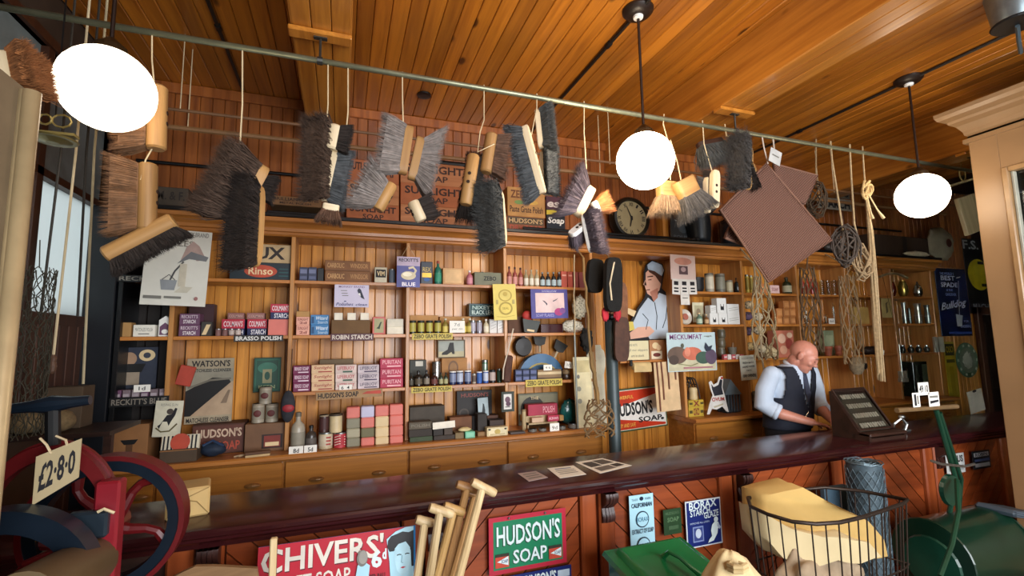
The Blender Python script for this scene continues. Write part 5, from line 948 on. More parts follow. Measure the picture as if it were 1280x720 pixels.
for k in range(5): MB().prism([(-.045+k*.022, -.02), (-.03+k*.022, -.02), (-.05+k*.028, .05)], 'y', -.01, .01).build('point', M('#a5a598', .4, .4), o2)
MB().box(-.045, .06, -.02, .02, -.06, -.02, .004).build('band', M('#9a9a8c', .4, .4), o2)
MB().tube([(0, 0, .32), (0, .1, 2.33-o2.location.z)], .002, 4).build('wire', iron, o2)
box_item('glass_case', 'tall dark glass front case on the far right ledge', 'case', (1141, 1159, 452), LT, 3.48, .12, M('#20261f', .12, 0, .2), [('r', .12, .1, .3, .9, M('#2f3830')), ('r', .6, .05, .95, .92, M('#38412f'))])
lumpy('wicker_nest', 'small brown wicker nest on right ledge behind the display case', 'basket', (at(1058, 487, 3.42).x, 3.43, LT+.06), (.11, .07, .07), weave('wick', '#7a5a34', '#2b1c0e', 40), .12, 4, 31)
# ------------------------------------------------------------------ signs on the far end of the wall
SY = 3.66
panel('enamel_sign', 'tall blue enamel spade sign with white spade at wall end', 'sign', (1173, 336, 1211, 420), SY, M('#12204a', .25, 0, .1), [('t', .14, .9, .6, .94, 'THE WORLD S', M('#8fa0c9')), ('t', .16, .82, .62, .89, 'BEST', M('#d6d8dc'), .02), ('t', .14, .72, .68, .79, 'SPADE', M('#d6d8dc'), .02), ('t', .3, .66, .5, .69, 'IS THE', M('#8fa0c9')), ('t', .25, .59, .6, .63, 'GARDENER', M('#8fa0c9')), ('t', .06, .34, .9, .48, 'Bulldog', M('#c3c8d0'), .02, .3, .08), ('l', [(.72, .82), (.62, .3)], .012, M('#cfc9b5')), ('l', [(.66, .86), (.8, .88)], .012, M('#cfc9b5')), ('p', [(.5, .14), (.66, .14), (.72, .3), (.5, .32)], M('#b5b8b0')), ('t', .74, .2, .9, .23, 'FOR', M('#9fb0d0')), ('t', .6, .12, .95, .16, 'GARDENING', M('#9fb0d0')), ('r', .2, .03, .95, .06, M('#2f4a90'))], .006)
panel('enamel_sign', 'black enamel sign with a yellow disc and Machines lettering', 'sign', (1208, 300, 1246, 392), SY, M('#0d1116', .3), [('e', .42, .52, .36, .21, M('#c7b21f', .35)), ('p', [(.62, .28), (.8, .4), (.74, .26)], M('#0d1116')), ('t', .1, .05, .95, .13, 'MACHINES', M('#a8adb5'), .02), ('t', .0, .86, .9, .98, 'F.S. M', M('#b5b8bb'), .02), ('r', .4, .66, .6, .7, ink), ('r', .45, .36, .65, .4, ink)], .006)
panel('enamel_sign', 'narrow yellow enamel strip sign beside the green disc', 'sign', (1183, 427, 1196, 497), SY, M('#a8921f', .4), [('r', .08, .75, .92, .96, M('#1a1a14')), ('t', .15, .8, .85, .92, 'OSO', M('#a8921f'), .02), ('r', .1, .62, .9, .68, M('#3a3412')), ('r', .3, .05, .7, .55, M('#8f7c1a'))], .006)
gd = empty('enamel_disc', (at(1208.5, 450, SY).x, SY, at(1208.5, 450, SY).z), (0, 0, 0), 'round green and white enamel disc sign at wall end', 'sign'); dr = (at(1208, 428, SY).z-at(1208, 472, SY).z)/2
MB().lathe([(dr, 0), (dr, -.006), (dr*.97, -.009)], (0, 0, 0), 32, 'y').build('plate', M('#4a6a50', .35, 0, .2), gd); MB().lathe([(dr*.72, -.0095), (dr*.7, -.011)], (0, 0, 0), 28, 'y').build('printed_ring', M('#6f7a66'), gd)
lumpy('printed_figure', None, None, (0, -.011, 0), (dr*.4, .003, dr*.45), M('#a8aa98'), .4, 3, 3, parent=gd)
for k in range(10): a_ = k*math.pi*.2; MB().box(-dr*.08, dr*.08, -.011, -.009, -dr*.06, dr*.06).build('letter', M('#b0b8a4'), gd, (dr*.85*math.cos(a_), 0, dr*.85*math.sin(a_)), (0, -a_+math.pi/2, 0))
# a dark doorway at the end of the wall
dx0 = at(1217, 400, SY).x
door = struct(MB().box(dx0, dx0+.09, SY-.05, SY, 0, 1.95, .004).box(dx0+.95, dx0+1.04, SY-.05, SY, 0, 1.95, .004).box(dx0, dx0+1.04, SY-.05, SY, 1.86, 1.95, .004).build('door_1', W('door_case', '#3a2012', '#5c3620', 'Z', 20, .5, False)))
MB().box(dx0+.09, dx0+.95, SY-.01, SY, 0, 1.86).build('door_leaf', M('#1d110b', .6), door); MB().box(dx0+.2, dx0+.84, SY-.016, SY-.01, .95, 1.75, .004).build('door_panel', M('#24150d', .6), door)
# ================================================================== goods along the top of the cornice
YT = 3.42
def crate(label, px, z, Y, m, its, name='wooden_crate', dep=.2): return box_item(name, label, 'crate', px, z, Y, dep, m, its, None, .003)
sun = M('#b0663c', .65, 0, .12, 12)
bt = [('t', .06, .52, .94, .88, 'SUNLIGHT', M('#3a1d14'), .03), ('t', .3, .14, .7, .42, 'SOAP', M('#3a1d14'), .02)]
cxs = [(433, 499), (500.5, 584)]
for ci, (a, b) in enumerate(cxs):
    zt = CT
    for r_, yt in enumerate((255-0, 228.5, 201)):
        yt2 = yt+(3 if ci else 0)
        o = crate('orange wooden soap crate, %s of the %s stack' % (['bottom', 'middle', 'top'][r_], ['first', 'second'][ci]), (a, b, yt2), zt, YT+.02*ci, cratewood if (r_+ci) % 2 else sun, bt if not (r_ == 2 and ci == 0) else [('t', .04, .52, .45, .88, 'BUTLER', M('#3a1d14'), .03), ('t', .5, .3, .95, .7, 'SOAP', M('#3a1d14'), .02)], 'soap_crate'); zt = top(o)
zsun = zt
o = crate('wooden metal polish box standing on a low black box', (336, 402, 246), CT+.075, YT, M('#8f6a45', .7), [('t', .08, .5, .95, .85, 'BRILLIANT SHINE', M('#33211a'), .015), ('t', .2, .14, .8, .38, 'METAL POLISH', M('#33211a'), .01)], 'polish_crate')
box_item('black_plinth_box', 'low black box under the metal polish box', 'box', (333, 408, 265), CT, YT+.01, .18, black)
crate('grey weathered crate above the washerwoman poster', (192, 236, 234), CT, YT, M('#4a4034', .7), [('t', .1, .4, .9, .8, 'M. & F.', M('#2a221c'), .02)]); crate('dark brown crate between the grey crate and hanging brushes', (240, 300, 240), CT, YT+.02, M('#33241a', .7), [])
o = crate('brown dry soap crate under the tan grate polish crate', (633, 681, 271), CT, YT, M('#7d4a2c', .7), [('r', .03, .48, .97, .95, M('#4a3a26')), ('t', .06, .56, .94, .88, "HUDSON'S", M('#c9a673'), .02), ('t', .08, .1, .92, .42, 'DRY SOAP', M('#b04a38'), .02)], 'soap_crate')
crate('tan grate polish crate with brown lettering on the cornice', (634, 681, 235), top(o), YT, M('#b5854a', .65), [('t', .08, .62, .6, .9, 'ZEBO', M('#6a3a14'), .03), ('t', .06, .14, .94, .36, 'Paste Grate Polish', M('#3d1f10'), .015), ('e', .3, .48, .12, .07, M('#6a8a4a')), ('e', .65, .5, .16, .08, M('#c9a04a'))], 'polish_crate')
panel('enamel_sign', 'dark enamel plate with yellow band and white Soap lettering', 'sign', (683, 246, 706, 286), 3.46, M('#141c26', .3), [('r', .0, .6, 1, 1, M('#4a2030')), ('t', .05, .66, .9, .92, "es'", M('#d6c9c0'), .03, .2), ('p', [(0, .42), (1, .5), (1, .62), (0, .56)], M('#c9b02f')), ('t', .05, .1, .95, .36, 'Soap', M('#e0ded8'), .03, .2)], .006)
# long black things on crates, rod along cornice
zb_ = zsun+.022
o = MB().tube([(at(540, 200, 3.45).x, 3.47, zb_), (at(628, 208, 3.45).x, 3.47, zb_)], .02, 8).build('iron_bar', iron); tag(o, 'thick black iron bar lying on the orange crates', 'bar'); MB().box(.0, .16, -.03, .03, -.02, .025, .005).build('clamp', M('#23243a', .5), o, (at(608, 200, 3.45).x, 3.47, zb_))
o = MB().tube([(at(655, 290, 3.325).x, 3.34, CT+.012), (at(870, 306, 3.325).x, 3.34, CT+.012)], .011, 8).build('iron_poker', iron); tag(o, 'long black iron poker lying along the cornice', 'poker')
xk = at(862, 306, 3.325).x
for dx in (0, .06, .1): MB().ell((xk+dx, 3.34, CT+.014), (.022, .016, .016), 10, 8).build('knob', iron, o)
# wall clock
ck = empty('wall_clock', (at(793, 270, 3.5).x, 3.56, at(793, 271, 3.5).z), (0, 0, 0), 'round dark rimmed wall clock with roman numerals behind globe lamp', 'clock')
cr = .158
smooth_by_angle(MB().lathe([(cr*.98, .09), (cr*1.22, .05), (cr*1.25, 0), (cr*1.15, -.03), (cr*1.02, -.035), (cr*.98, -.012)], (0, 0, 0), 40, 'y', False).build('case', M('#24211c', .3, .3), ck))
MB().lathe([(cr*1.0, .0), (cr*1.0, -.012)], (0, 0, 0), 40, 'y').build('dial', M('#a59a76', .5, 0, .1), ck)
rom = ['XII', 'I', 'II', 'III', 'IV', 'V', 'VI', 'VII', 'VIII', 'IX', 'X', 'XI']
for k in range(12):
    a_ = math.pi/2-k*math.pi/6; vs, fs = text_mesh(rom[k], .02, 0); wn = .012*len(rom[k])+.006
    mb = MB(); ca, sa = math.cos(a_-math.pi/2), math.sin(a_-math.pi/2)
    pts = []
    for u, v in vs:
        x_, z_ = (u-.5)*wn, cr*.8+(v-.5)*.034
        pts.append((x_*ca-z_*sa, -.0145, x_*sa+z_*ca))
    mb.add(pts, fs).build('numeral', ink, ck)
for L_, a_, w_ in ((cr*.72, math.radians(90+24), .006), (cr*.5, math.radians(90+168), .009)):
    MB().prism([(-w_, -.02), (w_, -.02), (w_*.5, L_), (-w_*.5, L_)], 'y', -.018, -.0165).build('hand', ink, ck, (0, 0, 0), (0, -(a_-math.pi/2), 0))
MB().lathe([(.012, -.02), (.004, -.024)], (0, 0, 0), 12, 'y').build('hub', ink, ck)
tag(MB().box(-.03, .03, 0, .1, 0, at(832, 262, 3.56).z-CT, .003).build('pine_post', pine, None, (at(832, 280, 3.56).x, 3.56, CT)), 'short pine post standing between clock and dark sign', 'post')
panel('enamel_sign', 'dark lettered enamel sign behind the coal scuttles', 'sign', (838, 264, 866, 302), 3.52, M('#11151b', .3), [('r', .05, .05, .95, .95, M('#1c2630')), ('t', .2, .66, .8, .84, 'SUN', M('#8a939c'), .02), ('e', .55, .42, .2, .14, M('#3c4a56')), ('t', .12, .1, .9, .2, 'POLISH', M('#5c6670'))], .006)
def scuttle(label, pxa, Y, roll, s=1.0):
    q = at(*pxa, Y); o = empty('coal_scuttle', (q.x, Y, CT), (0, 0, math.radians(roll)), label, 'coal scuttle', 'coal scuttles')
    mb = MB(); n = 14; vs = []; fs = []
    for j in range(9):
        t = j/8; r1 = .11+.05*t; zc = .02+.30*t; tilt = .42*t
        for i in range(n):
            a_ = 2*math.pi*i/n; vs.append((s*(r1*math.cos(a_)+.08*t*t), s*(r1*.85*math.sin(a_)), s*max(0, zc+r1*math.cos(a_)*tilt)))
    for j in range(8):
        for i in range(n): fs.append((j*n+i, j*n+(i+1) % n, (j+1)*n+(i+1) % n, (j+1)*n+i))
    fs.append(tuple(range(n-1, -1, -1)))
    ob = mb.add(vs, fs).build('bucket', M('#1c2126', .4, .4), o, smooth=True); md = ob.modifiers.new('thickness', 'SOLIDIFY'); md.thickness = .006
    MB().tube([Vector(v)*1.0 for v in vs[8*n:9*n]], .007, 6, True).build('rim', iron, o)
    return o
scuttle('black coal scuttle on cornice nearer the clock', (874, 300), 3.5, 200); scuttle('black coal scuttle on cornice behind the coarse mat', (915, 303), 3.5, 10, .95)
# dim goods at the far right end of the cornice
crate('long dim wooden trunk at the right end of the cornice', (1086, 1160, 295), CT, YT, M('#3a2a1e', .7), [('r', .55, 0, .62, 1, M('#1d1410'))]); lumpy('white_fleece', 'white fleece bundle on the right end of the cornice', 'fleece', (at(1147, 322, 3.36).x, 3.365, CT+.03), (.2, .03, .03), M('#bfb193', .95), .25, 5, 40)
o = lumpy('shaped_cushion', 'cream shaped cushion with brown oval on right cornice end', 'cushion', (at(1177, 299, 3.45).x, 3.47, CT+.2), (.24, .05, .2), M('#8a8068', .8), .18, 2.2, 41); MB().lathe([(.001, -.006), (.05, -.0055)], (.05, -.055, 0), 16, 'y').build('printed_oval', M('#5a2f24'), o)
o = MB().ell((0, 0, 0), (.16, .06, .06), 18, 10).build('dark_bundle', M('#3a3530', .5), None, (at(1040, 262, 3.45).x, 3.45, CT+.06), smooth=True); tag(o, 'dark bundle lying on cornice beneath the Starch sign', 'bundle'); MB().tube([(-.1, -.06, 0), (.1, -.06, .02)], .012, 6).build('strap', brown, o)
panel('enamel_sign', 'small white sign with black Starch lettering high behind ropes', 'sign', (1022, 248, 1064, 262), 3.45, M('#8f8a7c', .5), [('t', .05, .15, .95, .85, 'STARCH', ink, .04)], .006)
panel('enamel_sign', 'small cream sign with faded lettering above the Starch sign', 'sign', (1044, 237, 1062, 248), 3.47, M('#6d6658', .5), [('t', .1, .15, .9, .85, 'US', ink, .03)], .006)
# ================================================================== brushes and brooms hanging from the rail
def bristle_mesh(L, Wd, B, n, flare, thick, curl, seed, endflare=.25):
    """strands leave the block (local x length, y width) and run along -z"""
    rnd = random.Random(seed); mb = MB(); hl, hw = L/2*.96, Wd/2*.9
    cf = .72
    mb.add([(-hl*.95, -hw*.9, .003), (hl*.95, -hw*.9, .003), (hl*.95, hw*.9, .003), (-hl*.95, hw*.9, .003),
            (-hl*(1+endflare*.55), -hw*(1+flare*.55), -B*cf), (hl*(1+endflare*.55), -hw*(1+flare*.55), -B*cf), (hl*(1+endflare*.55), hw*(1+flare*.55), -B*cf), (-hl*(1+endflare*.55), hw*(1+flare*.55), -B*cf)],
           [(4, 5, 1, 0), (5, 6, 2, 1), (6, 7, 3, 2), (7, 4, 0, 3), (7, 6, 5, 4)])
    for k in range(n):
        u, v = rnd.uniform(-1, 1), rnd.uniform(-1, 1)
        if rnd.random() < .6:
            if rnd.random() < .6: v = math.copysign(1, v)*rnd.uniform(.9, 1)
            else: u = math.copysign(1, u)*rnd.uniform(.94, 1)
        b = B*rnd.uniform(.88, 1.04)
        p0 = Vector((u*hl, v*hw, 0)); d = Vector((u*endflare*hl, v*flare*hw, -b))
        j1 = Vector((rnd.gauss(0, 1), rnd.gauss(0, 1), rnd.gauss(0, .3)))*curl*B; j2 = Vector((rnd.gauss(0, 1), rnd.gauss(0, 1), rnd.gauss(0, .3)))*curl*B*1.6
        p1 = p0+d*.55+j1; p2 = p0+d+j2
        t = thick*rnd.uniform(.7, 1.2); o = len(mb.v)
        for q, w in ((p0, t), (p1, t*.9)):
            for i in range(3):
                a = i*2.094+k; mb.v.append((q.x+w*math.cos(a), q.y+w*math.sin(a), q.z))
        mb.v.append(tuple(p2))
        for i in range(3):
            i2 = (i+1) % 3
            mb.f.append((o+i, o+i2, o+3+i2, o+3+i)); mb.f.append((o+3+i, o+3+i2, o+6))
    return mb
BR = {'brown': M('#5d4231', .8, 0, .35, 35), 'coarse': M('#7a5638', .75, 0, .4, 30), 'dark': M('#2a211c', .85, 0, .4, 40), 'grey': M('#857c76', .8, 0, .3, 40), 'blue': M('#4a4d4f', .75, 0, .35, 40), 'slate': M('#4a4b49', .85, 0, .35, 40), 'plum': M('#5f535a', .85, 0, .35, 40), 'orange': M('#c07a45', .8, 0, .25, 40), 'coir': M('#4d3b2f', .9, 0, .45, 60), 'greydk': M('#4e4a47', .85, 0, .35, 40), 'tanb': M('#8f7458', .8, 0, .35, 40), 'ginger': M('#8f5a30', .9, 0, .35, 50)}
BRN = [0]
def brush(label, p0, p1, tip, style='straight', bm='grey', wood=None, Wd=.055, T=.035, round_block=False, Y0=RY, Y1=None, Yt=None, cord=None, n=None, holes=True, name='hanging_broom'):
    """p0,p1 pixel ends of the block back, tip the pixel middle of the bristle ends"""
    wood = wood or blockwood; Y1 = Y0 if Y1 is None else Y1; Yt = Y0 if Yt is None else Yt
    a = at(p0[0], p0[1], Y0); b = at(p1[0], p1[1], Y1); t = at(tip[0], tip[1], Yt); c = (a+b)/2
    ex = (b-a); L = ex.length; ex.normalize(); dz = t-c; dz = dz-ex*dz.dot(ex); reach = dz.length; ez = -dz.normalized(); ey = ez.cross(ex)
    B = max(.02, reach-T*.5)
    r = empty(name, c, (0, 0, 0), label, 'brush', 'brushes hung from the rail')
    r.matrix_world = Matrix(((ex.x, ey.x, ez.x, c.x), (ex.y, ey.y, ez.y, c.y), (ex.z, ey.z, ez.z, c.z), (0, 0, 0, 1)))
    mb = MB()
    if round_block:
        rr = Wd/2; mb.lathe([(rr*.8, -L/2), (rr, -L/2+.008), (rr, L/2-.008), (rr*.8, L/2)], (0, 0, 0), 16, 'x')
    else:
        pts = []
        for k in range(20):
            an = 2*math.pi*k/20; cc, s = math.cos(an), math.sin(an)
            pts.append((L/2*math.copysign(abs(cc)**.35, cc), Wd/2*math.copysign(abs(s)**.5, s)))
        mb.prism([(x*.97, y*.9) for x, y in pts], 'z', T/2-.004, T/2); mb.prism(pts, 'z', -T/2, T/2-.004)
    smooth_by_angle(mb.build('block', wood, r), 40)
    if holes:
        zz = (Wd/2 if round_block else T/2)
        for s in (-.07, .07): MB().lathe([(.009, zz-.004), (.009, zz+.0012)], (s*L*1.2, 0, 0), 10).build('socket_hole', M('#2a190e'), r)
    BRN[0] += 1
    if style == 'straight': m_ = bristle_mesh(L, Wd, B, n or int(420+L*1800), .55, .0016, .025, BRN[0])
    elif style == 'flare': m_ = bristle_mesh(L, Wd, B, n or int(500+L*1800), 1.3, .0016, .035, BRN[0], .7)
    elif style == 'wide': m_ = bristle_mesh(L, Wd, B, n or int(520+L*1800), .9, .0018, .03, BRN[0], .95)
    else: m_ = bristle_mesh(L, Wd, B, n or int(900+L*3200), .5, .0019, .085, BRN[0], .16)
    m_.build('bristles', BR[bm], r, (0, 0, -T/2+.004))
    if cord:
        inv = r.matrix_world.inverted(); pts = [inv @ at(x, y, Yc) for x, y, Yc in cord]
        MB().tube(pts, .0032, 5).build('hanging_cord', string_m, r)
    return r
def rc(x): # rail point above pixel column x
    return (x, 8+.1625*x, RY)
brush('coarse broom with pale block half hidden behind the globe lamp over the mangle', (197, 108), (195, 187), (140, 160), 'straight', 'coarse', blockwood, .075, .07, True, cord=[rc(190), (190, 75, RY), (193, 108, RY)])
brush('coarse brown broom hanging upright with bristles to the window', (185, 205), (183, 288), (127, 248), 'straight', 'coarse', blockwood, .07, .06, True, cord=[(190, 186, RY), (182, 200, RY-.03), (176, 225, RY-.03)])
brush('dark bristled broom with log block tilted lowest beneath the upright coarse broom', (132, 320), (218, 276), (186, 328), 'fuzzy', 'dark', blockwood, .075, .06, True, Yt=RY+.02)
brush('big coir brush slanting with its bristle face showing, brown and matted', (330, 208), (292, 278), (252, 212), 'fuzzy', 'coir', blockwood, .11, .04, Yt=RY-.08, cord=[rc(303), (303, 130, RY), (300, 182, RY), (316, 205, RY)])
brush('big black bristled brush hanging lowest beside the washerwoman poster', (319, 232), (314, 334), (286, 284), 'fuzzy', 'dark', blockwood, .10, .03, Y0=RY-.05, Y1=RY-.05, Yt=RY-.14)
brush('stubby log brush with dark bristles between the big brown brushes', (327, 219), (318, 246), (346, 246), 'straight', 'dark', blockwood, .06, .05, True, Y0=RY+.06, Y1=RY+.06, Yt=RY+.06)
brush('matted brown coir brush hanging upright beside round knob brush', (411, 160), (407, 250), (383, 203), 'fuzzy', 'coir', blockwood, .10, .03, Yt=RY-.09, cord=[rc(410), (410, 130, RY), (408, 160, RY)])
brush('round ended pale brush with dark bristles hung highest above the blue grey broom', (420, 158), (414, 188), (442, 178), 'straight', 'dark', blockpale, .07, .05, True, Y0=RY-.05, Y1=RY-.05, Yt=RY-.05)
brush('slim pale broom with blue grey bristles fanned to one side', (419, 190), (405, 252), (441, 225), 'straight', 'blue', blockpale, .05, .03, Y0=RY-.03, Y1=RY-.03, Yt=RY-.03, cord=[rc(435), (435, 140, RY), (432, 170, RY)])
brush('short brown tufted brush pointing down under slim pale broom', (403, 258), (424, 262), (411, 282), 'flare', 'brown', blockpale, .04, .03, Y0=RY-.06, Y1=RY-.06, Yt=RY-.06)
brush('grey bristled broom with upright block, first of the grey cluster', (512, 158), (503, 218), (466, 190), 'straight', 'grey', blockwood, .06, .04, cord=[rc(503), (503, 120, RY), (504, 158, RY)])
brush('grey bristled broom fanning towards the globe, behind the upright grey one', (526, 172), (514, 225), (552, 206), 'wide', 'grey', blockwood, .06, .04, Y0=RY+.06, Y1=RY+.06, Yt=RY+.06)
brush('grey bristled broom lowest of the cluster sweeping over the orange crates', (490, 230), (472, 262), (434, 236), 'wide', 'grey', blockwood, .06, .05, True, Y0=RY+.02, Y1=RY+.02, Yt=RY+.02)
brush('pale log brush with pink mark and dark bristles under the grey cluster', (516, 252), (527, 276), (546, 260), 'straight', 'dark', blockpale, .06, .05, True, Y0=RY-.03, Y1=RY-.03, Yt=RY+.0)
brush('log broom with dark brown bristles tied on white string loops', (615, 168), (607, 216), (638, 198), 'straight', 'brown', blockwood, .07, .06, True, cord=[rc(605), (605, 150, RY), (600, 165, RY-.05), (597, 190, RY-.05), (618, 180, RY-.05)])
brush('log broom with two socket holes and dark bristles at its foot', (592, 194), (582, 256), (586, 268), 'flare', 'dark', blockwood, .065, .05, True, Y0=RY-.03, Y1=RY-.03, Yt=RY+.09)
brush('soft dark grey mop head brush with white edge cord below the log brooms', (620, 238), (625, 310), (602, 275), 'fuzzy', 'slate', blockpale, .09, .02, Y0=RY-.02, Y1=RY-.02, Yt=RY-.11)
brush('cream handled broom with blue grey bristles leaning before its grey twin', (656, 157), (679, 242), (640, 208), 'fuzzy', 'blue', blockpale, .06, .035, Y0=RY-.05, Y1=RY-.05, Yt=RY+.02, cord=[rc(671), (671, 135, RY), (664, 170, RY-.04)])
brush('dark grey soft broom hanging upright behind the cream handled blue one', (672, 138), (677, 186), (698, 176), 'fuzzy', 'slate', blockpale, .08, .03, Y0=RY+.03, Y1=RY+.03, Yt=RY-.02, n=2600)
brush('dark grey soft broom tail hanging below cream handled blue broom', (682, 188), (684, 244), (694, 215), 'fuzzy', 'slate', blockpale, .08, .03, Y0=RY+.06, Y1=RY+.06, Yt=RY-.0)
brush('yellow lit brush with plum bristles fanning left of cord by the clock', (739, 234), (721, 270), (702, 240), 'wide', 'plum', blockpale, .06, .05, cord=[rc(730), (730, 165, RY), (733, 215, RY), (735, 234, RY)])
brush('white flat brush tilted low beneath the yellow lit brush', (713, 294), (735, 276), (726, 308), 'straight', 'plum', white, .05, .025, Y0=RY-.02, Y1=RY-.02, Yt=RY+.04)
brush('plum grey soft brush hanging lowest by the clock with white edge', (731, 268), (741, 316), (755, 290), 'fuzzy', 'plum', white, .09, .02, Y0=RY-.03, Y1=RY-.03, Yt=RY-.10)
brush('round white brush with orange bristles pointing at the clock', (742, 252), (748, 266), (768, 264), 'wide', 'orange', white, .05, .03, True, Y0=RY+.04, Y1=RY+.04, Yt=RY+.04)
brush('lamp lit brush with flaring tan bristles just under the globe lamp', (822, 236), (845, 238), (818, 272), 'wide', 'tanb', blockwood, .07, .09, Y0=RY+.02, Y1=RY+.02, Yt=RY+.02, cord=[rc(830), (829, 155, RY), (836, 180, RY), (838, 225, RY)])
brush('lamp lit yellow block brush with grey bristles beside the globe lamp', (846, 240), (868, 228), (872, 274), 'wide', 'greydk', blockwood, .07, .1, Y0=RY-.04, Y1=RY-.04, Yt=RY-.04, cord=[(838, 175, RY), (846, 200, RY), (852, 228, RY)])
brush('flat cream scrubbing brush hanging upright beside grey curly brush', (894, 213), (893, 260), (880, 236), 'straight', 'dark', blockpale, .06, .03, Y0=RY-.04, Y1=RY-.04, Yt=RY+.05, cord=[rc(878), (880, 180, RY), (890, 214, RY)])
brush('dark green black soft brush hung high behind the flat cream brush', (872, 182), (902, 176), (884, 212), 'fuzzy', 'slate', darkwood, .06, .03, Y0=RY+.06, Y1=RY+.06, Yt=RY+.03)
brush('pale narrow brush with dark stiff bristles beside the flat cream one', (884, 222), (884, 266), (872, 236), 'straight', 'greydk', blockpale, .05, .03, Y0=RY+.0, Y1=RY+.0, Yt=RY+.06)
brush('thick curly grey brush with bristle face showing beside coarse mat', (934, 184), (932, 238), (916, 212), 'fuzzy', 'greydk', blockwood, .075, .03, Yt=RY-.08, n=2600, cord=[rc(906), (908, 170, RY), (930, 176, RY)])
brush('short log brush with dark tips tucked behind curly grey brush', (937, 206), (946, 230), (938, 240), 'flare', 'dark', blockwood, .06, .05, True, Y0=RY+.03, Y1=RY+.03, Yt=RY-.03)
# ginger brush on the wall at the far left
brush('ginger haired brush with pale block at the upper left edge', (6, 70), (14, 112), (58, 84), 'fuzzy', 'ginger', blockpale, .10, .05, Y0=1.75, Y1=1.75, Yt=1.75, n=2200)
# ------------------------------------------------------------------ coarse mats
def mat(label, corners, Y, m, cord):
    pts = [at(x, y, Y) for x, y in corners]; c = sum(pts, Vector())/len(pts)
    nn = 14; mb = MB(); vs = []; fs = []
    for s_, off in ((0, 0), (1, .018)):
        for j in range(nn+1):
            for i in range(nn+1):
                u, v = i/nn, j/nn; p = (pts[0]*(1-u)+pts[1]*u)*(1-v)+(pts[3]*(1-u)+pts[2]*u)*v-c
                vs.append((p.x, p.y+off+.012*math.sin(u*3.1+v*2), p.z))
    K_ = (nn+1)**2
    for j in range(nn):
        for i in range(nn):
            q = j*(nn+1)+i; fs.append((q, q+1, q+nn+2, q+nn+1)); fs.append((K_+q+nn+1, K_+q+nn+2, K_+q+1, K_+q))
    for e in range(nn):
        for a_, b_ in ((e, e+1), (nn*(nn+1)+e, nn*(nn+1)+e+1), (e*(nn+1), (e+1)*(nn+1)), (e*(nn+1)+nn, (e+1)*(nn+1)+nn)): fs.append((a_, b_, K_+b_, K_+a_))
    o = mb.add(vs, fs).build('doormat', m, None, c, smooth=True); tag(o, label, 'mat', 'coarse mats')
    bd = [p-c for p in pts]; MB().tube([Vector((p.x, p.y+.009, p.z)) for p in bd], .008, 6, True).build('edge_binding', M('#7d5a49', .9), o)
    MB().tube([at(x, y, yy)-c for x, y, yy in cord], .005, 5).build('hanging_tape', M('#c9b9a8'), o)
    return o
matm = matweave('coir_mat', '#8a6150', '#52372c')
mat('large brown woven doormat hung diagonally in front', [(959, 204), (1041, 300), (962, 352), (902, 262)], RY-.02, matm, [(960, 205, RY), (955, 185, RY), (952, 168, RY)])
mat('smaller brown doormat corner behind the large woven one', [(968, 204), (1023, 219), (1005, 256), (975, 240)], RY+.05, matm, [(972, 206, RY+.05), (968, 190, RY), (966, 170, RY)])
mat('brown doormat corner poking out low behind the large woven one', [(912, 284), (950, 300), (944, 312), (908, 297)], RY+.05, matm, [(920, 288, RY+.05), (915, 262, RY+.05), (935, 170, RY)])
panel('swing_tag', 'white paper swing tag tied above the large doormat', 'tag', (960, 186, 974, 204), RY-.03, M('#b9b9b5', .6), [('r', .2, .5, .8, .6, grey)], .002, 18)
# ------------------------------------------------------------------ ropes, nets and skeins on the right
def skein(label, pts_px, Y, n, spread, r, m, seed, cat='rope', name='rope_skein', tops=None):
    rnd = random.Random(seed); base = [at(x, y, Y) for x, y in pts_px]; c = base[0]; mb = MB()
    for k in range(n):
        dx, dy = rnd.uniform(-spread, spread), rnd.uniform(-spread, spread)*.6; pts = []
        for j, p in enumerate(base):
            f = min(1, j/1.5); pts.append((p.x-c.x+dx*f+rnd.uniform(-.003, .003), p.y-c.y+dy*f, p.z-c.z+(rnd.uniform(-.03, .03) if j == len(base)-1 else 0)))
        mb.tube(pts, r, 5)
    o = mb.build(name, m, None, c); tag(o, label, cat)
    if tops: MB().tube([at(x, y, yy)-c for x, y, yy in tops], .005, 5).build('hanging_cord', ropem, o)
    return o
RYr = RY
skein('long straight skein of tan rope hanging from a knotted coil', [(1083, 250), (1088, 290), (1092, 350), (1096, 410), (1101, 472)], RYr, 18, .034, .0055, ropem, 3, tops=[rc(1078), (1080, 215, RY), (1083, 250, RY)])
o = MB()
c0 = at(1083, 238, RY-.04)
for k in range(5): o.tube([(.045*math.cos(t*.52+k)*(1+.3*math.sin(k)), .012*math.sin(t*.9+k), .055*math.sin(t*.52+k*1.3)+.018*math.cos(k*2)) for t in range(12)], .007, 6, True)
o = o.build('rope_coil', M('#b79a68', .9), None, c0); tag(o, 'pale knotted rope coil crowning the long tan skein', 'rope'); MB().tube([(.02, 0, -.03), (.09, 0, -.13), (.15, 0, -.19)], [.005, .005, .012], 6).tube([(0, 0, -.04), (.04, .01, -.16), (.055, .01, -.2)], [.005, .005, .01], 6).build('loose_end', M('#c2ab80', .9), o)
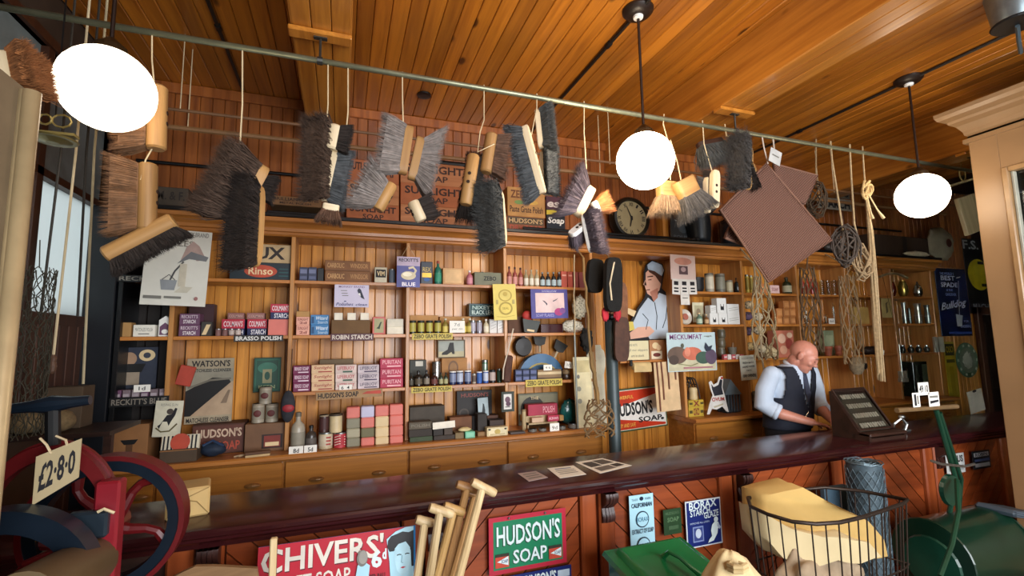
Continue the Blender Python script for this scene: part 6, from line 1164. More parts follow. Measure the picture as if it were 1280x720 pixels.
def netball(label, px, Y, m, seed, n, tops, r=.006, name='net_ball'):
    x0, y0, x1, y1 = px; a = at(x0, (y0+y1)/2, Y); b = at(x1, (y0+y1)/2, Y); t = at((x0+x1)/2, y0, Y).z; d = at((x0+x1)/2, y1, Y).z
    c = Vector(((a.x+b.x)/2, Y, (t+d)/2)); rx, rz = (b.x-a.x)/2, (t-d)/2; rnd = random.Random(seed); mb = MB()
    for k in range(n):
        ax = Vector((rnd.gauss(0, 1), rnd.gauss(0, 1), rnd.gauss(0, 1))).normalized(); u = ax.orthogonal().normalized(); v = ax.cross(u); s_ = rnd.uniform(.7, 1); of = rnd.uniform(-.45, .45)
        mb.tube([((u.x*math.cos(q*.7)+v.x*math.sin(q*.7)+ax.x*of)*rx*s_, (u.y*math.cos(q*.7)+v.y*math.sin(q*.7)+ax.y*of)*rx*s_*.7, (u.z*math.cos(q*.7)+v.z*math.sin(q*.7)+ax.z*of)*rz*s_) for q in range(9)], r, 5, True)
    o = mb.build(name, m, None, c); tag(o, label, 'net')
    MB().tube([at(x, y, yy)-c for x, y, yy in tops], .006, 6).build('hanging_cord', ropem, o); return o
netball('dark string net ball hanging by the doormat edge', (1043, 282, 1070, 336), RY+.02, M('#4a4038', .9), 5, 16, [rc(1038), (1040, 200, RY), (1048, 250, RY), (1054, 290, RY+.02)])
netball('pale cane net ball hanging beneath the dark string net', (1066, 298, 1087, 356), RY, M('#9a8260', .8), 6, 9, [rc(1062), (1064, 220, RY), (1068, 280, RY), (1074, 304, RY)])
net('string_net', 'long tan string net hanging above the woven basket nest', 'net', (1063, 335), (1052, 345, 1074, 455), 3.1, M('#8a7252', .95), 22, .005, .05, 5, 10, 5, .6, True)
net('string_net', 'brown string net hanging above the shopkeeper head', 'net', (1010, 318), (1002, 335, 1024, 440), 3.2, M('#5f4a34', .95), 23, .006, .05, 5, 10, 5, .6, True)
net('string_net', 'pale string net hanging before the yarn pile', 'net', (942, 330), (940, 345, 968, 450), 3.2, M('#9c8a68', .95), 24, .006, .05, 5, 10, 5, .35, True)
o = string('rope_length', 'single white rope hanging beside the yarn pile', 'rope', wob(tuple(at(942, 328, 3.25)), tuple(at(958, 500, 3.25)), 12, .006, 30), .008, M('#b8a88a', .9)); MB().tube([(at(942, 328, 3.25).x, 3.25, at(942, 328, 3.25).z), (at(940, 322, 3.25).x, 3.34, 2.36)], .006, 5).build('loop', M('#b8a88a', .9), o)
netball('dim tangle of fishing cords by the Starch sign', (1010, 225, 1034, 275), 3.0, M('#5a4c3c', .9), 9, 9, [(1020, 150, 3.0), (1020, 226, 3.0)])
# ring and stick by the cream surround
q = at(1203, 218, 2.9); o = MB().tube([(.05*math.cos(t*.35), 0, .07*math.sin(t*.35)) for t in range(18)], .006, 6, True).build('curtain_ring', M('#a8874a', .4), None, q); tag(o, 'thin brass ring hung on a pole by the cream surround', 'ring'); MB().tube([(0, 0, .07), (0, 0, CZ-q.z)], .003, 4).build('cord', twine, o)
q0 = at(1176, 236, 2.9); q1 = at(1222, 222, 2.9); tag(MB().tube([q0, q1], .013, 8).build('wooden_pole', ashwood), 'pale wooden pole end beside the lamp and cream surround', 'pole')
tag(MB().box(-.16, .16, -.02, .02, -.20, .2, .006).build('washboard', ashwood, None, at(1212, 268, 3.0), (0, math.radians(-16), 0)), 'tilted pale wooden board hung behind the cream surround', 'board')
# ================================================================== front of the counter
SG = 2.236
ered = M('#b02a3e', .28, 0, .06); egreen = M('#1f7a55', .28, 0, .06); ewhite = M('#d3e4e6', .3, 0, .04); epale = M('#a9d6e6', .3, 0, .05); edark = M('#15243c', .3); enavy = M('#1d2a6b', .28, 0, .08)
flag = [('r', -.01, -.02, 1.01, 1.0, M('#3a3322'))]
o = panel('enamel_sign', 'green enamel soap sign with red border on counter front', 'sign', (611, 641.5, 708, 712), SG, ered, [('r', .055, .08, .945, .92, egreen), ('t', .085, .47, .905, .83, "HUDSON'S", M('#123a2c'), .022), ('t', .095, .485, .915, .845, "HUDSON'S", ewhite, .018), ('t', .29, .14, .725, .38, 'SOAP', M('#123a2c'), .022), ('t', .298, .15, .733, .39, 'SOAP', ewhite, .018)]
    + sum([[('r', a, .12, a+.17, .31, M('#b5402c')), ('r', a, .31, a+.17, .36, M('#2a2416')), ('p', [(a+.02, .23), (a+.16, .15), (a+.16, .31)], ewhite), ('t', a+.07, .2, a+.155, .26, 'SOAP', inkblue)] for a in (.075, .755)], []), .004)
for u in (.25, .72): MB().lathe([(.006, -.004), (.003, -.007)], ((u-.5)*o.dimensions.x, 0, o.dimensions.z*.965), 10, 'y').build('screw', steel, o)
o = panel('enamel_sign', 'dark blue enamel sign just below the green soap sign', 'sign', (624, 714, 715, 768), SG-.003, enavy, [('t', .2, .68, .78, .95, "ROBINSON'S", ewhite, .03), ('t', .2, .3, .8, .55, 'STARCH', ewhite, .03), ('r', .8, .75, .97, .92, M('#b9cfe0'))], .004)
o = panel('enamel_sign', 'tall pale blue enamel borax sign behind green bin', 'sign', (787.5, 618, 818, 690), SG, epale, [('t', .1, .9, .35, .94, 'TRADE', M('#35586a'), 0), ('t', .65, .9, .9, .94, 'MARK', M('#35586a'), 0), ('e', .5, .93, .08, .035, edark), ('t', .08, .78, .92, .86, 'CALIFORNIAN', edark, .02), ('e', .5, .57, .27, .145, edark), ('e', .5, .57, .235, .125, epale), ('t', .26, .53, .74, .61, 'BORAX', M('#2f6a86'), .02), ('t', .06, .33, .94, .41, 'EXTRACT OF SOAP', edark, .02), ('e', .5, .12, .27, .145, edark), ('e', .5, .12, .235, .125, epale), ('t', .3, .08, .7, .16, 'SOAP', M('#2f6a86'))], .004)
panel('enamel_sign', 'small dark green enamel plate between two blue borax signs', 'sign', (829.5, 636, 852, 668), SG, M('#1f3a20', .35), [('t', .12, .78, .88, .9, "HUDSON'S", M('#3f5f3c'), .02), ('t', .2, .5, .85, .68, 'SOAP', M('#4a6b46'), .03), ('r', .25, .2, .8, .35, M('#2c4a2a'))], .004)
o = panel('enamel_sign', 'navy enamel starch sign with a white lady', 'sign', (857.5, 624, 902, 683), SG, M('#c3cbd0', .3), [('r', .03, .03, .97, .97, enavy), ('t', .1, .8, .88, .97, 'BORAX', ewhite, .02, 0, .02), ('t', .12, .66, .68, .8, 'STARCH', ewhite, .012, 0, .03), ('t', .5, .58, .92, .72, 'GLAZE', ewhite, .012, 0, .03), ('t', .1, .5, .64, .54, 'IMPROVES ALL LINEN', M('#9fb0d0'), .01), ('r', .16, .12, .46, .45, M('#6f80b0')), ('r', .19, .15, .43, .42, M('#2c3a7a')), ('e', .31, .3, .08, .1, M('#b9c6d8')), ('e', .82, .54, .06, .06, ewhite), ('p', [(.78, .5), (.88, .48), (.92, .38), (.86, .34), (.84, .24), (.72, .1), (.56, .07), (.6, .14), (.68, .2), (.66, .32), (.7, .44)], ewhite), ('p', [(.86, .46), (.95, .36), (.9, .32), (.84, .4)], M('#a9b8cf'))], .004)
# Chivers sign leaning on the counter
o = panel('enamel_sign', 'large red enamel carpet soap sign with dark haired lady', 'sign', (320, 673.5, 520, 777), 2.10, M('#1f78b5', .3), [('r', .0, .0, .985, 1, M('#b52a3a', .28, 0, .05)), ('t', .022, .66, .785, .95, "CHIVERS'", M('#5a1520'), .02), ('t', .02, .675, .78, .965, "CHIVERS'", M('#d9d4c8', .3), .02), ('t', .01, .44, .565, .615, 'CARPET SOAP', M('#d9d4c8', .3), .015), ('t', .7, .55, .77, .77, '6', ewhite, .04), ('t', .772, .64, .8, .77, 'd', ewhite, .04), ('t', .69, .4, .8, .48, 'PER BALL', M('#4a1018'), .02),
    ('p', [(.80, .88), (.86, .96), (.93, 1), (.985, 1), (.985, .3), (.83, .3), (.82, .6)], epale), ('p', [(.805, .78), (.81, .86), (.83, .91), (.87, .93), (.91, .95), (.95, .93), (.985, .95), (.985, .5), (.97, .5), (.965, .7), (.93, .82), (.88, .8), (.85, .72), (.82, .72)], M('#14161c', .4)), ('p', [(.855, .75), (.88, .8), (.93, .82), (.96, .74), (.965, .6), (.95, .46), (.905, .4), (.87, .48), (.855, .6)], M('#b3dcea', .3)), ('l', [(.87, .665), (.885, .672), (.9, .665)], .012, ink), ('l', [(.925, .665), (.94, .672), (.955, .665)], .012, ink), ('l', [(.905, .66), (.9, .57), (.912, .565)], .008, M('#5a8a9c')), ('p', [(.893, .508), (.91, .52), (.93, .508), (.91, .495)], M('#b0404c')),
    ('p', [(.6, .5), (.61, .62), (.65, .66), (.69, .6), (.68, .42), (.62, .4)], epale), ('e', .64, .7, .035, .1, M('#77756f')), ('e', .645, .71, .028, .08, M('#8f8d86'))], .006, 0, -5)
# shallow tray with hand hole, leaning at the left of the sign
a = at(262, 703, 2.06); o = empty('tray_box', (a.x, 2.0, a.z-.3), (0, math.radians(-9), 0), 'pale wooden carrying tray with oval hand hole below the counter', 'tray')
w = .27; hh = .3
out = [(-w, 0), (w*.75, 0), (w*.75, hh*.86), (w*.35, hh*.98), (w*.05, hh*1.06), (-w*.3, hh*.98), (-w*.55, hh*.82), (-w, hh*.78)]
mb = MB(); n_ = len(out); hole = [(-.02+.075*math.cos(t*math.pi/6), hh*.83+.022*math.sin(t*math.pi/6)+.0*t) for t in range(12)]
# panel with a hole: ring of quads between outline samples and hole
def outline_pt(t):
    ang = t*math.pi/6; best = None; c = Vector((-.02, hh*.83)); d = Vector((math.cos(ang), math.sin(ang)))
    for i in range(n_):
        p = Vector(out[i]); q = Vector(out[(i+1) % n_]); e = q-p; den = d.x*e.y-d.y*e.x
        if abs(den) < 1e-9: continue
        s = ((p.x-c.x)*e.y-(p.y-c.y)*e.x)/den; u = ((p.x-c.x)*d.y-(p.y-c.y)*d.x)/den
        if s > 0 and -1e-6 <= u <= 1+1e-6 and (best is None or s < best): best = s
    return c+d*(best or .1)
vs = []; fs = []
for y_ in (0, .018):
    for t in range(12): vs.append((hole[t][0], y_, hole[t][1]))
    for t in range(12): p = outline_pt(t); vs.append((p.x, y_, p.y))
for t in range(12):
    t2 = (t+1) % 12; fs += [(t, t2, 12+t2, 12+t), (24+t2, 24+t, 36+t, 36+t2), (t2, t, 24+t, 24+t2), (12+t, 12+t2, 36+t2, 36+t)]
mb.add(vs, fs).build('end_board', W('tray_wood', '#6d4f30', '#9a7850', 'X', 20, .55, False), o)
MB().box(-w*.8, w*.7, -.004, 0, 0, hh*.55).build('blue_label', M('#1d2f86', .4), o); MB().box(w*.15, w*.55, -.006, -.004, hh*.3, hh*.5).build('label_print', white, o)
p0 = at(341, 676, 2.0); o = MB().box(-.012, .012, -.012, .012, 0, p0.z, .004).build('wooden_batten', ashwood, None, (p0.x, 2.03, 0)); tag(o, 'upright wooden batten standing before the large red soap sign', 'batten')
for s_ in (-.0125, .0122): MB().box(s_-.0006, s_+.0006, -.004, .004, .02, p0.z-.01).build('groove', M('#4a3420'), o)
# spade handles standing in a bunch
def spade(label, b0, b1, sh, Y, low_px, tone):
    a = at(*b0, Y); b = at(*b1, Y); s = at(*sh, Y); l = at(*low_px, Y); d = (l-s).normalized(); s2 = s+d*((s.z-.02)/-d.z)
    o = empty('spade_handle', s2, (0, 0, 0), label, 'handle', 'spade handles'); P = lambda v: Vector(v)-s2
    smooth_by_angle(MB().tube([P(s), P(s+(s2-s)*.5), P(s2)], [.0165, .018, .021], 10).build('shaft', tone, o)); e = (b-a).normalized()
    smooth_by_angle(MB().tube([P(a), P(a+e*.012), P(a.lerp(b, .5)), P(b-e*.012), P(b)], [.0155, .0185, .0175, .0185, .0155], 10).build('grip', tone, o)); return o
ash1 = W('ash_handle_dark', '#8a6238', '#b58a55', 'Z', 20, .5, False); ash2 = W('ash_handle_warm', '#9a7640', '#c4a066', 'Z', 20, .5, False)
spade('shortest T handled spade shaft, first from the red sign', (520, 649), (541, 654), (531, 652), 2.02, (522, 720), ashwood)
spade('pale T handled spade shaft, second from the red sign', (537, 634), (566, 643), (550, 639), 1.96, (537, 720), ashwood)
spade('warm brown T handled spade shaft, third from the red sign', (555, 632), (580, 641), (567, 637), 2.02, (546, 720), ash2)
spade('T handled spade shaft close behind the tallest one', (571, 605), (598, 613), (584, 610), 2.04, (556, 720), ash1)
spade('tallest T handled spade shaft, nearest the green soap sign', (590, 602), (619, 617), (603, 609), 1.96, (574, 720), ashwood)
spade('T handled spade shaft mostly hidden among the other handles', (578, 612), (600, 620), (594, 617), 2.09, (565, 720), ash1)
# papers on the counter
def sheet(label, q, its, m=None):
    ps = [atz(x, y, KZ+.001) for x, y in q]; c = sum(ps, Vector())/4; c.z = KZ+.0012
    o = MB().add([(p.x-c.x, p.y-c.y, 0) for p in ps]+[(p.x-c.x, p.y-c.y, .001) for p in ps], [(3, 2, 1, 0), (4, 5, 6, 7), (0, 1, 5, 4), (1, 2, 6, 5), (2, 3, 7, 6), (3, 0, 4, 7)]).build('paper_sheet', m or paper, None, c); tag(o, label, 'paper', 'papers on the counter')
    for (u0, v0, u1, v1, mm) in its:
        B_ = lambda u, v: (ps[0]*(1-u)+ps[1]*u)*(1-v)+(ps[3]*(1-u)+ps[2]*u)*v-c
        MB().add([(B_(u, v).x, B_(u, v).y, .0016) for u, v in ((u0, v0), (u1, v0), (u1, v1), (u0, v1))], [(0, 1, 2, 3)]).build('printed_block', mm, o)
sheet('small pinkish leaflet lying alone on the counter', [(647, 592), (670, 589), (685, 597), (661, 602)], [(.15, .2, .85, .3, grey), (.15, .45, .85, .55, grey), (.15, .7, .85, .8, grey)], M('#b3a19c', .6, 0, .05))
sheet('white printed sheet in the middle of the counter papers', [(684, 585.5), (717, 582), (733, 593), (700, 598)], [(.2, .15, .8, .25, M('#8a93a8')), (.15, .35, .85, .4, grey), (.15, .5, .85, .55, grey), (.15, .65, .85, .7, grey)])
sheet('open newspaper with dark pictures lying on the counter', [(719, 578), (753, 573), (790, 582), (750, 592)], [(.1, .15, .45, .55, M('#4a4644')), (.5, .1, .9, .5, M('#5c5650')), (.12, .62, .6, .9, M('#6d6660')), (.65, .6, .92, .85, M('#3c3836'))])
# parcel on the counter
q = atz(232, 650, KZ); o = MB()
o.box(-.075, .075, 0, .16, 0, .115, .008); o = o.build('paper_parcel', M('#bfa067', .75, 0, .12, 6, .4, 14), None, (q.x, q.y+.02, KZ), (0, 0, math.radians(12))); tag(o, 'buff paper wrapped parcel standing on the counter by the mangle', 'parcel')
for ps in ([(-.07, -.001, .01), (-.02, -.002, .075), (.07, -.001, .11)], [(.07, -.001, .01), (.03, -.002, .06), (-.02, -.002, .075)]): MB().tube(ps, .0022, 4).build('paper_fold', M('#8f7444', .8), o)
# ------------------------------------------------------------------ green coal bin
gb = M('#176b3c', .22, 0, .12, 6, .1, 20, .3)
cn_ = [atz(766, 688, .72), atz(836, 660, .745), atz(872, 684, .72)]
bo = empty('coal_bin', (1.31, 1.75, -.03), (0, 0, math.radians(0)), 'green enamelled coal bin with raised D shaped lid', 'bin')
def dshape(w, y0, y1, n=12):
    pts = [(-w, y1), (-w, y0+w*.0)]
    for k in range(n+1):
        t = math.pi+math.pi*k/n; pts.append((w*math.cos(t), y0+w*.85*math.sin(t)))
    pts += [(w, y1)]; return pts
def loft(mb, rings):
    n = len(rings[0]); vs = [p for r in rings for p in r]; fs = []
    for j in range(len(rings)-1):
        for i in range(n): fs.append((j*n+i, j*n+(i+1) % n, (j+1)*n+(i+1) % n, (j+1)*n+i))
    fs += [tuple(range(n-1, -1, -1)), tuple(range((len(rings)-1)*n, len(rings)*n))]; return mb.add(vs, fs)
slope = lambda y: .16*y
smooth_by_angle(loft(MB(), [[(x*.9, y*.9, .032) for x, y in dshape(.19, -.05, .19)], [(x, y, .66+slope(y)) for x, y in dshape(.19, -.05, .19)]]).build('body', gb, bo), 40)
R_ = lambda w, y0, y1, dz: [(x, y, .665+slope(y)+dz) for x, y in dshape(w, y0, y1)]
lid = smooth_by_angle(loft(MB(), [R_(.2, -.05, .2, 0), R_(.21, -.05, .21, .008), R_(.205, -.05, .2, .03), R_(.17, -.05, .165, .034), R_(.16, -.05, .155, .055), R_(.15, -.05, .145, .06), R_(.12, -.05, .115, .048), R_(.10, -.05, .09, .046)]).build('lid', gb, bo), 40)
smooth_by_angle(MB().tube([(.0, .06, .725), (.01, .03, .755), (.025, -.02, .75), (.03, -.08, .735), (.045, -.12, .72)], [.012, .009, .008, .009, .012], 8).build('handle', gb, bo))
# ------------------------------------------------------------------ beige sack
def sack(name, label, c, r, m, seed, folds=9, amp=.09, squash=.75):
    sd = seed*5.7
    def f(p):
        a = math.atan2(p.y, p.x); k = 1+amp*.55*math.sin(a*folds+3*noise.noise(p*1.7+Vector((sd, 0, 0))))*(1-abs(p.z))**.4+amp*1.3*noise.noise(p*2.2+Vector((sd, 1, 2)))
        return Vector((p.x*k, p.y*k, p.z*squash if p.z < 0 else p.z*k))
    o = MB().ell((0, 0, 0), r, 64, 34, f).build(name, m, None, c, smooth=True); tag(o, label, 'sack'); return o
sk = M('#c8b487', .85, 0, .1, 6, .5, 180)
q = at(914, 700, 1.38); o = sack('cloth_sack', 'gathered beige cloth sack standing beside the green bin', (q.x, 1.38, .455), (.165, .14, .44), sk, 3, 8, .045, 1.03)
MB().tube([(-.03+.03*math.cos(t*.9), -.06+.025*math.sin(t*.9), .40+.006*t/3) for t in range(14)], .008, 6).build('tied_neck', M('#b59f72', .85), o)
# ------------------------------------------------------------------ wire basket with canvas, netting roll
RZb = .80
rim_px = [(936, 626), (938, 633), (960, 643), (990, 652), (1020, 655), (1050, 653), (1080, 646), (1110, 636), (1128, 630), (1135, 625)]
rim = [atz(x, y, RZb) for x, y in rim_px]
back = [Vector((2.62, 1.86, RZb)), Vector((2.5, 1.98, RZb)), Vector((2.2, 2.02, RZb)), Vector((1.98, 2.0, RZb))]
full = rim+back; cen = sum(full, Vector())/len(full); cen.z = 0
bk = empty('wire_basket', cen, (0, 0, 0), 'tall dark wire basket holding folded canvas before the counter', 'basket')
wirem = M('#3a302a', .45, .6)
loopr = [p-cen for p in full]
MB().tube(loopr, .009, 8, True).build('rim', wirem, bk, smooth=True)
low = lambda p, z, s: Vector((p.x*s, p.y*s, z))
for z, s in ((.5, .94), (.25, .87), (.03, .8)): MB().tube([low(p, z, s) for p in loopr], .0045, 6, True).build('hoop', wirem, bk)
def along(loop, d):
    L = [(loop[(i+1) % len(loop)]-loop[i]).length for i in range(len(loop))]; T = sum(L); d = d % T
    for i, l in enumerate(L):
        if d <= l: return loop[i].lerp(loop[(i+1) % len(loop)], d/l)
        d -= l
    return loop[0]
TL = sum((loopr[(i+1) % len(loopr)]-loopr[i]).length for i in range(len(loopr)))
nw = int(TL/.062)
for k in range(nw):
    p = along(loopr, k*TL/nw); MB().tube([p, low(p, .5, .94), low(p, .03, .8)], .0035, 6).build('wire', wirem, bk)
# folded canvas lying in the basket: a thick curved slab following its photographed outline
cv = M('#c2a05e', .85, 0, .06, 5, .25, 160); cvp = M('#cdbb90', .85, 0, .06, 5, .25, 160)
topo = [(938, 612), (962, 606), (985, 601), (1012, 616), (1045, 632), (1070, 645), (1090, 668), (1095, 690), (1080, 693), (1058, 682), (1030, 684), (990, 688), (955, 678), (938, 660), (935, 635)]
def cloth_slab(name, label, outline, Yf, Yb_, m, nlay=5, amp=.012, seed=1):
    n = len(outline); fine = []
    for i in range(n):
        p, q = Vector(outline[i]), Vector(outline[(i+1) % n])
        for j in range(3): fine.append(p.lerp(q, j/3))
    rings = []
    for k in range(nlay+1):
        t = k/nlay; sc_ = .88+.12*math.sin(math.pi*min(1, .15+t*.7)); cx = sum(p.x for p in fine)/len(fine); cy = sum(p.y for p in fine)/len(fine)
        ring_ = []
        for p in fine:
            pxx = cx+(p.x-cx)*sc_; Yl = Yf(pxx); w = at(pxx, cy+(p.y-cy)*sc_, Yl+Yb_*.45); Y = Yl+Yb_*t; nz = noise.noise(Vector((w.x*6+seed, w.z*6, t*3)))
            ring_.append((w.x+nz*amp, Y+nz*amp*1.5, w.z+nz*amp))
        rings.append(ring_)
    o = smooth_by_angle(loft(MB(), rings).build(name, m), 60); tag(o, label, 'cloth'); return o
o = cloth_slab('folded_canvas', 'folded yellow canvas sheet draped on top in the wire basket', topo[:9]+[(1070, 690), (1040, 668), (1010, 668), (970, 660), (940, 640)], (lambda x: 1.93-.22*min(1, max(0, (x-936)/90))), .16, cv, 6, .01, 1)
o = cloth_slab('folded_canvas', 'pale folded canvas under the yellow sheet in wire basket', [(936, 632), (970, 652), (1012, 664), (1040, 662), (1072, 672), (1088, 690), (1060, 697), (1030, 692), (1000, 702), (960, 690), (940, 668)], (lambda x: 1.905-.22*min(1, max(0, (x-936)/90))), .16, cvp, 6, .012, 4)
o = sack('rumpled_cloth', 'rumpled grey beige cloth low down in the wire basket', (2.20, 1.80, .38), (.24, .13, .24), M('#a08c72', .9, 0, .25, 8, .5, 100), 8, 7, .2, .9)
# blue grey wire netting roll
q = at(1079, 576, 1.99); nr = .093; o = smooth_by_angle(MB().lathe([(nr*.93, 0), (nr*.93, q.z-.01), (nr*.6, q.z-.012), (nr*.3, q.z-.03)], n=24).build('netting_roll', M('#42535c', .6, .2, .3, 30), None, (q.x, 1.99, 0))); tag(o, 'upright blue grey roll of wire netting behind the basket', 'netting')
mb = MB()
for k in range(26):
    z0 = .03+k*(q.z-.05)/26
    mb.tube([(nr*math.cos(t*math.pi/16), nr*math.sin(t*math.pi/16), z0+.016*(1 if (t+k) % 2 else -1)+random.uniform(-.003, .003)) for t in range(32)], .0022, 4, True)
for r_ in (1, .82, .62, .4): mb.tube([(nr*r_*math.cos(t*math.pi/10), nr*r_*math.sin(t*math.pi/10), q.z-.004+random.uniform(-.004, .004)) for t in range(20)], .003, 4, True)
tag(mb.build('wire', M('#62757e', .5, .4), o), kind='stuff')
o = panel('felt_roll', 'short blue grey rolled felt standing behind the netting roll', 'felt', (1036, 608, 1066, 720), 2.12, M('#3d5565', .6), [], .04); MB().box(-.06, .06, -.004, 0, .2, .24).build('tie', twine, o)
for px, l, t in (((1183, 567, 1206, 592), 'small white enamel plate on dark counter front by the mower', 'VENUS'), ((1216, 563, 1238, 586), 'small black enamel plate with two pale bands by the cream surround', 'ROBIN')):
    panel('enamel_plate', l, 'sign', px, SG, M('#b5b8b5', .4) if t == 'VENUS' else M('#16181c', .4), [('t', .08, .55, .92, .9, t, ink, .04), ('r', .1, .15, .9, .4, M('#8a8f8c'))] if t == 'VENUS' else [('r', .08, .68, .92, .9, M('#b5b8bc')), ('t', .15, .7, .85, .88, t, ink, .02), ('r', .08, .12, .92, .32, M('#a9acb0')), ('r', .08, .42, .92, .56, M('#4a5a86'))], .004)
# ------------------------------------------------------------------ green lawn mower
mg = M('#0d2e20', .3, .1, .15, 8, 0, 60, .3); mw = empty('lawn_mower', (3.45, 1.9, 0), (0, 0, 0), 'dark green push lawn mower with rounded grass box by the partition', 'lawn mower')
Q = lambda x, y, Y: at(x, y, Y)-Vector((3.45, 1.9, 0))
cxm = atz(1205, 700, .42)-Vector((3.45, 1.9, 0))
hood = [(-.23+.04*k, 0) for k in range(2)]
rings = []
for k in range(2):
    xx = -.26+k*.56; rings.append([(xx, .0+.19*math.cos(t*math.pi/10), .36+.21*math.sin(t*math.pi/10)) for t in range(20)])
smooth_by_angle(loft(MB(), rings).build('grass_box', mg, mw), 40)
for xx in (-.265, .305):
    MB().lathe([(.205, -.006), (.21, 0), (.205, .006)], (xx, 0, .36), 28, 'x').build('end_plate', mg, mw)
    MB().lathe([(.14, -.012), (.15, 0), (.14, .012)], (xx-.004, 0, .33), 24, 'x').build('side_ring', M('#124030', .3), mw)
MB().lathe([(.15, -.24), (.15, .28)], (0, .0, .152), 24, 'x').build('roller', M('#1a1c1a', .5), mw)
h0 = Q(1170, 512, 1.86); h1 = Q(1195, 600, 1.90); h2 = Vector((-.05, .05, .42))
smooth_by_angle(MB().tube([h0, h1, h2], .014, 8).tube([h0+Vector((.03, 0, -.02)), h1+Vector((.05, 0, 0)), h2+Vector((.12, 0, 0))], .012, 8).build('handle_shaft', M('#103626', .3), mw))
smooth_by_angle(MB().tube([Q(1196, 600, 1.84), Q(1198, 640, 1.75), Q(1190, 680, 1.7), Q(1175, 720, 1.68)], .012, 8).build('curved_bar', M('#123c2a', .3), mw))
g0 = Q(1121, 513, 1.86); g1 = Q(1196, 508, 1.86); smooth_by_angle(MB().tube([g0, g0.lerp(g1, .5), g1], [.014, .012, .014], 8).build('grip', M('#6d5638', .5), mw))
MB().lathe([(.085, -.02), (.09, 0), (.06, .02)], tuple(Q(1186, 612, 1.9)), 20, 'y').build('gear_cover', M('#10382a', .3), mw); MB().tube([Q(1164, 576, 1.86), Q(1176, 580, 1.86), Q(1205, 583, 1.86), Q(1218, 580, 1.86)], .008, 6).build('lever', steel, mw)
for l, px, its in (('white price tag marked 49/10 standing highest on mower grip', (1148, 478, 1161, 494), [('t', .08, .2, .92, .8, '49 10', ink, .03)]), ('white printed tag on mower grip nearer the display case', (1141, 491, 1150, 509), [('r', .2, .1, .5, .9, ink), ('r', .6, .2, .8, .8, grey)]), ('white printed tag on mower grip nearer the cream surround', (1161, 490, 1174, 508), [('r', .1, .6, .9, .75, grey), ('p', [(.1, .2), (.9, .3), (.9, .45), (.1, .4)], ink)])): panel('price_tag', l, 'price tag', px, 1.845, card, its, .002)
# folded blue grey tarpaulin resting on the mower
q = at(1256, 640, 1.86); o = MB().box(-.17, .17, -.1, .1, -.02, .02, .018).build('folded_tarpaulin', M('#3f4c57', .55, 0, .2, 8, .4, 20), None, (q.x+.04, 1.86, q.z), (0, math.radians(12), math.radians(4))); tag(o, 'folded blue grey tarpaulin lying on the lawn mower by the partition', 'tarpaulin')
for k in range(3): MB().box(-.168, .172, -.102+k*.001, -.098, -.012+k*.011, -.008+k*.011).build('fold', M('#566673', .55), o)
# hanging white ticket by the partition and bits on the far end of the counter
panel('swing_ticket', 'plain white ticket with curled top hanging over counter end', 'ticket', (1212, 487, 1231, 515), 2.6, M('#b0aa9c', .6), [('e', .5, .95, .14, .06, ink)], .004, -8)
q = atz(1172, 528, KZ); o = MB().tube([(-.08, 0, .01), (-.03, .02, .06), (.02, 0, .1), (.06, -.01, .06), (.04, 0, .012), (.1, 0, .01)], .01, 6).build('tap_fitting', M('#8a8c8a', .25, .8), None, (3.75, 2.35, KZ)); tag(o, 'bent shiny metal tap fitting lying on the counter end', 'fitting'); MB().ell((.03, 0, .11), (.025, .02, .015), 10, 8).build('tap_top', steel, o)
# ------------------------------------------------------------------ glazed cutlery display case on the counter
dc = empty('display_case', (at(1066, 545, 2.36).x, 2.36, KZ), (0, 0, 0), 'sloping dark glazed display case of penknives beside the shopkeeper', 'display case')
x0 = atz(1026, 545, KZ).x; xA = at(1040, 535, 2.48).x-dc.location.x; xB = at(1138, 533, 2.2).x-dc.location.x; ztop = at(1040, 488, 2.5).z-KZ
sidep = [(-.13, 0), (.12, 0), (.12, ztop), (.11, ztop), (-.06, .055), (-.13, .045)]
for xx in (xA, xB-.02): MB().prism(sidep, 'x', xx, xx+.02).build('side', darkwood, dc)
MB().box(xA+.02, xB-.02, -.13, .12, 0, .02).box(xA+.02, xB-.02, .11, .12, 0, ztop).box(xA+.02, xB-.02, .1, .12, ztop-.012, ztop).box(xA, xB, -.14, -.06, .03, .05, .005).build('carcass', darkwood, dc)
sl = (ztop-.055)/.17
cloth_m = M('#4a4234', .9); MB().add([(xA+.03, -.05, .05), (xB-.03, -.05, .05), (xB-.03, .11, .05+.16*sl-.012), (xA+.03, .11, .05+.16*sl-.012)], [(0, 1, 2, 3)]).build('lining', cloth_m, dc)
kn = MB().box(-.009, .009, -.017, .017, 0, .01, .003).mesh('knife'); brass = M('#c9b98a', .35, .2)
for r_ in range(4):
    for k in range(10):
        u = (k+.5)/10; v = .12+.25*r_; link('penknife', kn, brass if (k+r_) % 3 else M('#c9c5b5', .3, .4), dc, (xA+.06+(xB-xA-.12)*u, -.05+.16*v, .052+.16*v*sl), (math.atan(sl), 0, random.uniform(-.4, .4)))
MB().add([(xA+.02, -.06, .062), (xB-.02, -.06, .062), (xB-.02, .11, .062+.17*sl), (xA+.02, .11, .062+.17*sl)], [(0, 1, 2, 3)]).build('glass', glassm('case_glass', '#f0f4f2', .02), dc)
MB().tube([(xA+.02, -.06, .062), (xB-.02, -.06, .062), (xB-.02, .11, .062+.17*sl), (xA+.02, .11, .062+.17*sl)], .008, 6, True).build('glazing_frame', darkwood, dc)
